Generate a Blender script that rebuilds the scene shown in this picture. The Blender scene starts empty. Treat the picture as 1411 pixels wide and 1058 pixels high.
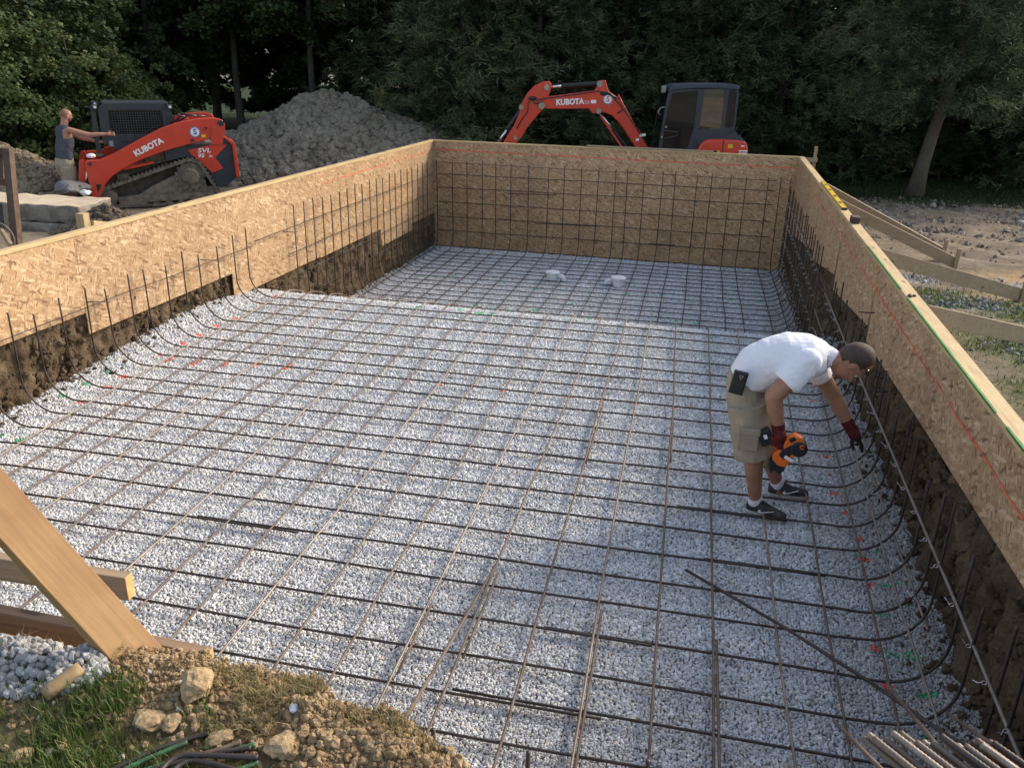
import bpy, bmesh, math, random
import numpy as np
from mathutils import Vector, Matrix, noise
random.seed(7); rng = np.random.default_rng(7)
SC = bpy.context.scene
COL = SC.collection

# ------------------------------------------------------------------ camera
CF, CYAW, CPIT, CROL = 1143.91, 0.22919, -0.37318, -0.02383
CAM = np.array([-0.2774, -3.2396, 1.6000])
def _rot():
    ca, sa = math.cos(CYAW), math.sin(CYAW); cb, sb = math.cos(CPIT), math.sin(CPIT); cc, sc = math.cos(CROL), math.sin(CROL)
    Rz = np.array([[ca, -sa, 0], [sa, ca, 0], [0, 0, 1]]); Rx = np.array([[1, 0, 0], [0, cb, -sb], [0, sb, cb]]); Ry = np.array([[cc, 0, sc], [0, 1, 0], [-sc, 0, cc]])
    return Rz @ Rx @ Ry
CR = _rot()
def ray(px, py): return CR @ np.array([(px - 705.5) / CF, 1, -(py - 529) / CF])
def onx(px, py, X): d = ray(px, py); return CAM + d * (X - CAM[0]) / d[0]
def ony(px, py, Y): d = ray(px, py); return CAM + d * (Y - CAM[1]) / d[1]
def onz(px, py, Z): d = ray(px, py); return CAM + d * (Z - CAM[2]) / d[2]
def onplane(px, py, P, N):
    d = ray(px, py); N = np.asarray(N, float); return CAM + d * (np.dot(np.asarray(P) - CAM, N) / np.dot(d, N))
cam = bpy.data.cameras.new('camera'); camo = bpy.data.objects.new('camera', cam); COL.objects.link(camo)
cam.sensor_fit = 'HORIZONTAL'; cam.sensor_width = 36.0; cam.lens = 36.0 * CF / 1411.0
cam.clip_start = 0.05; cam.clip_end = 500
m = Matrix.Identity(4)
for r in range(3):
    m[r][0] = CR[r][0]; m[r][1] = CR[r][2]; m[r][2] = -CR[r][1]; m[r][3] = CAM[r]
camo.matrix_world = m
SC.camera = camo

# ------------------------------------------------------------------ light
SUN_AZ = math.radians(46.0)     # from +Y towards +X
SUN_EL = math.radians(28.5)
sd = Vector((math.sin(SUN_AZ) * math.cos(SUN_EL), math.cos(SUN_AZ) * math.cos(SUN_EL), math.sin(SUN_EL)))
sun = bpy.data.lights.new('sun', 'SUN'); suno = bpy.data.objects.new('sun', sun); COL.objects.link(suno)
sun.energy = 2.3; sun.angle = math.radians(15.0); sun.color = (1.0, 0.86, 0.68)
suno.rotation_euler = (-sd).to_track_quat('-Z', 'Y').to_euler(); suno.location = (20, 8, 20)
W = bpy.data.worlds.new('World'); SC.world = W; W.use_nodes = True
wn = W.node_tree.nodes; wl = W.node_tree.links
bg = wn['Background']; sky = wn.new('ShaderNodeTexSky'); sky.sky_type = 'NISHITA'; sky.sun_disc = False
sky.sun_elevation = SUN_EL; sky.sun_rotation = SUN_AZ; sky.dust_density = 2.0; sky.air_density = 1.0; sky.ozone_density = 1.0
hs_ = wn.new('ShaderNodeHueSaturation'); hs_.inputs['Saturation'].default_value = 0.72; wl.new(sky.outputs['Color'], hs_.inputs['Color']); wl.new(hs_.outputs['Color'], bg.inputs['Color']); bg.inputs['Strength'].default_value = 0.15
SC.view_settings.view_transform = 'Standard'; SC.view_settings.look = 'None'; SC.view_settings.gamma = 1.0
SC.view_settings.exposure = 0.92
SC.render.engine = 'CYCLES'
SC.cycles.use_denoising = True
SC.cycles.max_bounces = 6; SC.cycles.diffuse_bounces = 3; SC.cycles.glossy_bounces = 3; SC.cycles.transparent_max_bounces = 8

# ------------------------------------------------------------------ objects helpers
def tag(o, label=None, cat=None, group=None, kind=None):
    if label: o['label'] = label
    if cat: o['category'] = cat
    if group: o['group'] = group
    if kind: o['kind'] = kind
    return o
def thing(name, label, cat, loc=(0, 0, 0), rotz=0.0, group=None):
    o = bpy.data.objects.new(name, None); COL.objects.link(o); o.empty_display_size = 0.2
    o.location = loc; o.rotation_euler = (0, 0, rotz)
    return tag(o, label, cat, group)
ORD = 'first second third fourth fifth sixth seventh eighth ninth tenth eleventh twelfth thirteenth fourteenth fifteenth sixteenth seventeenth eighteenth nineteenth twentieth twenty-first twenty-second twenty-third twenty-fourth twenty-fifth twenty-sixth twenty-seventh twenty-eighth twenty-ninth thirtieth'.split()

def frame(d, up=(0, 0, 1)):
    d = np.asarray(d, float); d = d / np.linalg.norm(d); up = np.asarray(up, float)
    if abs(np.dot(d, up)) > 0.98: up = np.array([1.0, 0, 0])
    a = np.cross(d, up); a /= np.linalg.norm(a); b = np.cross(a, d)
    return d, a, b
class MB:
    def __init__(s): s.v = []; s.f = []; s.n = 0
    def add(s, v, f):
        v = np.asarray(v, float).reshape(-1, 3); n = s.n
        s.v.append(v); s.f.extend([tuple(int(i) + n for i in q) for q in f]); s.n += len(v); return s
    def box(s, c, size, R=None):
        x, y, z = np.asarray(size, float) / 2
        v = np.array([[i, j, k] for i in (-x, x) for j in (-y, y) for k in (-z, z)])
        if R is not None: v = v @ np.asarray(R).T
        return s.add(v + np.asarray(c), [(0, 1, 3, 2), (4, 6, 7, 5), (0, 4, 5, 1), (2, 3, 7, 6), (0, 2, 6, 4), (1, 5, 7, 3)])
    def beam(s, p0, p1, w, h, up=(0, 0, 1)):
        p0 = np.asarray(p0, float); p1 = np.asarray(p1, float); d, a, b = frame(p1 - p0, up); v = []
        for p in (p0, p1):
            for i, j in ((-1, -1), (1, -1), (1, 1), (-1, 1)): v.append(p + a * i * w / 2 + b * j * h / 2)
        return s.add(v, [(3, 2, 1, 0), (4, 5, 6, 7), (0, 1, 5, 4), (1, 2, 6, 5), (2, 3, 7, 6), (3, 0, 4, 7)])
    def tube(s, pts, r, n=6, caps=True):
        pts = np.asarray(pts, float); k = len(pts); r = np.broadcast_to(np.asarray(r, float), (k,))
        t = np.gradient(pts, axis=0); t /= np.linalg.norm(t, axis=1)[:, None] + 1e-12
        _, a, b = frame(t[0]); ang = np.arange(n) * 2 * np.pi / n; v = []
        for i in range(k):
            a = a - t[i] * np.dot(a, t[i]); a /= np.linalg.norm(a); b = np.cross(t[i], a)
            v.append(pts[i] + r[i] * (np.cos(ang)[:, None] * a + np.sin(ang)[:, None] * b))
        f = [(i * n + j, i * n + (j + 1) % n, (i + 1) * n + (j + 1) % n, (i + 1) * n + j) for i in range(k - 1) for j in range(n)]
        if caps: f += [tuple(range(n - 1, -1, -1)), tuple(range((k - 1) * n, k * n))]
        return s.add(np.concatenate(v), f)
    def prism(s, poly, y0, y1):                      # polygon in local x,z extruded along y
        n = len(poly); v = [(x, y0, z) for x, z in poly] + [(x, y1, z) for x, z in poly]
        f = [tuple(range(n)), tuple(range(2 * n - 1, n - 1, -1))] + [(i, i + n, (i + 1) % n + n, (i + 1) % n) for i in range(n)]
        return s.add(v, f)
    def ell(s, c, rad, R=None, nu=12, nv=8):
        v = [(0, 0, 1)] + [(math.sin(math.pi * i / nv) * math.cos(2 * math.pi * j / nu), math.sin(math.pi * i / nv) * math.sin(2 * math.pi * j / nu), math.cos(math.pi * i / nv)) for i in range(1, nv) for j in range(nu)] + [(0, 0, -1)]
        v = np.array(v) * np.asarray(rad, float)
        if R is not None: v = v @ np.asarray(R).T
        f = [(0, 1 + j, 1 + (j + 1) % nu) for j in range(nu)]
        for i in range(nv - 2):
            for j in range(nu): f.append((1 + i * nu + j, 1 + (i + 1) * nu + j, 1 + (i + 1) * nu + (j + 1) % nu, 1 + i * nu + (j + 1) % nu))
        l = len(v) - 1; o = 1 + (nv - 2) * nu
        f += [(l, o + (j + 1) % nu, o + j) for j in range(nu)]
        return s.add(v + np.asarray(c), f)
    def limb(s, p0, p1, r0, r1, n=12):               # tapered capsule
        p0 = np.asarray(p0, float); p1 = np.asarray(p1, float); d = p1 - p0; L = np.linalg.norm(d); d = d / L
        ps = []; rs = []
        for a in np.linspace(-90, 0, 5)[:-1]: ps.append(p0 + d * r0 * math.sin(math.radians(a))); rs.append(max(r0 * math.cos(math.radians(a)), 1e-3 * r0))
        for t in np.linspace(0, 1, 5): ps.append(p0 + d * L * t); rs.append(r0 + (r1 - r0) * t)
        for a in np.linspace(0, 90, 5)[1:]: ps.append(p1 + d * r1 * math.sin(math.radians(a))); rs.append(max(r1 * math.cos(math.radians(a)), 1e-3 * r1))
        return s.tube(ps, rs, n)
    def lathe(s, prof, c, axis=(0, 0, 1), n=16):
        d, a, b = frame(axis); v = []; c = np.asarray(c, float); ang = np.arange(n) * 2 * np.pi / n
        for r, h in prof: v.append(c + d * h + r * (np.cos(ang)[:, None] * a + np.sin(ang)[:, None] * b))
        k = len(prof); f = [(i * n + j, (i + 1) * n + j, (i + 1) * n + (j + 1) % n, i * n + (j + 1) % n) for i in range(k - 1) for j in range(n)]
        f += [tuple(range(n)), tuple(range(k * n - 1, (k - 1) * n - 1, -1))]
        return s.add(np.concatenate(v), f)
    def mesh(s, name):
        me = bpy.data.meshes.new(name); v = np.concatenate(s.v) if s.v else np.zeros((0, 3))
        me.from_pydata(v.tolist(), [], s.f); me.update()
        bm = bmesh.new(); bm.from_mesh(me); bmesh.ops.recalc_face_normals(bm, faces=bm.faces); bm.to_mesh(me); bm.free()
        return me
    def build(s, name, mat, parent=None, smooth=False, bevel=0.0, seg=2):
        return link(name, s.mesh(name), mat, parent, smooth, bevel, seg)
def link(name, me, mat, parent=None, smooth=False, bevel=0.0, seg=2):
    o = bpy.data.objects.new(name, me); COL.objects.link(o)
    if mat: me.materials.append(mat)
    if parent: o.parent = parent
    if smooth: me.shade_smooth()
    if bevel:
        b = o.modifiers.new('b', 'BEVEL'); b.width = bevel; b.segments = seg; b.limit_method = 'ANGLE'; b.angle_limit = math.radians(35)
        me.shade_smooth(); w = o.modifiers.new('w', 'WEIGHTED_NORMAL'); w.keep_sharp = False
    return o
def fast_mesh(name, v, f, mat=None, parent=None, smooth=False):
    """v (n,3); f (m,k) integer array with constant k"""
    v = np.asarray(v, np.float32); f = np.asarray(f, np.int32); me = bpy.data.meshes.new(name)
    k = f.shape[1]; me.vertices.add(len(v)); me.vertices.foreach_set('co', v.ravel())
    me.loops.add(f.size); me.loops.foreach_set('vertex_index', f.ravel())
    me.polygons.add(len(f)); me.polygons.foreach_set('loop_start', np.arange(0, f.size, k, dtype=np.int32))
    me.polygons.foreach_set('use_smooth', np.full(len(f), smooth)); me.update(calc_edges=True); me.validate()
    return link(name, me, mat, parent)
def grid_faces(nu, nv):
    i, j = np.meshgrid(np.arange(nu - 1), np.arange(nv - 1), indexing='ij'); a = (i * nv + j).ravel()
    return np.stack([a, a + nv, a + nv + 1, a + 1], 1)
def remesh(mb, name, mat, parent=None, voxel=0.01, it=4, disp=None):
    me = mb.mesh('tmp'); o = bpy.data.objects.new('tmp', me); COL.objects.link(o)
    r = o.modifiers.new('r', 'REMESH'); r.mode = 'VOXEL'; r.voxel_size = voxel
    if it: q = o.modifiers.new('s', 'SMOOTH'); q.factor = 0.5; q.iterations = it
    dg = bpy.context.evaluated_depsgraph_get(); dg.update()
    me2 = bpy.data.meshes.new_from_object(o.evaluated_get(dg)); bpy.data.objects.remove(o); bpy.data.meshes.remove(me)
    if disp:
        me2.update(); n = len(me2.vertices); co = np.empty(n * 3, np.float32); me2.vertices.foreach_get('co', co); no = np.empty(n * 3, np.float32); me2.vertices.foreach_get('normal', no)
        co = co.reshape(-1, 3); no = no.reshape(-1, 3); co += no * np.array([disp(Vector(c)) for c in co.tolist()])[:, None].astype(np.float32); me2.vertices.foreach_set('co', co.ravel()); me2.update()
    me2.name = name; me2.materials.clear(); return link(name, me2, mat, parent, smooth=True)
def text(s, name, size, mat, parent, loc, rot=(math.pi / 2, 0, 0), bold=0.0, sx=1.0, ext=0.002, align='CENTER', shear=0.0):
    c = bpy.data.curves.new('t', 'FONT'); c.body = s; c.size = size; c.extrude = ext; c.offset = bold; c.align_x = align; c.align_y = 'CENTER'; c.resolution_u = 3; c.shear = shear
    o = bpy.data.objects.new('t', c); COL.objects.link(o); dg = bpy.context.evaluated_depsgraph_get(); dg.update()
    me = bpy.data.meshes.new_from_object(o.evaluated_get(dg)); bpy.data.objects.remove(o); bpy.data.curves.remove(c)
    me.materials.clear(); me.name = name; o = link(name, me, mat, parent); o.location = loc; o.rotation_euler = rot; o.scale = (sx, 1, 1); return o
def fbm(p, sc=1.0, oc=4): return noise.fractal(Vector(p) * sc, 0.9, 2.1, oc)

# ------------------------------------------------------------------ materials
def newmat(name):
    m = bpy.data.materials.new(name); m.use_nodes = True; nt = m.node_tree; return m, nt, nt.nodes['Principled BSDF']
def N(nt, typ, **kw):
    n = nt.nodes.new(typ)
    for k, v in kw.items():
        if k in n.inputs: n.inputs[k].default_value = v
        else: setattr(n, k, v)
    return n
def ramp(nt, fac, stops, interp='LINEAR'):
    r = nt.nodes.new('ShaderNodeValToRGB'); r.color_ramp.interpolation = interp; e = r.color_ramp.elements
    while len(e) < len(stops): e.new(0.5)
    for q, (p, c) in zip(e, stops): q.position = p; q.color = (*c, 1) if len(c) == 3 else c
    nt.links.new(fac, r.inputs[0]); return r.outputs[0]
def mix(nt, fac, a, b, mode='MIX'):
    n = nt.nodes.new('ShaderNodeMix'); n.data_type = 'RGBA'; n.blend_type = mode
    for s, v in ((n.inputs[0], fac), (n.inputs[6], a), (n.inputs[7], b)):
        if hasattr(v, 'default_value') and hasattr(v, 'links'): nt.links.new(v, s)
        elif isinstance(v, (int, float)): s.default_value = v
        else: s.default_value = (*v, 1)
    return n.outputs[2]
def mat(name, col, rough=0.6, var=0.25, scale=4.0, bump=0.0, bscale=40.0, metal=0.0, dirt=None, damt=0.5, spec=0.5, coat=0.0):
    """principled with object-space noise: tone variation, optional dirt colour in patches, bump"""
    m, nt, b = newmat(name); L = nt.links
    tc = N(nt, 'ShaderNodeTexCoord'); n1 = N(nt, 'ShaderNodeTexNoise', Scale=scale, Detail=6.0, Roughness=0.6); L.new(tc.outputs['Object'], n1.inputs['Vector'])
    lo = tuple(c * (1 - var) for c in col); hi = tuple(min(1, c * (1 + var)) for c in col)
    c = ramp(nt, n1.outputs['Fac'], [(0.3, lo), (0.7, hi)])
    if dirt:
        n2 = N(nt, 'ShaderNodeTexNoise', Scale=scale * 1.7, Detail=8.0, Roughness=0.7); L.new(tc.outputs['Object'], n2.inputs['Vector'])
        f = ramp(nt, n2.outputs['Fac'], [(0.62 - 0.3 * damt, (0, 0, 0)), (0.82 - 0.3 * damt, (1, 1, 1))]); c = mix(nt, f, c, dirt)
    L.new(c, b.inputs['Base Color']); b.inputs['Roughness'].default_value = rough; b.inputs['Metallic'].default_value = metal
    b.inputs['Specular IOR Level'].default_value = spec; b.inputs['Coat Weight'].default_value = coat
    if bump:
        n3 = N(nt, 'ShaderNodeTexNoise', Scale=bscale, Detail=5.0, Roughness=0.65); L.new(tc.outputs['Object'], n3.inputs['Vector'])
        bp = N(nt, 'ShaderNodeBump', Strength=1.0, Distance=bump); L.new(n3.outputs['Fac'], bp.inputs['Height']); L.new(bp.outputs[0], b.inputs['Normal'])
    return m

def mat_osb():
    m, nt, b = newmat('osb'); L = nt.links; tc = N(nt, 'ShaderNodeTexCoord')
    geo = N(nt, 'ShaderNodeNewGeometry')
    # in-plane coordinate u = x + y (the walls are axis aligned), v = z
    sp = N(nt, 'ShaderNodeSeparateXYZ'); L.new(geo.outputs['Position'], sp.inputs[0])
    ad = N(nt, 'ShaderNodeMath', operation='ADD'); L.new(sp.outputs[0], ad.inputs[0]); L.new(sp.outputs[1], ad.inputs[1])
    cb = N(nt, 'ShaderNodeCombineXYZ'); L.new(ad.outputs[0], cb.inputs[0]); L.new(sp.outputs[2], cb.inputs[1])
    wn_ = N(nt, 'ShaderNodeTexNoise', Scale=9.0, Detail=2.0); L.new(cb.outputs[0], wn_.inputs['Vector'])
    wv = N(nt, 'ShaderNodeVectorMath', operation='MULTIPLY_ADD'); L.new(wn_.outputs['Color'], wv.inputs[0]); wv.inputs[1].default_value = (0.014, 0.014, 0); L.new(cb.outputs[0], wv.inputs[2])
    col = None; hgt = None
    pal = [(0.0, (0.23, 0.130, 0.066)), (0.12, (0.40, 0.250, 0.130)), (0.5, (0.51, 0.334, 0.184)), (0.82, (0.60, 0.415, 0.242)), (1.0, (0.74, 0.55, 0.36))]
    for k, (ang, sc) in enumerate([(0.15, 1.0), (1.35, 1.15), (-0.75, 0.9), (0.75, 1.05), (-1.2, 1.2), (0.35, 0.8)]):
        mp = N(nt, 'ShaderNodeMapping'); mp.inputs['Rotation'].default_value = (0, 0, ang); mp.inputs['Scale'].default_value = (1, 1, 1); mp.inputs['Location'].default_value = (k * 3.7, k * 1.3, 0)
        L.new(wv.outputs[0], mp.inputs['Vector'])
        st = N(nt, 'ShaderNodeVectorMath', operation='MULTIPLY'); L.new(mp.outputs[0], st.inputs[0]); st.inputs[1].default_value = (15 * sc, 64 * sc, 1)
        vo = N(nt, 'ShaderNodeTexVoronoi', voronoi_dimensions='2D', Scale=1.0, Randomness=1.0); L.new(st.outputs[0], vo.inputs['Vector'])
        sc_ = N(nt, 'ShaderNodeSeparateColor'); L.new(vo.outputs['Color'], sc_.inputs[0])
        c = ramp(nt, sc_.outputs[0], pal)
        if col is None: col = c; hgt = sc_.outputs[2]
        else:
            f = N(nt, 'ShaderNodeMath', operation='GREATER_THAN'); L.new(sc_.outputs[1], f.inputs[0]); f.inputs[1].default_value = 0.62
            col = mix(nt, f.outputs[0], col, c)
            hm = N(nt, 'ShaderNodeMix'); L.new(f.outputs[0], hm.inputs[0]); L.new(hgt, hm.inputs[2]); L.new(sc_.outputs[2], hm.inputs[3]); hgt = hm.outputs[0]
    # broad tone, drips and damp
    n2 = N(nt, 'ShaderNodeTexNoise', Scale=1.1, Detail=5.0); L.new(geo.outputs['Position'], n2.inputs['Vector'])
    col = mix(nt, 0.45, col, ramp(nt, n2.outputs['Fac'], [(0.3, (0.62, 0.58, 0.55)), (0.7, (1.0, 1.0, 1.0))]), 'MULTIPLY')
    n3 = N(nt, 'ShaderNodeTexNoise', Scale=150.0, Detail=3.0); L.new(geo.outputs['Position'], n3.inputs['Vector'])
    col = mix(nt, 0.35, col, ramp(nt, n3.outputs['Fac'], [(0.35, (0.6, 0.6, 0.6)), (0.6, (1.05, 1.05, 1.05))]), 'MULTIPLY')
    oi = N(nt, 'ShaderNodeObjectInfo'); col = mix(nt, 1.0, col, ramp(nt, oi.outputs['Random'], [(0.0, (0.86, 0.86, 0.87)), (1.0, (1.0, 0.98, 0.95))]), 'MULTIPLY')
    n4 = N(nt, 'ShaderNodeTexNoise', Scale=3.2, Detail=9.0, Roughness=0.72); L.new(geo.outputs['Position'], n4.inputs['Vector'])
    col = mix(nt, ramp(nt, n4.outputs['Fac'], [(0.60, (0, 0, 0)), (0.78, (0.7, 0.7, 0.7))]), col, (0.17, 0.12, 0.075))
    L.new(col, b.inputs['Base Color']); b.inputs['Roughness'].default_value = 0.62; b.inputs['Specular IOR Level'].default_value = 0.3
    bp = N(nt, 'ShaderNodeBump', Strength=0.6, Distance=0.003); L.new(hgt, bp.inputs['Height']); L.new(bp.outputs[0], b.inputs['Normal'])
    return m
def mat_wood(name, col, axis=0, dark=0.6, rough=0.65, knots=True, stain=None):
    m, nt, b = newmat(name); L = nt.links; tc = N(nt, 'ShaderNodeTexCoord'); mp = N(nt, 'ShaderNodeMapping')
    s = [22.0] * 3; s[axis] = 1.1; mp.inputs['Scale'].default_value = s; L.new(tc.outputs['Object'], mp.inputs[0])
    n1 = N(nt, 'ShaderNodeTexNoise', Scale=2.2, Detail=7.0, Roughness=0.62, Distortion=0.7); L.new(mp.outputs[0], n1.inputs['Vector'])
    c = ramp(nt, n1.outputs['Fac'], [(0.30, tuple(x * dark for x in col)), (0.48, tuple(x * 0.92 for x in col)), (0.72, tuple(min(1, x * 1.12) for x in col))])
    n2 = N(nt, 'ShaderNodeTexNoise', Scale=2.3, Detail=5.0, Roughness=0.6); L.new(tc.outputs['Object'], n2.inputs['Vector'])
    c = mix(nt, ramp(nt, n2.outputs['Fac'], [(0.45, (0, 0, 0)), (0.75, (0.8, 0.8, 0.8))]), c, stain or tuple(x * 0.7 for x in col))
    if knots:
        mk = N(nt, 'ShaderNodeMapping'); k = [8.0] * 3; k[axis] = 2.4; mk.inputs['Scale'].default_value = k; L.new(tc.outputs['Object'], mk.inputs[0])
        vo = N(nt, 'ShaderNodeTexVoronoi', Scale=1.0); L.new(mk.outputs[0], vo.inputs['Vector'])
        c = mix(nt, ramp(nt, vo.outputs['Distance'], [(0.07, (0.85, 0.85, 0.85)), (0.16, (0, 0, 0))]), c, tuple(x * 0.35 for x in col))
    L.new(c, b.inputs['Base Color']); b.inputs['Roughness'].default_value = rough; b.inputs['Specular IOR Level'].default_value = 0.3
    bp = N(nt, 'ShaderNodeBump', Strength=0.5, Distance=0.002); L.new(n1.outputs['Fac'], bp.inputs['Height']); L.new(bp.outputs[0], b.inputs['Normal'])
    return m
def mat_soil(name, cols, scale=1.0, bump=0.02, rough=0.95, fine=30.0):
    m, nt, b = newmat(name); L = nt.links; geo = N(nt, 'ShaderNodeNewGeometry')
    n1 = N(nt, 'ShaderNodeTexNoise', Scale=1.6 * scale, Detail=8.0, Roughness=0.65); L.new(geo.outputs['Position'], n1.inputs['Vector'])
    n2 = N(nt, 'ShaderNodeTexNoise', Scale=fine, Detail=6.0, Roughness=0.7); L.new(geo.outputs['Position'], n2.inputs['Vector'])
    c = ramp(nt, n1.outputs['Fac'], [(0.3, cols[0]), (0.5, cols[1]), (0.7, cols[2])])
    c = mix(nt, 0.7, c, ramp(nt, n2.outputs['Fac'], [(0.3, (0.5, 0.5, 0.5)), (0.65, (1.15, 1.15, 1.15))]), 'MULTIPLY')
    L.new(c, b.inputs['Base Color']); b.inputs['Roughness'].default_value = rough; b.inputs['Specular IOR Level'].default_value = 0.15
    bp = N(nt, 'ShaderNodeBump', Strength=1.0, Distance=bump); L.new(n2.outputs['Fac'], bp.inputs['Height']); L.new(bp.outputs[0], b.inputs['Normal'])
    return m
def mat_foliage(name, stops, rough=0.6, trans=0.25):
    m, nt, b = newmat(name); L = nt.links; at = N(nt, 'ShaderNodeAttribute', attribute_name='tone'); oi = N(nt, 'ShaderNodeObjectInfo')
    ad = N(nt, 'ShaderNodeMath', operation='MULTIPLY_ADD'); L.new(oi.outputs['Random'], ad.inputs[0]); ad.inputs[1].default_value = 0.25; L.new(at.outputs['Fac'], ad.inputs[2])
    c = ramp(nt, ad.outputs[0], stops); L.new(c, b.inputs['Base Color']); b.inputs['Roughness'].default_value = rough; b.inputs['Specular IOR Level'].default_value = 0.3
    tr = N(nt, 'ShaderNodeBsdfTranslucent'); L.new(c, tr.inputs['Color']); mx = N(nt, 'ShaderNodeMixShader'); mx.inputs[0].default_value = trans
    L.new(b.outputs[0], mx.inputs[1]); L.new(tr.outputs[0], mx.inputs[2]); L.new(mx.outputs[0], nt.nodes['Material Output'].inputs['Surface'])
    return m
def set_tone(o, vals):
    a = o.data.attributes.new('tone', 'FLOAT', 'FACE'); a.data.foreach_set('value', np.asarray(vals, np.float32))

M_OSB = mat_osb()
M_PINE = mat_wood('pine_lumber', (0.58, 0.42, 0.22), axis=1)
M_PINEX = mat_wood('pine_lumber_across', (0.58, 0.42, 0.22), axis=0)
M_PINEZ = mat_wood('pine_lumber_upright', (0.50, 0.36, 0.19), axis=2)
M_GREYWOOD = mat_wood('weathered_lumber', (0.36, 0.27, 0.17), axis=0, stain=(0.22, 0.17, 0.11))
M_BRACE = mat_wood('tan_lumber', (0.34, 0.20, 0.085), axis=0, dark=0.72, knots=False, stain=(0.20, 0.095, 0.038))
M_BAR = mat('rebar_dark', (0.060, 0.047, 0.042), 0.55, 0.4, 6.0, metal=0.35, dirt=(0.13, 0.055, 0.025), damt=0.12)
M_RUST = mat('rebar_rust', (0.145, 0.098, 0.068), 0.65, 0.4, 5.0, metal=0.25, dirt=(0.17, 0.15, 0.125), damt=0.6)
M_BARGREY = mat('rebar_grey', (0.26, 0.22, 0.18), 0.5, 0.3, 5.0, metal=0.4, dirt=(0.15, 0.08, 0.045), damt=0.3)
M_WIRE = mat('tie_wire', (0.75, 0.75, 0.76), 0.35, 0.1, metal=0.6)
M_PVC = mat('white_pvc', (0.74, 0.77, 0.80), 0.35, 0.06, 6.0)
M_CHALK = mat('red_chalk', (0.72, 0.13, 0.08), 0.9, 0.3, 9.0)
M_GREEN = mat('green_paint', (0.05, 0.19, 0.035), 0.7, 0.35, 9.0)
# ================================================================== the pit
XL, XR, YF = -6.042, 1.217, 13.728
def sstep(a, b, x): t = np.clip((np.asarray(x, float) - a) / (b - a), 0, 1); return t * t * (3 - 2 * t)
def zbar(y): return np.interp(y, [-3, 6.42, 6.75, 7.9, 8.3, 14], [-1.43, -1.325, -1.40, -2.10, -2.165, -2.18])   # level of the bar mat
BANK = ([1.3, 2.6, 3.3, 3.9, 4.6, 5.5, 6.3, 7.0], [0.0, 0.04, 0.07, 0.10, 0.15, 0.13, 0.04, 0.0])
def zgrav(x, y): return zbar(y) - 0.045 + np.interp(y, *BANK) * sstep(XL + 0.36, XL - 0.02, x) * 1.0 + 0.05 * sstep(XR - 0.28, XR + 0.02, x)
def edge_y(x):
    return np.interp(x, [-6.5, -3.2, -2.31, -1.95, -1.59, -1.40, -1.25, -1.17, -1.02, -0.90, -0.76, -0.55, -0.12, 0.05, 0.29, 0.75, 1.4],
                     [-1.55, -1.52, -1.53, -1.50, -1.46, -1.46, -1.46, -1.55, -1.53, -1.60, -1.66, -1.76, -1.62, -1.42, -1.40, -1.34, -1.34])
def gz(x, y):
    x = np.asarray(x, float); y = np.asarray(y, float)
    r = np.interp(y, [-0.5, 13.8, 22, 60], [-0.13, -1.30, -1.52, -1.7]); l = np.interp(y, [0, 9, 22, 60], [-0.42, -1.40, -1.52, -1.7])
    t = sstep(-5.8, -7.2, x); z = r * (1 - t) + l * t
    near = sstep(-0.2, -1.2, y) * sstep(-7, -4, x); return z * (1 - near) + (-0.14) * near

# ---- ground sheet, dropping into the pit
xs = np.concatenate([np.arange(-60, -14, 2.0), np.arange(-14, -6.6, 0.12), np.arange(-6.6, -5.9, 0.06), np.arange(-5.9, -3.0, 0.15), np.arange(-3.0, 1.0, 0.022), np.arange(1.0, 1.7, 0.05), np.arange(1.7, 8.5, 0.07), np.arange(8.5, 14, 0.25), np.arange(14, 61, 2.0)])
ys = np.concatenate([np.arange(-14, -2.9, 0.8), np.arange(-2.9, -1.15, 0.022), np.arange(-1.15, 2.5, 0.12), np.arange(2.5, 14.2, 0.09), np.arange(14.2, 22, 0.12), np.arange(22, 34, 0.5), np.arange(34, 90, 3.0)])
GX, GY = np.meshgrid(xs, ys, indexing='ij'); gx = GX.ravel(); gy = GY.ravel()
gzv = gz(gx, gy)
nz = np.array([noise.fractal(Vector((x * 0.9, y * 0.9, 3.1)), 0.9, 2.0, 5) for x, y in zip(gx, gy)])
nz2 = np.array([noise.fractal(Vector((x * 7, y * 7, 9.1)), 0.8, 2.1, 3) for x, y in zip(gx, gy)])
rough_zone = np.clip(sstep(1.2, 2.5, gx) * sstep(21.5, 19.5, gy) + 0.6 * sstep(-6.2, -7.5, gx), 0, 1)
gzv += nz * (0.02 + 0.045 * rough_zone) + nz2 * (0.006 + 0.02 * rough_zone)
near = (gy < -1.1)
gzv += near * (nz2 * 0.014)
# a low crumbling berm of clay at the near brink
ed = edge_y(gx) + 0.03 * nz2
brink = np.clip(1 - np.abs(gy - (ed - 0.12)) / 0.22, 0, 1) * near * (gx < -0.2) * (gx > -2.0)
gzv += 0.05 * brink * (0.7 + 0.6 * nz)
def gsurf(x, y):
    x = np.asarray(x, float); y = np.asarray(y, float); i = np.clip(np.searchsorted(GXS, x) - 1, 0, len(GXS) - 2); j = np.clip(np.searchsorted(GYS, y) - 1, 0, len(GYS) - 2); Z = gtop.reshape(len(GXS), len(GYS)); a = (x - GXS[i]) / (GXS[i + 1] - GXS[i]); b = (y - GYS[j]) / (GYS[j + 1] - GYS[j])
    return (1 - a) * (1 - b) * Z[i, j] + a * (1 - b) * Z[i + 1, j] + (1 - a) * b * Z[i, j + 1] + a * b * Z[i + 1, j + 1]
gtop = gzv.copy(); GXS, GYS = xs, ys
inside = (gx > XL - 0.16) & (gx < XR + 0.13) & (gy > ed) & (gy < YF + 0.1)
gzv = np.where(inside, -2.75, gzv)
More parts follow.
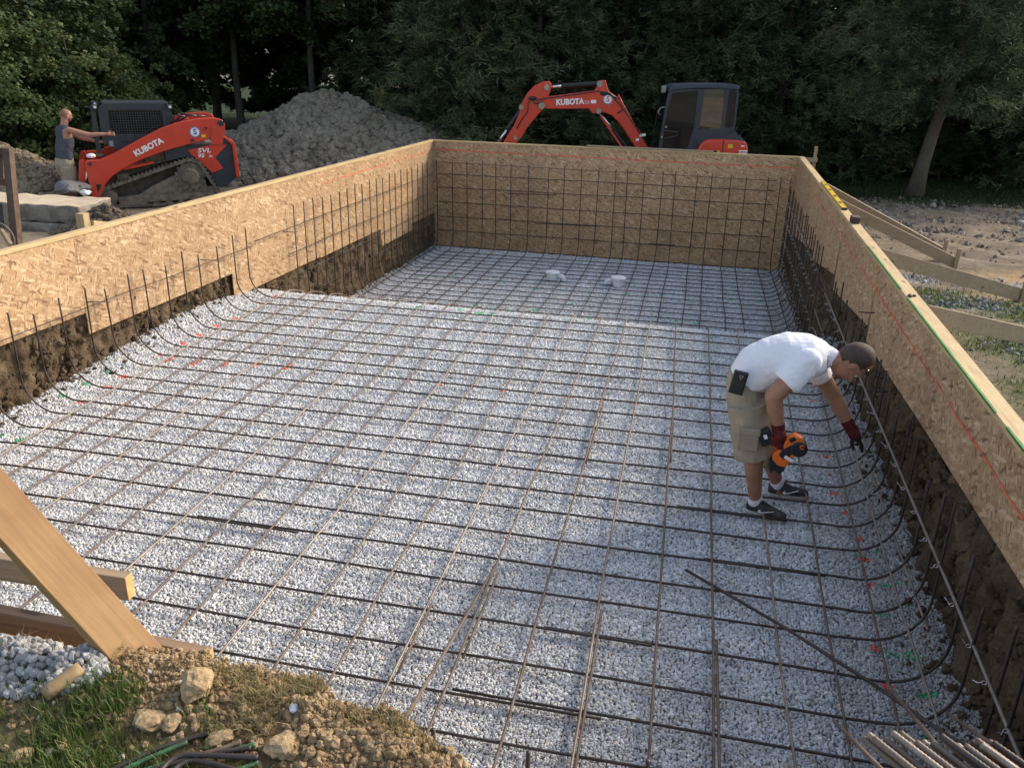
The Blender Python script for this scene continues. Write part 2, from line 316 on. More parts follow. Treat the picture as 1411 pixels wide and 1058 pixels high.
ground = fast_mesh('ground', np.stack([gx, gy, gzv], 1), grid_faces(len(xs), len(ys)), None, None, True)
tag(ground, kind='structure')
# surface kinds on the ground: R grass, G gravel, B sand; A dark lawn
def blob(cx, cy, rx, ry, soft=0.5, wob=0.5):
    d = np.sqrt(((gx - cx) / rx) ** 2 + ((gy - cy) / ry) ** 2) + wob * nz * 0.9 + 0.25 * nz2; return sstep(1 + soft, 1 - soft, d)
grass = np.zeros_like(gx); grav = np.zeros_like(gx); sand = np.zeros_like(gx)
for a in ((2.9, 5.6, .7, .7), (2.2, 3.6, .5, .9), (3.6, 4.6, .8, 1.0), (2.5, 2.6, .8, .7), (4.6, 6.2, .8, .6), (2.1, 6.3, .35, .6)): grass = np.maximum(grass, 0.75 * blob(*a))
for a in ((2.35, 5.9, .35, .5), (2.6, 3.7, .5, .55), (3.0, 3.2, .5, .5), (2.0, 7.3, .3, .5), (3.3, 7.2, .3, .35)): grav = np.maximum(grav, blob(*a))
for a in ((4.2, 8.3, .9, .8), (3.3, 6.6, .5, .4), (5.6, 9.6, 1.1, .9)): sand = np.maximum(sand, 0.9 * blob(*a))
nearg = sstep(-1.62, -1.85, gy + 0.2 * nz + 0.5 * np.maximum(0, gx + 1.5))
lawn = sstep(18.6, 19.6, gy + 0.5 * nz) * sstep(0.5, 2.0, gx)
lawn = np.maximum(lawn, sstep(24, 26, gy))
grass = np.maximum(grass, 0.8 * nearg * near)
soilbed = near & (gy > ed - 0.7)
ca = ground.data.color_attributes.new('kind_of_soil', 'FLOAT_COLOR', 'POINT')
ca.data.foreach_set('color', np.stack([grass, grav, sand, lawn], 1).astype(np.float32).ravel())
cb_ = ground.data.attributes.new('clay', 'FLOAT', 'POINT')
clay = np.clip(near * sstep(-3.0, -2.4, gy) * 1.0, 0, 1) * sstep(0.6, 0.0, np.abs(gy - ed) - 0.3); cb_.data.foreach_set('value', clay.astype(np.float32))
def mat_ground():
    m, nt, b = newmat('ground_soil'); L = nt.links; geo = N(nt, 'ShaderNodeNewGeometry'); at = N(nt, 'ShaderNodeAttribute', attribute_name='kind_of_soil'); cl = N(nt, 'ShaderNodeAttribute', attribute_name='clay')
    n1 = N(nt, 'ShaderNodeTexNoise', Scale=1.3, Detail=8.0, Roughness=0.65); L.new(geo.outputs['Position'], n1.inputs['Vector'])
    n2 = N(nt, 'ShaderNodeTexNoise', Scale=26.0, Detail=7.0, Roughness=0.72); L.new(geo.outputs['Position'], n2.inputs['Vector'])
    vo = N(nt, 'ShaderNodeTexVoronoi', Scale=28.0); L.new(geo.outputs['Position'], vo.inputs['Vector'])
    c = ramp(nt, n1.outputs['Fac'], [(0.3, (0.15, 0.118, 0.082)), (0.5, (0.225, 0.182, 0.132)), (0.7, (0.29, 0.245, 0.185))])
    c = mix(nt, cl.outputs['Fac'], c, ramp(nt, n1.outputs['Fac'], [(0.35, (0.25, 0.16, 0.08)), (0.6, (0.43, 0.30, 0.165))]))
    sp = N(nt, 'ShaderNodeSeparateColor'); L.new(at.outputs['Color'], sp.inputs[0])
    c = mix(nt, sp.outputs[2], c, (0.40, 0.28, 0.15))
    c = mix(nt, sp.outputs[1], c, ramp(nt, vo.outputs['Distance'], [(0.0, (0.42, 0.42, 0.42)), (0.5, (0.30, 0.30, 0.31)), (0.75, (0.10, 0.10, 0.10))]))
    c = mix(nt, sp.outputs[0], c, ramp(nt, n2.outputs['Fac'], [(0.3, (0.045, 0.06, 0.022)), (0.55, (0.10, 0.115, 0.045)), (0.75, (0.19, 0.165, 0.085))]))
    c = mix(nt, at.outputs['Alpha'], c, ramp(nt, n2.outputs['Fac'], [(0.35, (0.018, 0.032, 0.012)), (0.65, (0.04, 0.06, 0.024))]))
    c = mix(nt, 0.75, c, ramp(nt, n2.outputs['Fac'], [(0.3, (0.5, 0.5, 0.5)), (0.65, (1.2, 1.2, 1.2))]), 'MULTIPLY')
    L.new(c, b.inputs['Base Color']); b.inputs['Roughness'].default_value = 0.95; b.inputs['Specular IOR Level'].default_value = 0.1
    bp = N(nt, 'ShaderNodeBump', Strength=1.0, Distance=0.02); L.new(n2.outputs['Fac'], bp.inputs['Height']); L.new(bp.outputs[0], b.inputs['Normal']); return m
ground.data.materials.append(mat_ground())

# ---- cut clay faces of the pit below the forms
M_CLAY = mat_soil('cut_clay', [(0.080, 0.056, 0.036), (0.145, 0.104, 0.064), (0.25, 0.185, 0.115)], 2.4, 0.03, fine=42)
def clay_face(name, X, sgn):
    yy = np.arange(-1.9, YF + 0.02, 0.024); zz = np.arange(-2.45, -0.30, 0.022)
    Y, Z = np.meshgrid(yy, zz, indexing='ij'); y = Y.ravel(); z = Z.ravel()
    d = []
    for a, c in zip(y, z):
        w_ = a + 0.25 * c * math.sin(a * 0.9); g = (abs(noise.noise(Vector((w_ * 4.5, c * 0.9, X)))) - 0.25) * 0.11 + noise.fractal(Vector((w_ * 11.0, c * 3.0, X)), 0.8, 2.0, 4) * 0.030                # tooth marks, mostly upright
        g += noise.fractal(Vector((a * 1.1, c * 1.6, X + 7)), 0.9, 2.0, 3) * 0.035
        g += max(0, noise.fractal(Vector((a * 7, c * 7, X + 3)), 0.7, 2.1, 3)) * 0.055
        d.append(g)
    x = X + sgn * (np.clip(np.array(d), -0.09, 0.062) - 0.065 - 0.05 * sstep(-1.2, -2.2, z) * -1)
    o = fast_mesh(name, np.stack([x, y, z], 1), grid_faces(len(yy), len(zz)), M_CLAY, None, True); return tag(o, kind='structure')
clay_face('excavated_wall', XL, 1); clay_face('excavated_wall', XR, -1)

# ---- gravel: a base sheet and loose stones
gxs = np.arange(XL - 0.14, XR + 0.12, 0.06); gys = np.arange(-1.75, YF + 0.02, 0.06)
A, B = np.meshgrid(gxs, gys, indexing='ij')
bed = fast_mesh('gravel_bed', np.stack([A.ravel(), B.ravel(), zgrav(A.ravel(), B.ravel()) - 0.008], 1), grid_faces(len(gxs), len(gys)), mat_soil('gravel_base', [(0.30, 0.30, 0.303), (0.37, 0.37, 0.375), (0.44, 0.44, 0.445)], 2, 0.01, fine=90.0), None, True)
tag(bed, kind='structure')
pts = []; rad = []
def scatter(y0, y1, sp, x0=XL - 0.10, x1=XR + 0.08, jit=0.8):
    a = np.arange(x0, x1, sp); b = np.arange(y0, y1, sp * 0.9); P, Q = np.meshgrid(a, b, indexing='ij')
    p = P.ravel() + (rng.random(P.size) - 0.5) * sp * jit; q = Q.ravel() + (rng.random(P.size) - 0.5) * sp * jit
    r = sp * (0.57 + 0.36 * rng.random(p.size) ** 2); pts.append(np.stack([p, q, zgrav(p, q) + (rng.random(p.size) - 0.35) * sp * 0.45], 1)); rad.append(r)
scatter(-1.62, 0.0, 0.0145, x0=-4.2); scatter(0.0, 1.6, 0.0160); scatter(1.6, 4.0, 0.0185); scatter(4.0, 6.9, 0.0215); scatter(6.9, 8.6, 0.05); scatter(8.6, YF, 0.027)
P = np.concatenate(pts); R_ = np.concatenate(rad)
k = P[:, 1] > edge_y(P[:, 0]) - 0.05; P = P[k]; R_ = R_[k]
wallmix = np.clip(1.2 - (XR - P[:, 0]) / 0.55, 0, 1) * 0.55 + np.clip(1.0 - (P[:, 0] - XL) / 0.30, 0, 1) * 0.45 * (P[:, 1] > 6.5)  # stones get darker and browner towards the side walls
tone = np.array([noise.noise(Vector((x * 1.7, y * 1.7, 0))) * 0.5 + noise.noise(Vector((x * 5, y * 5, 4))) * 0.4 for x, y, z in P.tolist()])
mode = rng.random(len(P))
v = np.clip(0.60 + 0.10 * tone + 0.10 * rng.standard_normal(len(P)), 0.22, 0.90)
cl = np.stack([v * 0.985, v, v * 1.008], 1)
tan = (mode > 0.93)[:, None]; cl = np.where(tan, cl * np.array([1.05, 0.95, 0.78]), cl)
cl = cl * (1 - wallmix[:, None] * 0.55) * (1 - wallmix[:, None] * np.array([0.0, 0.07, 0.16]))
# sprayed paint: orange and green marks on the stones
ORANGE = np.array([0.95, 0.11, 0.05]); GREENP = np.array([0.05, 0.55, 0.22])
def spray(px, py, colr, rx=0.055, ry=0.035, zb=None):
    q = onz(px, py, -1.40)
    for _ in range(5): q = onz(px, py, float(zgrav(q[0], q[1])) + 0.01)
    d = ((P[:, 0] - q[0]) / rx) ** 2 + ((P[:, 1] - q[1]) / ry) ** 2 + rng.random(len(P)) * 1.0; k = d < 1.0; n_ = int(np.sum(k)); f_ = 0.65 + 0.33 * rng.random((n_, 1)); cl[k] = cl[k] * (1 - f_) + colr * f_
for x, y in [(112.8, 553.6), (146.8, 533.7), (170.3, 519.6), (220.5, 487.8), (253, 474), (274, 462), (299, 449.5), (322, 438.8), (380, 408), (356.6, 417.8)]: spray(x, y, ORANGE, 0.06, 0.045)
for x, y in [(233, 496), (270, 499.7), (312.6, 500), (351.7, 502.5), (396, 505.7)]: spray(x, y, ORANGE, 0.035, 0.11)
for x, y in [(436, 510.5), (519.8, 519.4), (561.8, 524.5), (605.5, 529.3)]: spray(x, y, ORANGE, 0.02, 0.02)
for x, y in [(651, 532), (694, 538.7), (784, 548), (875.5, 557), (926, 562), (975, 568)]: spray(x, y, ORANGE, 0.03, 0.035)
for x, y in [(736.7, 544), (830, 553)]: spray(x, y, ORANGE, 0.02, 0.025)
for x, y in [(1198, 806), (1195, 770), (1185, 769), (1207, 892), (1186, 742), (1163.7, 706), (1149.5, 679.5), (1143.7, 653.6), (1137, 629), (1132, 588), (1123, 551.5), (1121, 532), (1243, 1015), (1222, 945)]: spray(x, y, ORANGE, 0.035, 0.03)
for x, y in [(1238, 803), (1252, 832), (1264, 858), (1218, 846), (1230, 901), (1258, 899), (1275, 958), (1284, 955), (1262, 905), (1275, 1014), (1210, 760), (1180, 765), (1225, 806)]: spray(x, y, GREENP * 0.8, 0.05, 0.02)
for x, y in [(577, 381), (600, 382), (623, 381), (670, 386), (694, 390), (740, 398), (776, 401), (813, 403), (890, 408), (865, 405), (912, 407), (1008, 413), (1045, 416), (787, 419), (634, 427), (660, 432), (676, 434), (700, 427), (736, 428), (809, 437), (930, 442), (960, 446), (655, 421), (575, 424), (1000, 452)]: spray(x, y, GREENP, 0.075, 0.06)
for x, y in [(25, 607), (0, 600), (85, 545), (118, 528), (150, 512)]: spray(x, y, GREENP * 0.6, 0.05, 0.05)
# spray-painted white tee on the deep gravel
for t in np.linspace(0, 1, 12):
    q = ony(0, 0, 0); spray(803 + t * 21, 395 - t * 30, np.array([.85, .87, .9]), 0.05, 0.09)
for t in np.linspace(0, 1, 5): spray(797 + t * 12, 394.5 + t * 1, np.array([.85, .87, .9]), 0.05, 0.07)
def stone_scatter(name, P, R_, cl, mat_, flat=0.72, seed=0):
    me = bpy.data.meshes.new(name); me.vertices.add(len(P)); me.vertices.foreach_set('co', P.astype(np.float32).ravel())
    for nm, ty, val in (('rad', 'FLOAT', R_), ('rot', 'FLOAT_VECTOR', rng.random((len(P), 3)) * 6.28)):
        at = me.attributes.new(nm, ty, 'POINT'); at.data.foreach_set('vector' if ty == 'FLOAT_VECTOR' else 'value', np.asarray(val, np.float32).ravel())
    at = me.attributes.new('stone_colour', 'FLOAT_COLOR', 'POINT'); at.data.foreach_set('color', np.concatenate([cl, np.ones((len(P), 1))], 1).astype(np.float32).ravel())
    o = bpy.data.objects.new(name, me); COL.objects.link(o); tag(o, kind='stuff')
    g = bpy.data.node_groups.new('stones', 'GeometryNodeTree'); g.interface.new_socket('Geometry', in_out='INPUT', socket_type='NodeSocketGeometry'); g.interface.new_socket('Geometry', in_out='OUTPUT', socket_type='NodeSocketGeometry')
    gi = g.nodes.new('NodeGroupInput'); go = g.nodes.new('NodeGroupOutput'); L = g.links
    jn = g.nodes.new('GeometryNodeJoinGeometry')
    for i in range(6):
        ic = g.nodes.new('GeometryNodeMeshIcoSphere'); ic.inputs['Radius'].default_value = 1.0; ic.inputs['Subdivisions'].default_value = 2
        nt_ = g.nodes.new('ShaderNodeTexNoise'); nt_.noise_dimensions = '4D'; nt_.inputs['Scale'].default_value = 0.75; nt_.inputs['Detail'].default_value = 1.0; nt_.inputs['W'].default_value = i * 5.3 + seed
        sb = g.nodes.new('ShaderNodeVectorMath'); sb.operation = 'SUBTRACT'; sb.inputs[1].default_value = (0.5, 0.5, 0.5); L.new(nt_.outputs['Color'], sb.inputs[0])
        ml = g.nodes.new('ShaderNodeVectorMath'); ml.operation = 'SCALE'; ml.inputs['Scale'].default_value = 1.7; L.new(sb.outputs[0], ml.inputs[0])
        ps = g.nodes.new('GeometryNodeSetPosition'); L.new(ic.outputs['Mesh'], ps.inputs['Geometry']); L.new(ml.outputs[0], ps.inputs['Offset'])
        tr = g.nodes.new('GeometryNodeTransform'); L.new(ps.outputs[0], tr.inputs['Geometry']); tr.inputs['Scale'].default_value = (1.0, 0.72 + 0.06 * (i % 3), flat)
        ti = g.nodes.new('GeometryNodeGeometryToInstance'); L.new(tr.outputs[0], ti.inputs[0]); L.new(ti.outputs[0], jn.inputs[0])
    ip = g.nodes.new('GeometryNodeInstanceOnPoints'); ip.inputs['Pick Instance'].default_value = True
    L.new(gi.outputs[0], ip.inputs['Points']); L.new(jn.outputs[0], ip.inputs['Instance'])
    for nm, sock, dt in (('rad', 'Scale', 'FLOAT'), ('rot', 'Rotation', 'FLOAT_VECTOR')):
        na = g.nodes.new('GeometryNodeInputNamedAttribute'); na.data_type = dt; na.inputs['Name'].default_value = nm; L.new(na.outputs['Attribute'], ip.inputs[sock])
    sm = g.nodes.new('GeometryNodeSetMaterial'); sm.inputs['Material'].default_value = mat_; L.new(ip.outputs[0], sm.inputs[0]); L.new(sm.outputs[0], go.inputs[0])
    md = o.modifiers.new('stones', 'NODES'); md.node_group = g; me.materials.append(mat_); return o
def mat_stone(name):
    m, nt, b = newmat(name); L = nt.links; at = N(nt, 'ShaderNodeAttribute', attribute_name='stone_colour', attribute_type='INSTANCER')
    L.new(at.outputs['Color'], b.inputs['Base Color']); b.inputs['Roughness'].default_value = 0.85; b.inputs['Specular IOR Level'].default_value = 0.25; return m
M_STONE = mat_stone('crushed_stone')
stone_scatter('gravel', P, R_, cl, M_STONE)

# ================================================================== formwork
def wall_panel_poly(ya, yb, za, zb): return [(ya, za), (yb, zb), (yb, -0.038), (ya, -0.038)]
def panel(root, poly, X, sgn, t=0.0115, along='y'):
    mb = MB()
    if along == 'y':
        v = [(X, y, z) for y, z in poly] + [(X + sgn * t, y, z) for y, z in poly]
    else:
        v = [(x, X, z) for x, z in poly] + [(x, X + sgn * t, z) for x, z in poly]
    n = len(poly); mb.add(v, [tuple(range(n)), tuple(range(2 * n - 1, n - 1, -1))] + [(i, i + n, (i + 1) % n + n, (i + 1) % n) for i in range(n)])
    return mb.build('osb_panel', M_OSB, root)
fl = thing('formwork_wall', 'long sunlit OSB form wall on the loader side of the pit, stepped lower edge', 'form wall', (0, 0, 0))
for ya, yb, z in ((-2.6, 0.84, -0.70), (0.843, 3.298, -0.775), (3.302, 5.866, -0.99), (5.870, 8.31, -1.30), (8.314, 10.755, -1.315), (10.759, 12.39, -1.63), (12.394, YF - 0.003, -1.50)):
    panel(fl, wall_panel_poly(ya, yb, z, z), XL, -1)
MB().box((XL - 0.028, (YF - 2.6) / 2, -0.019), (0.080, YF + 2.6 + 0.02, 0.038)).build('top_plate', M_PINE, fl, bevel=0.003)
for y in np.arange(-2.3, YF, 0.61): MB().box((XL - 0.0115 - 0.0455, y, -0.36), (0.089, 0.038, 0.64)).build('stud', M_PINEZ, fl)
fr = thing('formwork_wall', 'long shaded OSB form wall beside the bending worker, bright lumber cap, green edge', 'form wall', (0, 0, 0))
for ya, yb, za, zb in ((-2.6, -0.30, -0.42, -0.47), (-0.297, 2.14, -0.47, -0.58), (2.143, 4.53, -0.58, -0.725), (4.60, 6.96, -0.60, -0.86), (7.06, 9.48, -0.70, -1.04), (9.56, YF - 0.003, -0.92, -1.42)):
    panel(fr, wall_panel_poly(ya, yb, za, zb), XR, 1)
MB().box((XR + 0.050, (YF - 2.6) / 2, -0.019), (0.102, YF + 2.6 + 0.02, 0.038)).build('top_plate', M_PINE, fr, bevel=0.003)
for y in np.arange(-2.3, YF, 0.61): MB().box((XR + 0.0115 + 0.0455, y, -0.21), (0.089, 0.038, 0.34)).build('stud', M_PINEZ, fr)
mb = MB()     # green spray along the inner edge of the cap
gy_ = np.arange(-2.4, 9.0, 0.045); hw = [0.003 + 0.005 * noise.noise(Vector((y * 5, 1, 1))) for y in gy_]
for i in range(len(gy_) - 1):
    if noise.noise(Vector((gy_[i] * 1.6, 5, 5))) < -0.30 + 0.16 * max(0, gy_[i] - 3.5): continue
    a, b = hw[i], hw[i + 1]; mb.add([(XR - 0.0035, gy_[i], 0.0025), (XR + 0.006 + a, gy_[i], 0.0025), (XR + 0.006 + b, gy_[i + 1], 0.0025), (XR - 0.0035, gy_[i + 1], 0.0025), (XR - 0.0035, gy_[i], -0.008 - a), (XR - 0.0035, gy_[i + 1], -0.008 - b)], [(0, 1, 2, 3), (4, 0, 3, 5)])
mb.build('green_line', M_GREEN, fr)
ff = thing('formwork_wall', 'tall OSB form wall across the deep far end, under the excavator', 'form wall', (0, 0, 0))
for xa, xb in ((XL + 0.003, -3.65), (-3.647, -1.21), (-1.207, XR - 0.003)):
    panel(ff, [(xa, -2.185), (xb, -2.185), (xb, -0.030), (xa, -0.030)], YF, 1, along='x')
MB().box(((XL + XR) / 2, YF + 0.028, -0.015), (XR - XL + 0.2, 0.080, 0.030)).build('top_plate', M_PINEX, ff, bevel=0.003)
pa = ony(808, 205, YF); pb = ony(983, 214, YF)
MB().box(((pa[0] + pb[0]) / 2, YF + 0.02, 0.016), (pb[0] - pa[0], 0.085, 0.030)).build('cap_board', M_GREYWOOD, ff, bevel=0.003)
for x in np.arange(XL + 0.3, XR, 0.61): MB().box((x, YF + 0.0115 + 0.0455, -0.75), (0.038, 0.089, 1.42)).build('stud', M_PINEZ, ff)
def rebase(root, loc):
    loc = Vector(loc)
    for ch in root.children:
        ch.data.transform(Matrix.Translation(-loc))
    root.location = loc
def chalk(root, a, b, w, wob, axis):
    mb = MB(); n = 160
    for i in range(n):
        t0, t1 = i / n, (i + 0.9) / n; s = noise.noise(Vector((i * 0.35, w * 100, 2)))
        if s < -0.25: continue
        p = a + (b - a) * t0; q = a + (b - a) * t1; h = w * (1 + 0.6 * s)
        z = np.array([0, 0, 1.0]) * h / 2; o = wob * noise.noise(Vector((i * 0.2, 7, w))) * np.array([0, 0, 1.0])
        mb.add([p - z + o, q - z + o, q + z + o, p + z + o], [(0, 1, 2, 3)])
    mb.build('chalk_line', M_CHALK, root)
chalk(ff, np.array([XL + .1, YF - 0.003, -0.19]), np.array([XR - .05, YF - 0.003, -0.215]), 0.020, 0.004, 0)
chalk(fr, np.array([XR - 0.003, -2.0, -0.26]), np.array([XR - 0.003, 13.0, -0.215]), 0.013, 0.012, 1)
chalk(fl, np.array([XL + 0.003, 8.5, -0.22]), np.array([XL + 0.003, 13.6, -0.20]), 0.012, 0.006, 1)

rebase(fl, (XL, 4, -0.5)); rebase(fr, (XR, 4, -0.5)); rebase(ff, (-2, YF, -1))
# braces behind the right wall, with their stakes
def brace(y0, x1, y1, z1, label, z0=-0.10, h=0.14, stake=True, over=0.0):
    p0 = np.array([XR + 0.125, y0, z0]); p1 = np.array([x1, y1, z1])
    t = thing('brace', label, 'brace board', tuple(p1)); c = p1
    MB().beam(p0 - c, p1 - c, 0.038, h).build('board', M_GREYWOOD, t, bevel=0.003)
    if stake: MB().beam((-0.02, -0.045, -0.25), (0.0, -0.045, 0.20), 0.035, 0.05, up=(1, 0, 0)).build('stake', M_GREYWOOD, t, bevel=0.003)
q1 = onz(1299, 352, -0.86); q2 = onz(1316, 366, -0.80); q3 = onz(1408, 411, -0.66)
brace(10.2, q1[0], q1[1], q1[2] + 0.03, 'grey brace board farthest along the wall, sloping down behind the yellow level')
brace(8.6, q2[0], q2[1], q2[2] + 0.03, 'grey brace board ending in the dirt just in front of the farthest brace')
brace(5.35, q3[0], q3[1], q3[2] + 0.03, 'pale brace board running out to a stake at the picture edge')
q4 = onz(1425, 470, -0.52)
brace(3.28, q4[0], q4[1], q4[2] + 0.03, 'nearest brace board leaving the right wall cap, end out of view', stake=False)
# level, offcut and twig on the right cap
la = onz(1136, 251, 0.02); lb = onz(1166, 287, 0.02)
lv = thing('spirit_level', 'long yellow spirit level lying on the right wall cap', 'spirit level', (XR + 0.05, (la[1] + lb[1]) / 2, 0.001))
ll = abs(la[1] - lb[1]); M_YEL = mat('yellow_paint', (0.72, 0.46, 0.02), 0.35, 0.1); M_BLK = mat('black_plastic', (0.015, 0.015, 0.017), 0.45, 0.2)
MB().box((0, 0, 0.013), (0.060, ll, 0.024)).build('body', M_YEL, lv, bevel=0.003)
for s in (-1, 1): MB().box((0, s * (ll / 2 + 0.02), 0.0135), (0.064, 0.04, 0.026)).build('end_cap', M_BLK, lv, bevel=0.004)
for f in (-0.33, -0.1, 0.14, 0.36): MB().box((0.0, ll * f, 0.0265), (0.034, 0.10, 0.004)).build('vial', M_BLK, lv)
ob = onz(1176, 303, 0.03); t = MB().box((0, 0, 0.035), (0.085, 0.16, 0.07)).build('wood_block', mat('dark_wood', (0.05, 0.03, 0.022), 0.7, 0.4, 12), None, bevel=0.006)
t.location = (XR + 0.05, ob[1], 0.0005); tag(t, 'dark wooden block on the right cap beyond the near end of the level', 'block')
tg = onz(1257, 405, 0.02); mb = MB()
for k in range(6):
    a = random.random() * 6.28; p = np.array([tg[0] - XR - 0.05 + .02 * math.cos(a), .03 * math.sin(a), .006]); mb.ell(p, (.012 + .008 * random.random(), .018, .008), nu=6, nv=4)
t = mb.build('mud_clod', mat('mud', (0.07, 0.035, 0.02), 0.9, 0.3, 30)); t.location = (XR + 0.05, tg[1], 0.0); tag(t, 'small reddish mud clod on the right wall cap', 'clod')
# splinters sticking out of the cap's outer edge
for px, py in ((1213, 341), (1285, 430), (1383, 560)):
    pass
# stick and rail behind the far right corner
st = thing('corner_stake', 'upright stake with a cross rail behind the far right corner', 'stake', (XR + 0.33, YF + 0.45, -1.25))
MB().box((0, 0, 0.70), (0.06, 0.045, 1.42)).build('post', M_GREYWOOD, st, bevel=0.003)
MB().beam((-0.36, -0.05, 1.16), (0.05, -0.05, 1.16), 0.038, 0.085).build('rail', M_GREYWOOD, st, bevel=0.003)

# ================================================================== rebar
BR = 0.0078
def wav(p, amp, seed, f=0.7): return np.array([noise.noise(Vector((p[0] * f, p[1] * f, seed))), noise.noise(Vector((p[0] * f + 9, p[1] * f, seed + 5))), noise.noise(Vector((p[0] * f, p[1] * f + 5, seed + 11))) * 0.6]) * amp
BID = [0]
def rebar(pts, label, mat_=None, r=BR, amp=0.012, group=None, n=6, cat='rebar'):
    BID[0] += 1; pts = np.asarray(pts, float); p = pts + np.array([wav(q, amp, BID[0] * 3.7) for q in pts])
    c = p[len(p) // 2].copy(); o = MB().tube(p - c, r, n).build('rebar', mat_ or M_BAR, None, smooth=True); o.location = c
    return tag(o, label, cat, group)
def resample(p, step=0.16):
    p = np.asarray(p, float); d = np.concatenate([[0], np.cumsum(np.linalg.norm(np.diff(p, axis=0), axis=1))]); n = max(2, int(d[-1] / step) + 1); t = np.linspace(0, d[-1], n)
    return np.stack([np.interp(t, d, p[:, i]) for i in range(3)], 1)
def bend(x0, z0, x1, ztop, y0, y1, R=0.30, n=8):
    """quarter bend from the floor (x0) up to the wall (x1); returns points from floor to top"""
    s = 1 if x1 > x0 else -1; a = np.linspace(0, math.pi / 2, n); cx = x1 - s * R
    P_ = [(cx + s * R * math.sin(t), y0, z0 + R * (1 - math.cos(t))) for t in a]
    for z in np.arange(z0 + R + 0.1, ztop, 0.15): P_.append((x1, y0, z))
    P_.append((x1, y0, ztop)); P_ = np.array(P_); P_[:, 1] += np.linspace(0, y1 - y0, len(P_)); return P_
SK = 0.0234
G_ROW = 'crosswise rebar rows over the gravel'; G_LONG = 'lengthwise rebar over the gravel'
# shallow rows, read off the photograph along the column x = 980
rowpx = [1075, 1015.3, 958, 903.7, 851.6, 813.8, 773, 734.8, 705, 677.5, 653.5, 627.5, 606.8, 584.7, 566, 549.5, 533, 517.5, 502.5, 486, 472, 461]
rows = []
for py in rowpx:
    q = onz(980, py, -1.40)
    for _ in range(4): q = onz(980, py, float(zbar(q[1])))
    rows.append(q[1] - SK * q[0])
lap = {0: None}
onebar = {0, 2, 4, 7, 9, 11, 12, 14, 15, 17, 19, 20, 21}
lapx = [-1.0, -0.9, 0.0, -0.55, -0.5, -3.1, 0.3, -3.6, 0.1, -4.0, -1.0, -4.2, -0.4, -2.5, -0.9, -3.5, -1.2, -4.0, -2.2, -1.0, -3.0, -2.0]
for k, y0 in enumerate(rows):
    o_ = ORD[k]; zf = float(zbar(y0)) + 0.004; lx = lapx[k]
    Yx = lambda x: y0 + SK * x
    if k in onebar:
        u1 = bend(XL + 0.40, zf, XL + 0.095, -0.55 + 0.05 * math.sin(k * 2.3) + 0.03 * random.random() if y0 < 6 else -0.45, Yx(XL), Yx(XL) + random.uniform(-.05, .02))[::-1]; u2 = bend(XR - 0.42, zf, XR - 0.10 + random.uniform(-.015, .015), -0.58 + 0.08 * math.sin(k * 1.7 + 1) + 0.05 * random.random(), Yx(XR), Yx(XR) + random.uniform(-.03, .05))
        rebar(np.concatenate([u1, [(x, Yx(x), zf) for x in np.arange(XL + 0.5, XR - 0.46, 0.2)], u2]), f'crosswise rebar over shallow gravel, bent up at both side walls, {o_} row from the camera', M_BAR, amp=0.016, group=G_ROW); continue
    for side in (0, 1):
        if side == 0:
            ztop = -0.55 + 0.05 * math.sin(k * 2.3) + 0.03 * random.random() if y0 < 6 else -0.45
            up = bend(XL + 0.40, zf, XL + 0.095, ztop, Yx(XL), Yx(XL) + random.uniform(-.05, .02))[::-1]
            bank = np.interp(y0, *BANK); line = [(x, Yx(x), zf) for x in np.arange(XL + 0.5, lx + 0.40, 0.2)]
            lab = f'crosswise rebar over shallow gravel, bent up at the left wall, {o_} row from the camera'
        else:
            ztop = -0.58 + 0.08 * math.sin(k * 1.7 + 1) + 0.05 * random.random()
            up = bend(XR - 0.42, zf, XR - 0.10 + random.uniform(-.015, .015), ztop, Yx(XR), Yx(XR) + random.uniform(-.03, .05))
            line = [(x, Yx(x) + 0.0155, zf) for x in np.arange(lx - 0.40, XR - 0.46, 0.2)]
            lab = f'crosswise rebar over shallow gravel, bent up at the right wall, {o_} row from the camera'
        pts_ = np.concatenate([up, line]) if side == 0 else np.concatenate([line, up])
        pts_ = pts_[pts_[:, 1] > edge_y(pts_[:, 0]) - 0.25] if k == 0 else pts_
        rebar(pts_, lab, M_BAR, amp=0.016, group=G_ROW)
# lengthwise bars: x at row 13 of the grid and lean
k_ = -0.0246
xs13 = []
for px, py in [(233, 496), (270, 499.7), (312.6, 500), (351.7, 502.5), (396.2, 505.7), (436, 510.5), (478.5, 514.7), (519.8, 519.4), (561.8, 524.5), (605.5, 529.3), (651.1, 532.1), (694.2, 538.7), (736.7, 543.5), (784, 548), (830.3, 552.5), (875.5, 556), (926, 560), (977.6, 565.7)]:
    q = onz(px, py, float(zbar(3.9))); xs13.append(q)
near_fix = {13: (619.8, 944.4), 14: (710.6, 962.9), 15: (801.3, 981.3), 16: (897.7, 999.7), 17: (984.1, 1015.3)}
longs = []
for i, q in enumerate(xs13):
    if i in near_fix:
        e = onz(*near_fix[i], float(zbar(-1))); sl = (q[0] - e[0]) / (q[1] - e[1])
    else: sl = k_
    longs.append((q[0], q[1], sl))
for pa_, pb_ in (((1059.3, 784.4), (1072.9, 866.6)), ((1125.4, 793.5), (1138, 879.4)), ((1189, 801.4), (1204.8, 893.6))):
    q = onz(*pa_, float(zbar(0.9))); e = onz(*pb_, float(zbar(0.3))); longs.append((q[0], q[1], 0.5 * (q[0] - e[0]) / (q[1] - e[1]) - 0.006))
longs.append((XR - 0.20, 1.0, 0.0))
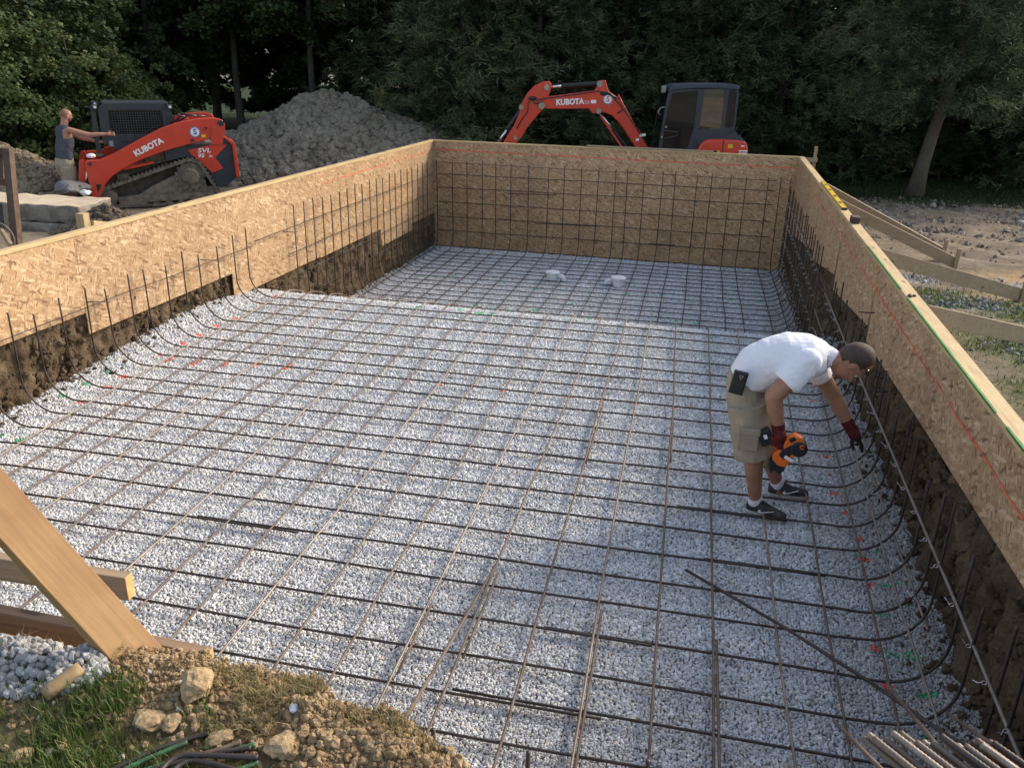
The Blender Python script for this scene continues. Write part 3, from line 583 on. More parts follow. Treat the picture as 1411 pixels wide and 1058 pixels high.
for i, (x0, y0, sl) in enumerate(longs):
    yy = [y for y in np.arange(-1.7, 6.45, 0.2)] + [6.45, 6.6, 6.8, 7.0, 7.3, 7.6, 7.9]
    pt = np.array([(x0 + sl * (y - y0), y, float(zbar(y)) + 0.019) for y in yy]); pt = pt[(pt[:, 0] > XL + 0.12)]
    pt = pt[pt[:, 1] > edge_y(pt[:, 0]) - 0.2] if x0 > -3 else pt[pt[:, 1] > -1.3]
    rk = len(longs) - i
    if i == len(longs) - 1: pt[:, 2] += 0.10
    rebar(pt, f'rusty lengthwise rebar over shallow gravel curving over the drop, {ORD[rk - 1]} bar from the right wall', M_RUST if i % 3 else M_BARGREY, amp=0.022, group=G_LONG)
# doubled laps on a few lengthwise bars
for i, ya, yb in ((17, -1.3, 0.9), (15, -0.6, 0.9), (13, 0.2, 1.2), (14, 2.6, 3.9), (12, 0.0, 0.8), (16, 2.8, 3.8)):
    x0, y0, sl = longs[i]; pt = np.array([(x0 + 0.017 + sl * (y - y0), y, float(zbar(y)) + 0.019) for y in np.arange(ya, yb, 0.2)])
    rebar(pt, f'short lap rebar doubled beside the {ORD[len(longs) - i - 1]} lengthwise bar from the right wall', M_RUST, amp=0.004, group='short lap bars')
# deep end
farx = [600 + (v_ - 188) / 4.703 for v_ in ()]
fx = [560 + v_ / 4.703 for v_ in (200, 305, 395, 492, 587, 682, 795, 915, 1022, 1130, 1235, 1345)] + [830 + v_ / 4.703 for v_ in (160, 262, 373, 467, 597, 690, 817, 912, 1060, 1145, 1195)]
for i, px in enumerate(fx):
    q = ony(px, 262 + (px - 602) * 0.045, YF - 0.10); x = q[0]; zt = -0.38 - 0.03 * random.random()
    b_ = bend(YF - 0.42, -2.175, YF - 0.10, zt, 0, 0); up = np.stack([np.full(len(b_), x), b_[:, 0], b_[:, 2]], 1)
    up[:, 0] += np.linspace(0, random.uniform(-0.03, 0.03), len(up))
    line = [(x + -0.02 * (y - YF), y, float(zbar(y)) + 0.015) for y in [7.2, 7.5, 7.9] + list(np.arange(8.2, YF - 0.45, 0.25))]
    rebar(np.concatenate([line, up]), f'lengthwise rebar of the deep end, turned up the far wall, {ORD[i]} from the left corner', M_BAR, amp=0.018, group='deep end lengthwise rebar')
for k, y in enumerate(np.arange(7.55, YF - 0.2, 0.300)):
    zf = float(zbar(y)); zl = -0.40 + 0.05 * random.random(); zr = -0.45 - 0.08 * random.random()
    L_ = bend(XL + 0.40, zf, XL + 0.09, zl, y - 0.14, y - 0.14)[::-1]; Rr = bend(XR - 0.45, zf, XR - 0.11, zr, y + 0.03, y + 0.03 + random.uniform(-.03, .03))
    line = [(x, y + SK * x, zf) for x in np.arange(XL + 0.5, XR - 0.46, 0.3)]
    rebar(np.concatenate([L_, line, Rr]), f'crosswise rebar of the deep end bent up both side walls, {ORD[k]} row past the drop', M_BAR, amp=0.018, group='deep end crosswise rebar')
# horizontal bars tied to the far wall
for k, (py0, py1) in enumerate(((224.6, 249), (240.6, 263), (258.7, 282), (278.9, 306), (299, 327), (318, 349))):
    z0 = ony(624, py0, YF - 0.12)[2]; z1 = ony(1060, py1, YF - 0.12)[2]
    xa = XL + 0.15; xb = XR - 0.15; o = rebar([(x, YF - 0.118, z0 + (z1 - z0) * (x - xa) / (xb - xa)) for x in np.arange(xa, xb, 0.25)], f'horizontal rebar tied across the far form wall, {ORD[k]} from the top', M_BAR, amp=0.022, r=0.005 if k == 0 else BR, group='horizontal rebar on the far wall')
for k, (pxa, pya, pxb, pyb) in enumerate(((700, 267, 766, 269), (737, 308, 823, 312), (893, 336, 930, 338))):
    a = ony(pxa, pya, YF - 0.13); b = ony(pxb, pyb, YF - 0.13); rebar(resample([a, b]), f'short dark lap rebar on the far form wall, {ORD[k]} from the top', M_BAR, amp=0.003, r=0.009, group='short laps on the far wall')
# horizontals along the left and right walls
def tie(root, p):
    mb = MB(); s = random.uniform(0.8, 1.3); a = random.uniform(0, 6.28)
    t = np.linspace(0, 2 * math.pi, 9); mb.tube([(0.010 * math.cos(u), 0.002 * math.sin(3 * u), 0.010 * math.sin(u)) for u in t], 0.0016, 4, False)
    d = np.array([-0.8, math.cos(a) * 0.7, math.sin(a) * 0.5]); mb.tube([(-0.01, 0, 0), d * 0.02 * s, d * 0.038 * s + (0, 0.010, 0.006)], 0.0017, 4)
    mb.tube([d * 0.02 * s, d * 0.032 * s + (0, -0.012, 0.010)], 0.0017, 4)
    o = mb.build('wire_tie', M_WIRE, root); o.location = p
for k, (z, ya, yb) in enumerate(((-0.70, -2, 6.5), (-0.66, 6.3, YF - .1), (-1.02, 7.2, YF - .1), (-1.36, 7.6, YF - .1), (-1.70, 8.0, YF - .1))):
    lab = ('thin rebar running along the left wall above the shallow gravel', 'topmost long rebar along the left wall of the deep end', 'second long rebar down the left wall of the deep end', 'third long rebar down the left wall of the deep end', 'lowest long rebar along the left wall of the deep end')[k]
    rebar([(XL + 0.078, y, z) for y in np.arange(ya, yb, 0.25)], lab, M_BAR, r=0.005 if k == 0 else 0.0065, amp=0.03)
for k, (xa, ya, xb, yb) in enumerate(((119, 416, 150, 416), (276, 358, 303, 359), (390, 319, 410, 320))):
    a = onx(xa, ya, XL + 0.09); b = onx(xb, yb, XL + 0.13); rebar([a, (a + b) / 2, b], f'short loose rebar tip sticking out from the left wall bars, {ORD[k]} from the near end', M_BAR, r=0.006, amp=0, group='short tips at the left wall')
for k, (z, ya, yb, mm, r) in enumerate(((-0.86, -2.0, 7.0, M_BARGREY, 0.009), (-1.22, 0.9, 7.5, M_BARGREY, 0.008), (-0.78, 6.2, YF - .1, M_BAR, 0.0075), (-1.10, 7.0, YF - .1, M_BAR, 0.0075), (-1.42, 7.4, YF - .1, M_BAR, 0.0075), (-1.75, 7.8, YF - .1, M_BAR, 0.0075))):
    lab = ('pale grey rebar with wire ties along the right wall, upper of two near the worker', 'pale grey rebar low along the right wall, under the upper tied bar', 'topmost long tied rebar along the right wall of the deep end', 'second long tied rebar along the right wall of the deep end', 'third long tied rebar along the right wall of the deep end', 'lowest long tied rebar along the right wall of the deep end')[k]
    o = rebar([(XR - 0.118, y, z) for y in np.arange(ya, yb, 0.25)], lab, mm, r=r, amp=0.018)
    for y in (rows if k < 2 else np.arange(7.58, YF - .2, 0.3)):
        if ya < y < yb: tie(o, np.array([XR - 0.135, y + 0.03 + random.uniform(-.02, .02), z + random.uniform(-.01, .01)]) - np.array(o.location))
for k, (xa, ya, xb, yb, X_) in enumerate(((1240, 686, 1325, 690, XR - 0.1), (1378, 1018, 1420, 1019, XR - .1), (1205, 431, 1183, 430, XR - 0.1), (1106, 299, 1118, 299, XR - .1), (1110, 328, 1129, 328, XR - .1), (1131, 370, 1151, 370, XR - .1), (1195, 538, 1240, 541, XR - 0.1))):
    a = onx(xa, ya, X_); N_ = np.array(CR[:, 1]); b = onplane(xb, yb, a, N_); rebar([a, (a + b) / 2, b], f'short rebar dowel pointing across at the right wall, {ORD[k]} of seven in height order', M_BAR, r=0.006, amp=0, group='dowels at the right wall')
# short starter bars standing at the near brink
for k, (px, py0, py1) in enumerate(((465, 984, 1000), (597, 1004, 1040), (728, 1035, 1075), (893, 1047, 1100))):
    a = ony(px, py0, -1.38); rebar([a, a - (0, 0, 0.4), a - (0, 0, 0.9)], f'short black rebar stub poking up at the near brink, {ORD[k]} from the left', M_BAR, r=0.0075, amp=0, group='stubs at the near brink')
# loose bars
a = onz(945, 785, -1.375); b = onz(1075, 860, -1.33); c = onz(1200, 940, -1.18); d = onz(1300, 1010, -0.80); e = onz(1420, 1085, -0.25)
rebar(resample([a, b, c, d, e], 0.1), 'loose bent rebar lying from the bundle out over the gravel toward the worker', M_BAR, r=0.0095, amp=0.004, n=8)
a = onz(1222, 942, -1.0); e = onz(1330, 1075, -0.20); rebar(resample([a, e]), 'loose brown rebar crossing over the bent one beside the orange mark', M_RUST, amp=0.003, n=8)
a = onz(1305, 982, -0.75); e = onz(1420, 1062, -0.2); rebar(resample([a, e]), 'loose brown rebar nearest the right wall, sticking out past the bundle', M_RUST, amp=0.003, n=8)
a = onz(1149, 993, -0.9); e = onz(1240, 1085, -0.16); rebar(resample([a, e]), 'loose brown rebar on the left flank of the bundle', M_RUST, amp=0.003, n=8)
a = onz(683, 778, -1.375); b = onz(600, 920, -1.10); c = onz(512, 1065, -0.10)
rebar(resample([a, b, c]), 'long rusty rebar leaning from the grassy brink down onto the gravel', M_RUST, r=0.0085, amp=0.004, n=8)
# stacked straight bars, bottom right corner, ribbed
def ribbed(p0, p1, r, mat_, lab, grp):
    p0 = np.asarray(p0, float); p1 = np.asarray(p1, float); L = np.linalg.norm(p1 - p0); n = int(L / 0.0055); t = np.linspace(0, 1, n)[:, None]; p = p0 + (p1 - p0) * t
    rr = np.where(np.arange(n) % 2 == 0, r, r * 1.18); c = p[0].copy(); o = MB().tube(p - c, rr, 8).build('rebar', mat_, None, smooth=True); o.location = c; tag(o, lab, 'rebar', grp)
dirv = onz(1300, 1090, -0.08) - onz(1204, 1016, -0.08); dirv /= np.linalg.norm(dirv)
tips = [(1189, 1016), (1196, 1011), (1204, 1017), (1211, 1020), (1219, 1018), (1229, 1009), (1240, 997 + 12), (1250, 1023), (1262, 1022), (1271, 1021), (1284, 1023), (1296, 1013), (1306, 1024), (1318, 1026), (1330, 1027), (1338, 1022), (1345, 1019), (1352, 1026), (1362, 1021), (1368, 1023)]
for k, (px, py) in enumerate(tips):
    z = -0.085 + 0.018 * (k % 3); a = onz(px, py, z); ribbed(a, a + dirv * 1.5 + np.array([0, 0, -0.05 + 0.03 * (k % 2)]), 0.0085, (M_RUST, M_BARGREY, M_RUST, M_BAR)[k % 4], f'ribbed straight rebar in the bundle at the bottom right, tip {ORD[k]} from the left', 'bundle of straight rebar')
# drains
for k, (px, py, s) in enumerate(((761, 382, 1), (851, 390, -1))):
    q = onz(px, py + 6, -2.215); t = thing('drain_pot', ('white PVC main drain pot on the deep gravel, elbow on its right', 'white PVC main drain pot on the deep gravel, elbow on its left')[k], 'drain', (q[0], q[1], -2.195))
    MB().lathe([(0.095, 0), (0.10, 0.02), (0.11, 0.135), (0.135, 0.14), (0.137, 0.16), (0.131, 0.165)], (0, 0, 0), n=24).build('pot', M_PVC, t, smooth=False, bevel=0.004)
    MB().lathe([(0.127, 0.0), (0.127, 0.007), (0.118, 0.012)], (0, 0, 0.165), n=24).build('cover', M_PVC, t)
    el = [(s * 0.10, -0.02, 0.10)] + [(s * (0.155 + 0.055 * math.sin(u)), -0.02, 0.045 + 0.055 * math.cos(u)) for u in np.linspace(0, math.pi / 2, 6)] + [(s * 0.21, -0.02, -0.02)]
    MB().tube(el, [0.036, 0.036, 0.04, 0.04, 0.04, 0.04, 0.04, 0.036], 14).build('elbow', M_PVC, t, smooth=True)
# ================================================================== machines
UD = np.array([CR[0, 0], CR[1, 0], 0.0]); UD /= np.linalg.norm(UD)        # along the picture
ANG = math.atan2(UD[1], UD[0])
M_RED = mat('machine_orange_red', (0.60, 0.050, 0.022), 0.38, 0.10, 3.0, dirt=(0.20, 0.09, 0.055), damt=0.18, coat=0.15)
M_DARK = mat('cab_dark_steel', (0.030, 0.034, 0.042), 0.42, 0.2, 4.0, dirt=(0.10, 0.085, 0.065), damt=0.12)
M_NAVY = mat('cab_roof_navy', (0.030, 0.042, 0.072), 0.35, 0.15, 3.0, dirt=(0.10, 0.09, 0.08), damt=0.15)
M_MUDDY = mat('muddy_steel', (0.12, 0.098, 0.072), 0.85, 0.35, 5.0, dirt=(0.23, 0.185, 0.125), damt=0.7, bump=0.01, bscale=30)
M_TRACK = mat('muddy_rubber', (0.085, 0.073, 0.058), 0.88, 0.35, 6.0, dirt=(0.21, 0.17, 0.12), damt=0.7, bump=0.008, bscale=35)
M_HOSE = mat('black_hose', (0.012, 0.012, 0.013), 0.4, 0.2)
M_CHROME = mat('chrome_rod', (0.75, 0.75, 0.76), 0.18, 0.05, metal=1.0)
M_PIN = mat('pin_steel', (0.33, 0.30, 0.24), 0.45, 0.2, metal=0.6)
M_WHITE = mat('white_decal', (0.82, 0.82, 0.82), 0.4, 0.03)
M_BLUE = mat('blue_decal', (0.03, 0.07, 0.27), 0.4, 0.05)
M_REDDECAL = mat('red_decal', (0.6, 0.03, 0.04), 0.4, 0.05)
M_GLASSD = mat('dark_glass', (0.010, 0.013, 0.015), 0.06, 0.1, spec=0.6)
def mat_tinted():
    m, nt, b = newmat('tinted_glass'); b.inputs['Base Color'].default_value = (0.01, 0.012, 0.013, 1); b.inputs['Roughness'].default_value = 0.03; b.inputs['Specular IOR Level'].default_value = 1.0; b.inputs['IOR'].default_value = 1.8; b.inputs['Coat Weight'].default_value = 0.6; return m
M_MIRROR = mat_tinted()
def disc(root, name, c, r, m, y, th=0.006, n=20): return MB().lathe([(r, 0), (r, th)], (c[0], y, c[1]), axis=(0, -1, 0), n=n).build(name, m, root)
def emblem(root, c, r, y):
    e = disc(root, 'round_emblem', c, r, M_BLUE, y, 0.004, 28)
    d = MB().lathe([(r * 0.78, 0), (r * 0.78, 0.003)], (c[0], y - 0.0045, c[1]), axis=(0, -1, 0), n=28).build('disc', M_WHITE, e)
    mb = MB(); k = 30                                                          # dashes of lettering round the rim
    for i in range(k):
        a = 2 * math.pi * i / k; a2 = a + 0.11
        mb.add([(c[0] + r * q * math.cos(t), y - 0.0045, c[1] + r * q * math.sin(t)) for q, t in ((.84, a), (.93, a), (.93, a2), (.84, a2))], [(0, 1, 2, 3)])
    mb.build('rim_marks', M_WHITE, e)
    text('S', 'letter', r * 1.5, M_REDDECAL if r > 0.11 else M_BLUE, e, (c[0], y - 0.0085, c[1]), bold=0.004, ext=0.001)
def P2(pts, s, ox, oy): return [((x - ox) * s, (oy - y) * s) for x, y in pts]
def smooth_poly(pts, it=1):
    p = np.asarray(pts, float)
    for _ in range(it): q = np.roll(p, -1, 0); p = np.stack([0.75 * p + 0.25 * q, 0.25 * p + 0.75 * q], 1).reshape(-1, 2)
    return p.tolist()

def round_poly(pts, r=9, n=4):
    p = np.asarray(pts, float); out = []
    for i in range(len(p)):
        a, b, c = p[i - 1], p[i], p[(i + 1) % len(p)]; u = (a - b) / np.linalg.norm(a - b); v = (c - b) / np.linalg.norm(c - b); q = min(r, np.linalg.norm(a - b) * .45, np.linalg.norm(c - b) * .45)
        for t in np.linspace(0, 1, n): out.append(tuple((1 - t) ** 2 * (b + u * q) + 2 * t * (1 - t) * b + t * t * (b + v * q)))
    return out
# ---------------------------------------------------------------- compact track loader
LS = 0.00236 * 1.0
def T(pts): return [(x * 0.99, z * 0.955) for x, z in P2(pts, LS, 210, 990)]
q = onz(153.7, 289.5, -1.42)
ld = thing('track_loader', 'red and dark grey compact track loader parked by the soil heap, lift arms lowered', 'track loader', (q[0], q[1], -1.42), ANG + math.radians(25))
WID = 1.90
def tpath(zs=1.0):
    c1 = np.array([212, 880.0]); r1 = 92; c2 = np.array([885, 690.0]); r2 = 128; c3 = np.array([1045, 900.0]); r3 = 78
    pts = []
    for c, r, a0, a1 in ((c1, r1, 270, 118), (c2, r2, 103, 25), (c3, r3, 20, -90)):
        for a in np.linspace(math.radians(a0), math.radians(a1), 14): pts.append((c[0] + r * zs * math.cos(a), c[1] - r * zs * math.sin(a)))
    return pts
def shrink(pts, d):
    p = np.array(pts, float); t = np.roll(p, -1, 0) - np.roll(p, 1, 0); t /= np.linalg.norm(t, axis=1)[:, None] + 1e-9; n = np.stack([-t[:, 1], t[:, 0]], 1); c = p.mean(0)
    s = np.sign(((c - p) * n).sum(1)); s[s == 0] = 1; return (p + n * d * s[:, None]).tolist()
for side, (y0, y1) in enumerate(((0.0, 0.45), (WID - 0.45, WID))):
    o_ = np.array(T(tpath())); i_ = np.array(T(shrink(tpath(), 26))); n = len(o_); mb = MB()
    v = [(x, y, z) for y in (y0, y1) for x, z in o_] + [(x, y, z) for y in (y0, y1) for x, z in i_]
    f = []
    for i in range(n):
        j = (i + 1) % n; f += [(i, j, n + j, n + i), (2 * n + i, 3 * n + i, 3 * n + j, 2 * n + j), (i, 2 * n + i, 2 * n + j, j), (n + i, n + j, 3 * n + j, 3 * n + i)]
    mb.add(v, f)
    # tread lugs
    d = np.concatenate([[0], np.cumsum(np.linalg.norm(np.diff(np.vstack([o_, o_[:1]]), axis=0), axis=1))]); oc = np.vstack([o_, o_[:1]])
    for s in np.arange(0, d[-1], 0.085):
        x = np.interp(s, d, oc[:, 0]); z = np.interp(s, d, oc[:, 1]); x2 = np.interp((s + 0.02) % d[-1], d, oc[:, 0]); z2 = np.interp((s + 0.02) % d[-1], d, oc[:, 1]); t = np.array([x2 - x, 0, z2 - z]); L_ = np.linalg.norm(t)
        if L_ < 1e-4: continue
        t /= L_; nn = np.array([-t[2], 0, t[0]]); R = np.stack([t, (0, 1, 0), nn], 1); cc = np.array([x, (y0 + y1) / 2, z]); out = np.sign(np.dot(cc - np.array([o_[:, 0].mean(), cc[1], o_[:, 1].mean()]), nn)); mb.box(cc + nn * out * 0.010, (0.042, y1 - y0 - 0.02, 0.024), R)
    tr = mb.build('track', M_TRACK, ld)
    ya = y0 + 0.05
    fp = MB().prism(T([(270, 890), (450, 870), (560, 800), (780, 700), (960, 700), (1040, 860), (1010, 930), (500, 945), (300, 960)]), y0 + 0.07, y1 - 0.05).build('track_frame', M_MUDDY, tr)
    MB().prism(T([(272, 893), (640, 872), (1040, 872), (1035, 930), (510, 935), (490, 958), (285, 962)]), y0 + 0.015, y0 + 0.08).build('rail', M_MUDDY, tr, bevel=0.01)
    cx, cz = T([(885, 720)])[0]
    mb = MB().lathe([(0.27, 0), (0.27, 0.05)], (cx, y0 + 0.09, cz), axis=(0, -1, 0), n=28)
    for k in range(15):
        a = 2 * math.pi * k / 15; mb.lathe([(0.028, 0), (0.028, 0.06)], (cx + 0.285 * math.cos(a), y0 + 0.09, cz + 0.285 * math.sin(a)), axis=(0, -1, 0), n=8)
    sp = mb.build('sprocket', M_TRACK, tr)
    MB().lathe([(0.17, 0), (0.17, 0.05), (0.135, 0.07), (0.13, 0.10), (0.0, 0.105)], (cx, y0 + 0.05, cz), axis=(0, -1, 0), n=24).build('hub', M_MUDDY, sp)
    for zx in (212, 1040):
        c = T([(zx, 885)])[0]; MB().lathe([(0.155, 0), (0.155, 0.06), (0.07, 0.065), (0.07, 0.09)], (c[0], y0 + 0.10, c[1]), axis=(0, -1, 0), n=24).build('idler', M_MUDDY, tr)
    for zx in (380, 480, 580, 680, 780, 880, 960):
        c = T([(zx, 950)])[0]; MB().lathe([(0.065, 0), (0.065, 0.06)], (c[0], y0 + 0.09, c[1]), axis=(0, -1, 0), n=14).build('roller', M_MUDDY, tr)
# body between the tracks and the tail
MB().prism(T([(180, 900), (180, 620), (330, 560), (700, 470), (1100, 440), (1240, 470), (1270, 760), (1180, 830), (1060, 850)]), 0.46, WID - 0.46).build('chassis', M_MUDDY, ld, bevel=0.02)
MB().prism(T([(690, 480), (900, 440), (1180, 445), (1250, 415), (1278, 430), (1296, 735), (1185, 825), (1120, 838), (1090, 800), (1010, 640), (930, 560), (860, 555), (700, 590)]), 0.10, WID - 0.10).build('rear_body', M_DARK, ld, bevel=0.015)
for y in (0.072, WID - 0.092): MB().prism(T([(885, 492), (1085, 450), (1222, 450), (1165, 505), (1108, 565), (1170, 660), (1072, 700), (985, 605), (925, 545)]), y, y + 0.02).build('side_panel', M_RED, ld, bevel=0.004)
MB().prism(T([(1232, 412), (1275, 415), (1290, 450), (1303, 740), (1272, 745), (1262, 460)]), 0.02, WID - 0.02).build('rear_door', M_RED, ld, bevel=0.012)
MB().prism(T([(345, 640), (600, 585), (600, 605), (360, 655)]), 0.10, 0.44).build('fender', M_RED, ld, bevel=0.01)
MB().prism(T([(520, 640), (560, 540), (690, 500), (860, 470), (870, 560), (760, 590)]), 0.30, 0.5).build('side_cover', M_MUDDY, ld, bevel=0.02)
MB().prism(T([(290, 700), (385, 680), (385, 740), (290, 760)]), 0.2, 0.42).build('step', M_MUDDY, ld, bevel=0.01)
# lift arms
ARM = [(60, 570), (75, 556), (180, 553), (300, 500), (480, 402), (700, 290), (860, 240), (1000, 214), (1130, 208), (1195, 226), (1214, 258), (1206, 330), (1196, 372), (1092, 372), (1060, 398), (930, 428), (700, 490), (500, 562), (370, 622), (250, 700), (190, 770), (150, 850), (112, 892), (76, 882), (66, 720)]
for k, y0 in enumerate((-0.02, WID - 0.13)):
    ar = MB().prism(T(ARM), y0, y0 + 0.15).build('lift_arm', M_RED, ld, bevel=0.018)
    MB().prism(T([(1100, 280), (1214, 262), (1206, 335), (1174, 442), (1084, 442)]), y0 - 0.022, y0 + 0.0).build('rear_link', M_RED, ar, bevel=0.008)
    ys = y0 - 0.004 if k == 0 else y0 + 0.154
    for c, r in (((1182, 256), 0.060), ((1052, 298), 0.026), ((928, 402), 0.030), ((100, 585), 0.035)):
        c = T([c])[0]; MB().lathe([(r, 0), (r, 0.03)], (c[0], ys + 0.0, c[1]), axis=(0, -1, 0) if k == 0 else (0, 1, 0), n=18).build('pin', M_DARK, ar)
    MB().prism(T([(120, 760), (165, 762), (128, 830)]), y0 - 0.003, y0 + 0.153).build('notch', M_HOSE, ar)
    if k == 0:
        c = T([(570, 455)])[0]; text('KUBOTA', 'lettering', 0.155, M_WHITE, ar, (c[0], y0 - 0.004, c[1]), rot=(math.pi / 2, -0.445, 0), bold=0.006, sx=0.98, ext=0.002)
        emblem(ar, T([(958, 330)])[0], 0.105, y0 - 0.003)
        c = T([(1026, 366)])[0]; MB().box((c[0], y0 - 0.004, c[1]), (0.085, 0.006, 0.055)).build('warning_label', M_YEL, ar)
c = T([(1020, 498)])[0]; text('SVL', 'lettering', 0.125, M_WHITE, ld, (c[0], 0.064, c[1]), bold=0.0022, sx=1.35, ext=0.002, shear=0.2)
c = T([(990, 543)])[0]; text('95', 'lettering', 0.105, M_WHITE, ld, (c[0], 0.064, c[1]), bold=0.002, sx=1.25, ext=0.002, shear=0.2)
c = T([(1070, 547)])[0]; text('2s', 'lettering', 0.07, M_WHITE, ld, (c[0], 0.064, c[1]), bold=0.001, sx=1.2, ext=0.002, shear=0.2)
# coupler and front plate
MB().prism(T([(20, 560), (60, 545), (70, 600), (30, 780), (-5, 800), (-10, 740)]), 0.1, WID - 0.1).build('coupler', M_RED, ld, bevel=0.015)
MB().beam((T([(75, 600)])[0][0], 0.30, T([(75, 600)])[0][1]), (T([(20, 800)])[0][0], 0.30, T([(20, 800)])[0][1]), 0.06, 0.06).build('tilt_cylinder', M_CHROME, ld)
MB().prism(T([(30, 600), (62, 600), (70, 880), (20, 880), (0, 800)]), 0.35, WID - 0.35).build('front_plate', M_DARK, ld, bevel=0.01)
mb = MB()
for w in range(5):
    a = T([(90 + 10 * w, 540)])[0]; mb.tube([(a[0], 0.2 + .04 * w, a[1] - .05), (a[0] + .02, 0.2 + .04 * w, a[1] + .05), (a[0] + .12, 0.22 + .04 * w, a[1] + .06), (a[0] + .25, 0.25 + .04 * w, a[1] - .02)], 0.014, 6)
mb.build('hose', M_HOSE, ld, smooth=True)
c = T([(115, 525)])[0]; MB().ell((c[0], 0.15, c[1]), (0.09, 0.07, 0.05), nu=8, nv=6).build('rag', M_WHITE, ld)
mb = MB()
for w, (a, b_) in enumerate((((740, 300), (900, 205)), ((760, 290), (1000, 200)), ((800, 275), (1070, 205)))):
    a = T([a])[0]; b_ = T([b_])[0]; mb.tube([(a[0], 0.2 + .05 * w, a[1] - .02), ((a[0] + b_[0]) / 2, 0.2 + .05 * w, max(a[1], b_[1]) + 0.04), (b_[0], 0.18 + .05 * w, b_[1])], 0.018, 6)
mb.build('hose', M_HOSE, ld, smooth=True)
MB().prism(T([(745, 250), (800, 240), (840, 280), (930, 225), (950, 240), (760, 320)]), 0.6, 0.9).build('engine_cover', M_RED, ld, bevel=0.02)
# cab: dark shell with mesh side screens
cb0, cb1 = 0.42, WID - 0.42
OUT = smooth_poly([(150, 150), (165, 118), (205, 96), (640, 93), (700, 112), (735, 165), (742, 300), (742, 520), (155, 520)], 1)
INN = smooth_poly([(225, 165), (240, 150), (640, 150), (655, 165), (655, 345), (640, 358), (240, 358), (225, 345)], 1)
cabr = bpy.data.objects.new('cab', None); COL.objects.link(cabr); cabr.parent = ld; cabr.location = (0.16, 0, 0)
for y0 in (cb0, cb1 - 0.05):
    o_ = np.array(T(OUT)); i_ = np.array(T(INN)); mb = MB(); bm = bmesh.new()
    for yy in (y0, y0 + 0.05):
        ov = [bm.verts.new((x, yy, z)) for x, z in o_]; iv = [bm.verts.new((x, yy, z)) for x, z in i_]
        es = [bm.edges.new((ov[i], ov[(i + 1) % len(ov)])) for i in range(len(ov))] + [bm.edges.new((iv[i], iv[(i + 1) % len(iv)])) for i in range(len(iv))]
        bmesh.ops.triangle_fill(bm, use_beauty=True, edges=es)
        if yy == y0: pv = (ov, iv)
    for a, b_ in ((pv[0], ov), (pv[1], iv)):
        for i in range(len(a)): bm.faces.new((a[i], a[(i + 1) % len(a)], b_[(i + 1) % len(a)], b_[i]))
    bmesh.ops.recalc_face_normals(bm, faces=bm.faces); me = bpy.data.meshes.new('side_frame'); bm.to_mesh(me); bm.free(); link('side_frame', me, M_DARK, cabr)
    MB().prism(T(INN), y0 + (0.046 if y0 == cb0 else 0.002), y0 + (0.049 if y0 == cb0 else 0.005)).build('pane', M_GLASSD, cabr)  # opaque dark sheets stand in for the shade inside the cab
    mb = MB(); a = T([(225, 150)])[0]; b_ = T([(655, 358)])[0]
    for x in np.arange(a[0] + .02, b_[0], 0.048): mb.box((x, y0 + 0.03, (a[1] + b_[1]) / 2), (0.007, 0.007, a[1] - b_[1]))
    for z in np.arange(b_[1] + .02, a[1], 0.048): mb.box(((a[0] + b_[0]) / 2, y0 + 0.037, z), (b_[0] - a[0], 0.007, 0.007))
    mb.build('mesh_screen', mat('screen_steel', (0.055, 0.058, 0.062), 0.5, 0.2), cabr)
    mb = MB()
    for zx in range(300, 640, 22):
        c = T([(zx, 425)])[0]; mb.box((c[0], y0 - 0.001 if y0 == cb0 else y0 + .051, c[1]), (0.035, 0.006, 0.03))
    mb.build('vents', M_HOSE, cabr)
a = T([(165, 100)])[0]; b_ = T([(735, 500)])[0]
MB().box(((a[0] + b_[0]) / 2, WID / 2, a[1] + 0.0), (b_[0] - a[0] - 0.1, cb1 - cb0 - 0.11, 0.05)).build('roof', M_DARK, cabr, bevel=0.015)
MB().box((b_[0] - 0.03, WID / 2, (a[1] + b_[1]) / 2), (0.03, cb1 - cb0 - 0.11, a[1] - b_[1])).build('rear_window', M_GLASSD, cabr)
a2 = T([(300, 520)])[0]; sx_ = T([(420, 300)])[0]
se = MB().box((sx_[0] + 0.1, WID / 2, sx_[1] - 0.22), (0.45, 0.5, 0.12)); se.box((sx_[0] + 0.32, WID / 2, sx_[1]), (0.10, 0.45, 0.6)); se.build('seat', M_HOSE, cabr, bevel=0.04)
MB().box((T([(162, 300)])[0][0] - 0.02, WID / 2, (a[1] + b_[1]) / 2), (0.025, cb1 - cb0 - 0.12, a[1] - b_[1])).build('front_door', M_GLASSD, cabr)
for zx in (128, 718):
    c = T([(zx, 126)])[0]
    for y in (cb0 - 0.03, cb1 + 0.03):
        h = MB().box((c[0], y, c[1]), (0.10, 0.08, 0.10)).build('work_light', M_DARK, cabr, bevel=0.015)
        MB().lathe([(0.026, 0), (0.026, 0.012)], (c[0] + 0.01, y - 0.04, c[1] + 0.004), axis=(0, -1, 0), n=12).build('lens', M_WHITE, h)
c = T([(218, 435)])[0]; MB().box((c[0], cb0 - 0.003, c[1]), (0.075, 0.004, 0.11)).build('label_plate', mat('grey_decal', (0.25, 0.26, 0.27), 0.5, 0.4, 40), cabr)
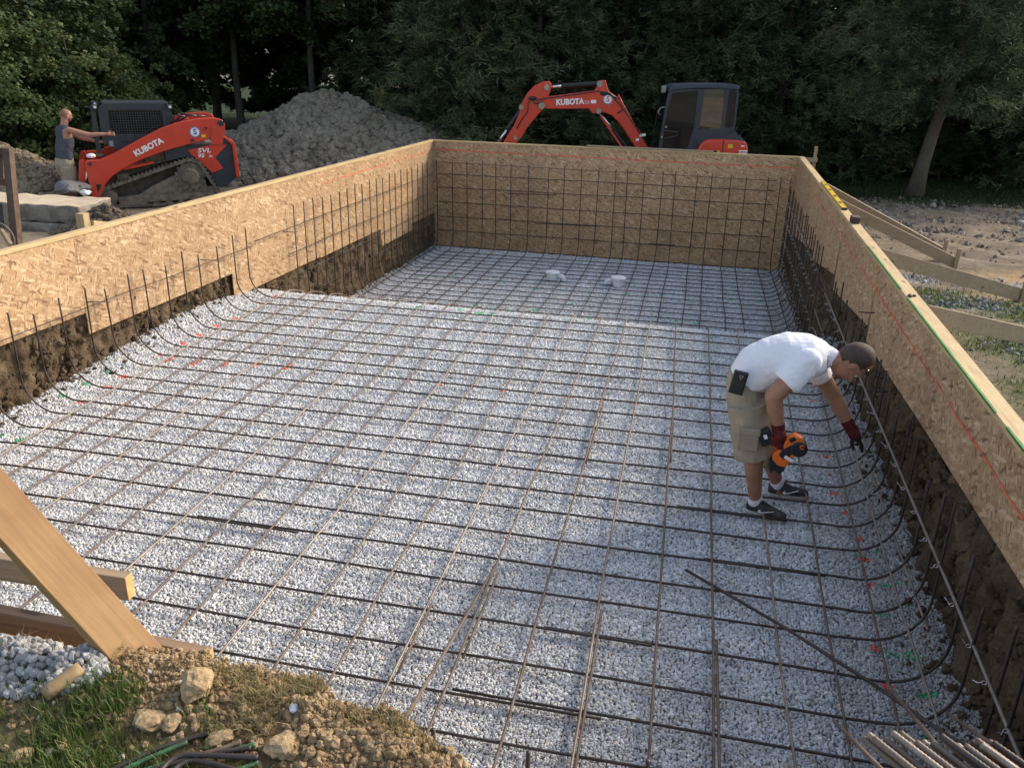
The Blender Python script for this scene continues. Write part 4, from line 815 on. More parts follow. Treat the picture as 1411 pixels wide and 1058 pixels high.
# open door frame in front of the cab
mb = MB(); c0 = T([(120, 135)])[0]; c1 = T([(125, 500)])[0]
mb.box(((c0[0] + c1[0]) / 2 - 0.02, cb0 + 0.06, (c0[1] + c1[1]) / 2), (0.10, 0.05, c0[1] - c1[1])); mb.box((c0[0] - 0.05, cb0 + 0.06, c0[1] + 0.02), (0.22, 0.04, 0.03)); mb.box((c1[0] + 0.0, cb0 + 0.055, (c0[1] + c1[1]) / 2 - 0.1), (0.05, 0.045, 0.25)); mb.build('door_frame', M_DARK, cabr, bevel=0.006)

# ---------------------------------------------------------------- excavator
ES = 1 / (3.5275 * 57.6)
EO = (1060, 430)
def E(pts): return P2(pts, ES, *EO)
d = ray(650 + EO[0] / 3.5275, 90 + EO[1] / 3.5275); q = CAM + d * 19.9
ex = thing('mini_excavator', 'red mini excavator with dark cab behind the far wall, boom folded to the left', 'excavator', (q[0], q[1], -1.45), ANG)
EZ = q[2] + 1.45                     # height of the drawing origin above the ground
def EP(pts): return [(x, z + EZ) for x, z in E(pts)]
BOOM = [(335, 196), (365, 182), (480, 166), (578, 150), (590, 128), (601, 107), (626, 104), (634, 125), (645, 152), (690, 180), (725, 222), (780, 300), (850, 400), (900, 470), (870, 500), (812, 430), (780, 392), (735, 330), (700, 290), (668, 262), (640, 250), (612, 246), (590, 252), (572, 254), (556, 232), (480, 235), (350, 238), (328, 226)]
MB().prism(EP(BOOM), -0.13, 0.13).build('boom', M_RED, ex, bevel=0.02)
STICK = [(362, 113), (374, 124), (371, 155), (352, 200), (345, 232), (312, 268), (262, 330), (238, 372), (215, 395), (150, 480), (110, 470), (160, 382), (200, 318), (226, 258), (232, 220), (262, 168), (292, 137), (330, 118)]
MB().prism(EP(STICK), -0.105, 0.105).build('stick', M_RED, ex, bevel=0.015)
def cyl(root, a, b_, f, rr, rb, y, rodm=M_CHROME):
    a = np.array([a[0], y, a[1]]); b_ = np.array([b_[0], y, b_[1]]); m_ = a + (b_ - a) * f
    o = MB().tube([m_, b_], rb, 14).build('cylinder', M_HOSE, root, smooth=False, bevel=0.006); MB().tube([a, m_], rr, 12).build('rod', rodm, o, smooth=True); MB().tube([m_ - (b_ - a) * 0.03, m_ + (b_ - a) * 0.02], rb * 1.12, 14).build('gland', M_HOSE, o)
e = EP([(352, 141), (598, 121), (603, 242), (812, 480), (240, 236), (120, 405)])
cyl(ex, e[0], e[1], 0.34, 0.032, 0.058, 0.0); cyl(ex, e[2], e[3], 0.42, 0.030, 0.060, 0.0); cyl(ex, e[5], e[4], 0.45, 0.03, 0.052, 0.0)
g0, g1 = EP([(612, 262)])[0], EP([(775, 470)])[0]; MB().tube([(g0[0], -0.10, g0[1]), (g1[0], -0.10, g1[1])], 0.025, 8).build('hose_guard', M_RED, ex)
for c, r in (((352, 141), 0.065), ((330, 224), 0.075), ((600, 121), 0.070), ((602, 241), 0.065), ((233, 233), 0.055), ((210, 372), 0.05)):
    c = EP([c])[0]; MB().lathe([(r, -0.16), (r, 0.16)], (c[0], 0, c[1]), axis=(0, -1, 0), n=16).build('pin', M_PIN, ex)
for pts_ in ([(300, 200), (345, 190), (470, 172), (590, 152), (640, 158), (690, 185)], [(335, 206), (300, 215), (275, 195), (265, 215), (265, 250), (235, 290), (215, 330)], [(720, 228), (760, 280), (830, 372), (850, 395)]):
    p_ = EP(pts_); MB().tube([(x, -0.145, z) for x, z in p_], 0.014, 6).build('hydraulic_pipe', M_HOSE if len(pts_) > 6 else M_DARK, ex, smooth=True)
p_ = EP([(690, 165), (712, 205), (790, 320), (825, 352)]); MB().tube([(x, -0.12, z) for x, z in p_], 0.02, 6).build('hydraulic_pipe', M_RED, ex, smooth=True)
p_ = EP([(610, 155), (660, 172), (705, 215), (716, 232), (690, 250)]); MB().tube([(x, -0.145, z) for x, z in p_], 0.016, 6).build('hose', M_HOSE, ex, smooth=True)
p_ = EP([(285, 192)])[0]; MB().ell((p_[0], -0.10, p_[1]), (0.11, 0.03, 0.05), nu=12, nv=6).build('stick_recess', M_HOSE, ex)
p_ = EP([(622, 163)])[0]; MB().ell((p_[0], -0.125, p_[1]), (0.10, 0.03, 0.05), nu=12, nv=6).build('boom_recess', M_HOSE, ex)
c = EP([(463, 204)])[0]; text('KUBOTA', 'lettering', 0.175, M_WHITE, ex, (c[0], -0.134, c[1]), rot=(math.pi / 2, -0.06, 0), bold=0.007, sx=0.92, ext=0.002)
c = EP([(545, 203)])[0]; MB().box((c[0], -0.134, c[1]), (0.11, 0.006, 0.075)).build('decal', mat('flag_decal', (0.55, 0.25, 0.30), 0.4, 0.5, 30), ex)
c = EP([(575, 200)])[0]; MB().box((c[0], -0.134, c[1]), (0.12, 0.006, 0.075)).build('decal', M_WHITE, ex)
emblem(ex, EP([(642, 188)])[0], 0.115, -0.133)
for a in ((795, 368), (812, 348), (826, 345)):
    c = EP([a])[0]; MB().box((c[0], -0.145, c[1]), (0.07, 0.02, 0.06)).build('clamp', M_WHITE, ex)
# bucket below the stick
p_ = EP([(130, 470), (200, 480), (230, 560), (200, 640), (130, 660), (90, 600), (100, 520)]); MB().prism(p_, -0.28, 0.28).build('bucket', M_MUDDY, ex, bevel=0.02)
# cab
CY0, CY1 = -0.62, 0.38
cab = bpy.data.objects.new('cab', None); COL.objects.link(cab); cab.parent = ex
def ring(name, out, inn, y0, y1, m_, root):
    bm = bmesh.new(); prev = None
    for yy in (y0, y1):
        ov = [bm.verts.new((x, yy, z)) for x, z in out]; iv = [[bm.verts.new((x, yy, z)) for x, z in h] for h in inn]; es = []
        for lp in [ov] + iv: es += [bm.edges.new((lp[i], lp[(i + 1) % len(lp)])) for i in range(len(lp))]
        bmesh.ops.triangle_fill(bm, use_beauty=True, edges=es)
        if prev:
            for a, b_ in zip(prev, [ov] + iv):
                for i in range(len(a)): bm.faces.new((a[i], a[(i + 1) % len(a)], b_[(i + 1) % len(a)], b_[i]))
        prev = [ov] + iv
    bmesh.ops.recalc_face_normals(bm, faces=bm.faces); me = bpy.data.meshes.new(name); bm.to_mesh(me); bm.free(); return link(name, me, m_, root)
SIDE = EP([(908, 135), (1228, 122), (1234, 150), (1232, 320), (1180, 345), (1110, 352), (1065, 410), (1062, 470), (872, 470), (884, 400), (896, 240)])
DOORW = EP(round_poly([(925, 150), (1045, 137), (1040, 300), (1020, 395), (900, 395), (905, 270)])); QW = EP(round_poly([(1076, 132), (1166, 130), (1170, 300), (1066, 306)])); RW = EP(round_poly([(1186, 132), (1222, 132), (1224, 296), (1184, 298)]))
for y0 in (CY0, CY1 - 0.05): ring('side_frame', SIDE, [DOORW, QW, RW], y0, y0 + 0.05, M_DARK, cab)
for w_, m_ in ((DOORW, M_GLASSD), (QW, M_MIRROR), (RW, M_GLASSD)):
    MB().prism(w_, CY0 + 0.02, CY0 + 0.032).build('window', m_, cab); MB().prism(w_, CY1 - 0.03, CY1 - 0.018).build('window', M_GLASSD, cab)
rf = EP(smooth_poly([(906, 148), (914, 122), (960, 110), (1190, 103), (1232, 112), (1236, 126), (1228, 130), (1100, 124), (940, 134)], 1)); MB().prism(rf, CY0 - 0.03, CY1 + 0.03).build('roof', M_NAVY, cab, bevel=0.02)
a = EP([(905, 150), (885, 400), (1222, 135), (1224, 320)])
MB().add([(a[0][0], CY0 + .05, a[0][1]), (a[0][0], CY1 - .05, a[0][1]), (a[1][0], CY1 - .05, a[1][1]), (a[1][0], CY0 + .05, a[1][1])], [(0, 1, 2, 3)]).build('windscreen', M_GLASSD, cab)
MB().add([(a[2][0], CY0 + .05, a[2][1]), (a[2][0], CY1 - .05, a[2][1]), (a[3][0], CY1 - .05, a[3][1]), (a[3][0], CY0 + .05, a[3][1])], [(0, 1, 2, 3)]).build('rear_window', M_GLASSD, cab)
p_ = EP([(900, 315), (930, 318), (968, 322), (965, 338), (930, 345), (905, 352)]); MB().tube([(x, CY0 - 0.02, z) for x, z in p_], 0.016, 6).build('door_handle', M_DARK, cab, smooth=True)
for a in ((910, 300), (894, 345)):
    c = EP([a])[0]; MB().lathe([(0.028, 0), (0.022, 0.02)], (c[0], CY0 - 0.002, c[1]), axis=(0, -1, 0), n=12).build('latch', M_PIN, cab)
c = EP([(888, 135)])[0]; MB().box((c[0], CY0 + 0.1, c[1]), (0.10, 0.09, 0.15)).build('work_light', mat('dusty_lens', (0.22, 0.21, 0.19), 0.4, 0.2), cab, bevel=0.015)
p_ = EP([(905, 210), (880, 215), (868, 235), (880, 250)]); MB().tube([(x, CY0 + 0.02, z) for x, z in p_], 0.014, 6).build('grab_rail', M_PIN, cab, smooth=True)
# house and counterweight
HOUSE = EP(smooth_poly([(1062, 420), (1070, 380), (1090, 356), (1130, 347), (1285, 350), (1300, 372), (1308, 420), (1306, 500), (1290, 540), (1062, 540)], 1))
hs = MB().prism(HOUSE, -0.72, 0.72).build('counterweight', M_RED, ex, bevel=0.06, seg=3)
MB().prism(EP(smooth_poly([(1115, 432), (1125, 405), (1150, 395), (1160, 410), (1155, 432)], 1)), -0.735, -0.70).build('recess', M_HOSE, hs)
MB().prism(EP([(1179, 352), (1183, 352), (1186, 500), (1182, 500)]), -0.724, 0.724).build('panel_gap', M_HOSE, hs)
for (x, z, w_, h_, m_) in ((1216, 378, 0.115, 0.085, M_YEL), (1158, 404, 0.10, 0.05, M_YEL), (1160, 418, 0.09, 0.05, M_WHITE), (1274, 376, 0.08, 0.03, M_WHITE), (1278, 404, 0.20, 0.085, M_WHITE)):
    c = EP([(x, z)])[0]; MB().box((c[0], -0.722, c[1]), (w_, 0.008, h_)).build('sticker', m_, hs)
c = EP([(1278, 404)])[0]; text('KUBOTA', 'lettering', 0.055, M_REDDECAL, hs, (c[0], -0.728, c[1]), bold=0.002, ext=0.001)
MB().prism(EP([(1068, 350), (1110, 345), (1180, 340), (1236, 308), (1250, 335), (1262, 325), (1270, 345), (1290, 352), (1062, 380)]), -0.66, 0.66).build('engine_hood', M_DARK, ex, bevel=0.02)
p_ = EP([(1245, 330), (1247, 306), (1253, 296)]); MB().tube([(x, -0.4, z) for x, z in p_], 0.03, 8).build('exhaust', M_HOSE, ex, smooth=True)
# undercarriage and blade, down to the ground
MB().box((EP([(1060, 0)])[0][0], 0, 0.62), (1.5, 1.2, 0.30)).build('deck', M_DARK, ex, bevel=0.03)
MB().lathe([(0.45, 0), (0.45, 0.2)], (EP([(1060, 0)])[0][0], 0, 0.34), n=24).build('turntable', M_HOSE, ex)
for y in (-0.85, 0.5):
    x0, x1 = -1.05, 1.05; pts_ = [(x0 + 0.27 * math.cos(t), 0.28 + 0.27 * math.sin(t)) for t in np.linspace(math.pi / 2, 3 * math.pi / 2, 12)] + [(x1 + 0.27 * math.cos(t), 0.28 + 0.27 * math.sin(t)) for t in np.linspace(-math.pi / 2, math.pi / 2, 12)]
    tr = MB().prism(pts_, y, y + 0.35).build('track', M_TRACK, ex, bevel=0.02)
    for x in (x0, x1): MB().lathe([(0.2, 0), (0.2, 0.04), (0.08, 0.05)], (x, y + 0.02, 0.28), axis=(0, -1, 0), n=20).build('wheel', M_MUDDY, tr)
MB().box((-1.75, -0.05, 0.25), (0.10, 1.7, 0.36)).build('blade', M_MUDDY, ex, bevel=0.02); MB().box((-1.4, -0.05, 0.3), (0.7, 0.5, 0.12)).build('blade_arm', M_DARK, ex)
# ================================================================== people
def sweep(mb, secs, n=20):
    """secs: list of (centre, axisA (vector), axisB (vector))"""
    ang = np.arange(n) * 2 * np.pi / n; v = []; secs = [(np.asarray(c, float), np.asarray(a, float), np.asarray(b, float)) for c, a, b in secs]
    for c, a, b in secs: v.append(c + np.cos(ang)[:, None] * a + np.sin(ang)[:, None] * b)
    k = len(secs); f = [(i * n + j, i * n + (j + 1) % n, (i + 1) * n + (j + 1) % n, (i + 1) * n + j) for i in range(k - 1) for j in range(n)] + [tuple(range(n - 1, -1, -1)), tuple(range((k - 1) * n, k * n))]
    return mb.add(np.concatenate(v), f)
def mat_cloth(name, col, var=0.12, bump=0.004, bs=14.0, soil=None, samt=0.2):
    m = mat(name, col, 0.9, var, 5.0, bump=bump, bscale=bs, dirt=soil, damt=samt, spec=0.15); return m
def mat_skin(name, col):
    m, nt, b = newmat(name); L = nt.links; tc = N(nt, 'ShaderNodeTexCoord'); n1 = N(nt, 'ShaderNodeTexNoise', Scale=14.0, Detail=5.0); L.new(tc.outputs['Object'], n1.inputs['Vector'])
    L.new(ramp(nt, n1.outputs['Fac'], [(0.3, tuple(c * .82 for c in col)), (0.7, tuple(c * 1.12 for c in col))]), b.inputs['Base Color']); b.inputs['Roughness'].default_value = 0.55; b.inputs['Specular IOR Level'].default_value = 0.35
    b.inputs['Subsurface Weight'].default_value = 0.12; b.inputs['Subsurface Radius'].default_value = (0.012, 0.005, 0.003); b.inputs['Subsurface Scale'].default_value = 0.6; return m
M_SKIN = mat_skin('tanned_skin', (0.36, 0.185, 0.115)); M_SKINB = mat_skin('ruddy_skin', (0.40, 0.20, 0.13))
M_SHIRT = mat_cloth('white_cotton', (0.78, 0.78, 0.82), 0.05, 0.012, 11.0, soil=(0.62, 0.60, 0.58), samt=0.05); M_SHORTS = mat_cloth('khaki_cotton', (0.33, 0.275, 0.20), 0.12, 0.006, 11.0, soil=(0.24, 0.195, 0.14), samt=0.35)
M_NAVYSH = mat_cloth('faded_navy_cotton', (0.072, 0.077, 0.100), 0.15, 0.006, 9.0, soil=(0.12, 0.11, 0.115), samt=0.3); M_HAIR = mat('dark_hair', (0.060, 0.038, 0.028), 0.75, 0.4, 60.0, bump=0.003, bscale=260); M_STUBBLE = mat('stubble_hair', (0.13, 0.075, 0.05), 0.8, 0.3, 60.0)
M_GLOVE = mat_cloth('red_glove', (0.105, 0.019, 0.019), 0.2, 0.003, 60.0, soil=(0.05, 0.02, 0.02), samt=0.3); M_GLOVEB = mat_cloth('dark_glove', (0.030, 0.018, 0.018), 0.25, 0.003, 60.0)
M_SOCK = mat_cloth('white_sock', (0.75, 0.75, 0.80), 0.05, 0.003, 80.0); M_SHOE = mat_cloth('charcoal_shoe', (0.060, 0.058, 0.060), 0.3, 0.003, 70.0, soil=(0.14, 0.12, 0.10), samt=0.2); M_SOLE = mat('pale_sole', (0.50, 0.47, 0.42), 0.8, 0.15, 12.0, dirt=(0.28, 0.24, 0.19), damt=0.4); M_ORANGE = mat('orange_plastic', (0.80, 0.16, 0.015), 0.4, 0.08)
PXM = 1144.0
def head(mb, c, R, s=1.0):
    """head parts; local x = face direction, y = left, z = crown. R columns are the local axes in the parent frame"""
    R = np.asarray(R); A = lambda p: np.asarray(c) + R @ (np.asarray(p, float) * s)
    mb.ell(A((-0.005, 0, 0.025)), np.array((0.098, 0.078, 0.100)) * s, R, 24, 16)        # skull
    mb.ell(A((0.028, 0, -0.035)), np.array((0.068, 0.060, 0.085)) * s, R, 20, 14)        # face
    mb.ell(A((0.055, 0, -0.088)), np.array((0.036, 0.040, 0.030)) * s, R, 14, 10)        # chin
    mb.limb(A((0.088, 0, 0.012)), A((0.112, 0, -0.030)), 0.010 * s, 0.015 * s, 10)        # nose
    mb.limb(A((0.083, -0.04, 0.022)), A((0.083, 0.04, 0.022)), 0.013 * s, 0.013 * s, 10)  # brow
    for y in (-1, 1):
        mb.ell(A((0.078, y * 0.032, -0.028)), np.array((0.018, 0.022, 0.018)) * s, R, 10, 8)     # cheek
        mb.ell(A((0.000, y * 0.078, -0.018)), np.array((0.020, 0.010, 0.034)) * s, R, 12, 8)     # ear
    mb.limb(A((0.083, -0.02, -0.062)), A((0.083, 0.02, -0.062)), 0.010 * s, 0.010 * s, 8)  # lips
    return A
def face_bits(root, A, R, s):
    for y in (-1, 1):
        e = MB().ell(A((0.0745, y * 0.033, 0.000)), np.array((0.011, 0.014, 0.009)) * s, R, 12, 8).build('eye', mat('eye_white', (0.7, 0.68, 0.66), 0.2, 0.05), root, True)
        MB().ell(A((0.0830, y * 0.033, 0.000)), np.array((0.004, 0.006, 0.006)) * s, R, 10, 6).build('iris', M_HOSE, e, True)
        MB().limb(A((0.094, y * 0.018, 0.022)), A((0.088, y * 0.044, 0.021)), 0.005 * s, 0.004 * s, 8).build('eyebrow', M_HAIR, root, True)
    MB().limb(A((0.0935, -0.022, -0.062)), A((0.0935, 0.022, -0.062)), 0.0035 * s, 0.0035 * s, 8).build('mouth', mat('lips', (0.25, 0.09, 0.075), 0.5, 0.1), root, True)
def finger(mb, p, r0, r1):
    p = np.asarray(p, float)
    for i in range(len(p) - 1):
        a = r0 + (r1 - r0) * i / (len(p) - 1); b = r0 + (r1 - r0) * (i + 1) / (len(p) - 1); mb.limb(p[i], p[i + 1], a, b, 8)

# ---------------------------------------------------------------- worker bending over the mat
YR, YL, YC = 2.16, 2.50, 2.33
def P3(px, py, Y): return ony(px, py, Y)
SCL = 1.0 / np.linalg.norm(P3(1061, 600, YC) - P3(1060, 600, YC))             # pixels per metre there
ORG = np.array([0.36, YC, -1.385])
def Q(px, py, Y): return P3(px, py, Y) - ORG
body = MB(); YV = np.array([0, 1.0, 0])
SEC = [((1000, 522), (1050, 549), .165), ((1006, 508), (1053, 538), .165), ((1022, 484), (1073, 530), .170), ((1050, 468), (1088, 523), .178), ((1085, 461), (1106, 519), .190), ((1118, 464), (1127, 516), .185), ((1138, 473), (1139, 509), .120)]
def torso(mb, grow, secs):
    out = []
    for a, b, wd in secs:
        A_ = Q(*a, YC); B_ = Q(*b, YC); out.append(((A_ + B_) / 2, (A_ - B_) / 2 * grow, YV * (wd * grow)))
    sweep(mb, out, 24)
torso(body, 0.90, SEC)
neck0 = Q(1136, 491, YC); hd = Q(1167, 500, YC + 0.0)
body.limb(neck0, hd, 0.066, 0.058, 14)
crown = np.array([0.90, 0.05, 0.30]); crown /= np.linalg.norm(crown); fwd = np.array([0.32, 0.02, -0.95]); fwd -= crown * np.dot(fwd, crown); fwd /= np.linalg.norm(fwd); lft = np.cross(crown, fwd); RH = np.stack([fwd, lft, crown], 1)
AH = head(body, hd + crown * 0.035, RH, 1.13)
SR = Q(1113, 500, YR - 0.03); ER = Q(1066, 546, YR - 0.10); WR = Q(1073, 592, YR - 0.08)
SL = Q(1124, 504, YL + 0.02); EL = Q(1150, 548, YL + 0.05); WL = Q(1171, 588, YL + 0.0)
body.limb(SR, ER, 0.070, 0.058, 14); body.limb(ER, ER * .55 + WR * .45, 0.058, 0.054, 14); body.limb(ER * .55 + WR * .45, WR, 0.054, 0.036, 14)
body.limb(SL, EL, 0.066, 0.052, 14); body.limb(EL, EL * .55 + WL * .45, 0.054, 0.050, 14); body.limb(EL * .55 + WL * .45, WL, 0.050, 0.034, 14)
hR = Q(1030, 552, YC - 0.085); kR = Q(1041, 618, YR + 0.01); aR = Q(1044, 690, YR + 0.01)
hL = Q(1036, 552, YC + 0.085); kL = Q(1061, 617, YL + 0.0); aL = Q(1068, 667, YL + 0.02)
FR = ((1027, 704), (1083, 719)); FL = ((1057, 682), (1113, 686))
for F_, nm_ in ((FR, 'R'), (FL, 'L')):
    u0 = onz(*F_[0], -1.398) - ORG; u1 = onz(*F_[1], -1.398) - ORG; a_ = u0 * .80 + u1 * .20 + np.array([0, 0, .10])
    if nm_ == 'R': aR = a_
    else: aL = a_
for h_, k_2, a_ in ((hR, kR, aR), (hL, kL, aL)):
    body.limb(h_, k_2, 0.088, 0.066, 16); c1 = k_2 * .68 + a_ * .32 + np.array([-0.012, 0, 0]); body.limb(k_2, c1, 0.064, 0.066, 14); body.limb(c1, a_, 0.066, 0.043, 14); body.limb(a_, a_ + np.array([0.02, 0, -0.06]), 0.044, 0.04, 12)
# bare parts of the hands sit inside the gloves so that the body runs on to the palms
body.limb(WR, Q(1076, 603, YR - 0.08), 0.034, 0.030, 10); body.limb(WL, Q(1179, 601, YL), 0.032, 0.028, 10)
person = remesh(body, 'person', M_SKIN, None, 0.0085, 5); person.location = ORG
tag(person, 'man in white t-shirt and khaki shorts bending over the rebar by the right wall', 'person')
face_bits(person, AH, RH, 1.13)
# hair cap and beard
hm = MB(); hm.ell(AH((-0.014, 0, 0.022)), (0.110, 0.0905, 0.121), RH, 36, 28); me = hm.mesh('hair'); bm = bmesh.new(); bm.from_mesh(me); Ri = np.linalg.inv(RH); c0 = AH((0, 0, 0))
kill = []
for v in bm.verts:
    l = (Ri @ (np.array(v.co) - c0)) / 1.13
    if l[0] > 0.036 + 0.12 * max(0, l[2] - 0.07) or l[2] < -0.085 or (l[0] > -0.03 and l[2] < -0.03) or (l[0] > 0.015 and l[2] < 0.012) or (l[2] > 0.128 and l[0] > -0.015): kill.append(v)
bmesh.ops.delete(bm, geom=kill, context='VERTS'); bm.to_mesh(me); bm.free(); hair = link('hair', me, M_HAIR, person, True); sl = hair.modifiers.new('s', 'SOLIDIFY'); sl.thickness = 0.004; sl.offset = -0.5
bd = MB(); sweep(bd, [(AH((0.030, 0, -0.060)), RH @ np.array([0.060, 0, 0]), RH @ np.array([0, 0.062, 0])), (AH((0.045, 0, -0.085)), RH @ np.array([0.050, 0, 0]), RH @ np.array([0, 0.050, 0])), (AH((0.055, 0, -0.112)), RH @ np.array([0.034, 0, 0]), RH @ np.array([0, 0.036, 0]))], 16)
remesh(bd, 'beard', M_STUBBLE, person, 0.007, 3)
# shirt
def folds(c):
    n = noise.noise(Vector((c[0] * 5, c[1] * 5, c[2] * 5))) * 2.2; a = math.sin(34 * (0.75 * c[0] + 0.75 * c[2]) + 9 * c[1] + n * 1.6); g = noise.noise(Vector((c[0] * 3.1 + 4, c[1] * 3, c[2] * 3)))
    return 0.0085 * max(0.0, a) ** 2 * max(0.0, 0.35 + g) + 0.006 * noise.fractal(Vector((c[0] * 9, c[1] * 7, c[2] * 9)), 0.9, 2.0, 3)
def wrinkle(amp, f, seed):
    def g(c): return amp * noise.fractal(Vector((c[0] * f + seed, c[1] * f * 0.6, c[2] * f)), 0.9, 2.0, 3) + amp * 0.7 * max(0.0, noise.noise(Vector((c[0] * f * 2.2 + c[2] * 9 + seed, c[1] * 4, c[2] * f * 0.7))))
    return g
sm = MB(); torso(sm, 1.02, SEC[1:]); eR = SR + (ER - SR) * 0.60; sm.limb(SR, SR + (ER - SR) * .35, 0.092, 0.090, 16); sweep(sm, [(SR + (ER - SR) * t, frame(ER - SR)[1] * r, frame(ER - SR)[2] * r) for t, r in ((0.0, .090), (0.3, .092), (0.5, .096), (0.62, .098))], 18)
sweep(sm, [(SL + (EL - SL) * t, frame(EL - SL)[1] * r, frame(EL - SL)[2] * r) for t, r in ((-0.1, .080), (0.15, .080), (0.3, .079), (0.38, .078))], 18)
sm.limb(neck0 - np.array([.02, 0, 0]), neck0 + (hd - neck0) * 0.18, 0.092, 0.072, 14)
remesh(sm, 'shirt', M_SHIRT, person, 0.0075, 6, lambda c: folds(c) + wrinkle(0.008, 6.5, 3)(c))
# shorts
sh = MB(); sweep(sh, [(Q(1028, 518, YC), Q(1004, 508, YC) - Q(1028, 518, YC), YV * .168), (Q(1029, 530, YC), Q(1003, 519, YC) - Q(1029, 530, YC), YV * .175), (Q(1029, 548, YC), Q(1001, 543, YC) - Q(1029, 548, YC), YV * .195), (Q(1031, 566, YC), Q(1003, 564, YC) - Q(1031, 566, YC), YV * .200)], 22)
for hh, kk, Y_, sgn in ((Q(1029, 556, YR + .03), Q(1039, 629, YR + .01), YR, 1), (Q(1035, 556, YL - .05), Q(1060, 631, YL), YL, -1)):
    d_, a_, b_ = frame(kk - hh, YV); sweep(sh, [(hh, b_ * .135 if abs(b_[1]) < .5 else b_ * .12, a_ * .120 if abs(b_[1]) < .5 else a_ * .135), (hh * .5 + kk * .5, b_ * .125, a_ * .130), (kk, b_ * .122, a_ * .127)], 20)
so = remesh(sh, 'shorts', M_SHORTS, person, 0.0095, 3, lambda c: 0.8 * folds(Vector((c[2] * 0.9, c[1], c[0]))) + wrinkle(0.009, 7.0, 9)(c))
pk_ = MB(); pc = Q(1031, 606, YR - 0.118); pk_.box(pc, (0.135, 0.022, 0.155)); pk_.box(pc + (0, -0.008, 0.06), (0.145, 0.02, 0.05)); pk_.build('cargo_pocket', M_SHORTS, so, bevel=0.008)
b0 = Q(1002, 519, YC); b1 = Q(1051, 546, YC)
# gloves
def glove_cuff(mb, wv, ev, r): d_ = (ev - wv) / np.linalg.norm(ev - wv); _, a_, b_ = frame(d_); sweep(mb, [(wv - d_ * 0.01, a_ * r, b_ * r), (wv + d_ * 0.05, a_ * (r + .004), b_ * (r + .004))], 14)
ha = Q(1084, 615, YR - 0.09); hb = Q(1060, 604, YR - 0.09); hx = (hb - ha) / np.linalg.norm(hb - ha)      # tool handle axis
gm = MB(); glove_cuff(gm, WR, ER, 0.043); palm = Q(1074, 602, YR - 0.10); gm.limb(WR, palm + np.array([0, -0.005, 0.01]), 0.042, 0.044, 12)
_, hu, hv = frame(hx, (0, -1, 0))
for i, t in enumerate((-0.034, -0.011, 0.012, 0.034)):
    c = (ha + hb) / 2 + hx * t + np.array([-0.01, 0, 0]); ln = (0.036, 0.038, 0.037, 0.034)[i]; ang_ = np.linspace(math.radians(-60), math.radians(190), 6); finger(gm, [c + ln * (math.cos(a) * np.array([0, -1.0, 0]) + math.sin(a) * np.array([0.35, 0, -0.94])) for a in ang_], 0.0125, 0.0105)
c = (ha + hb) / 2; finger(gm, [palm + np.array([0.02, 0.02, 0.0]), c + hx * -0.03 + np.array([0.0, 0.035, 0.01]), c + hx * -0.055 + np.array([0, 0.03, -0.02])], 0.015, 0.012)
remesh(gm, 'glove', M_GLOVE, person, 0.0042, 2)
gl = MB(); glove_cuff(gl, WL, EL, 0.041); pl = Q(1178, 600, YL); gl.limb(WL, pl, 0.040, 0.042, 12); gl.ell(pl, (0.044, 0.046, 0.038), None, 12, 8)
o = remesh(gl, 'glove', M_GLOVE, person, 0.0042, 2)
gf = MB(); gl_d = (Q(1189, 616, YL) - pl); gl_d /= np.linalg.norm(gl_d)
for i, (yo, ln, cu) in enumerate(((-0.036, 0.078, .45), (-0.012, 0.090, .55), (0.012, 0.086, .7), (0.034, 0.068, .9))):
    b = pl + gl_d * 0.030 + np.array([0, yo, 0]); t1 = b + gl_d * ln * .45 + np.array([0.004, yo * .15, 0]); t2 = t1 + gl_d * ln * .32 + np.array([-0.012 * cu, yo * .1, -0.006]); t3 = t2 + gl_d * ln * .25 + np.array([-0.022 * cu, 0, -0.004]); finger(gf, [b, t1, t2, t3], 0.0125, 0.0098)
tb = pl + np.array([-0.02, -0.035, -0.01]); finger(gf, [tb, tb + np.array([0.0, -0.022, -0.035]), tb + np.array([0.014, -0.026, -0.066])], 0.014, 0.011)
remesh(gf, 'fingers', M_GLOVEB, o, 0.0042, 2)
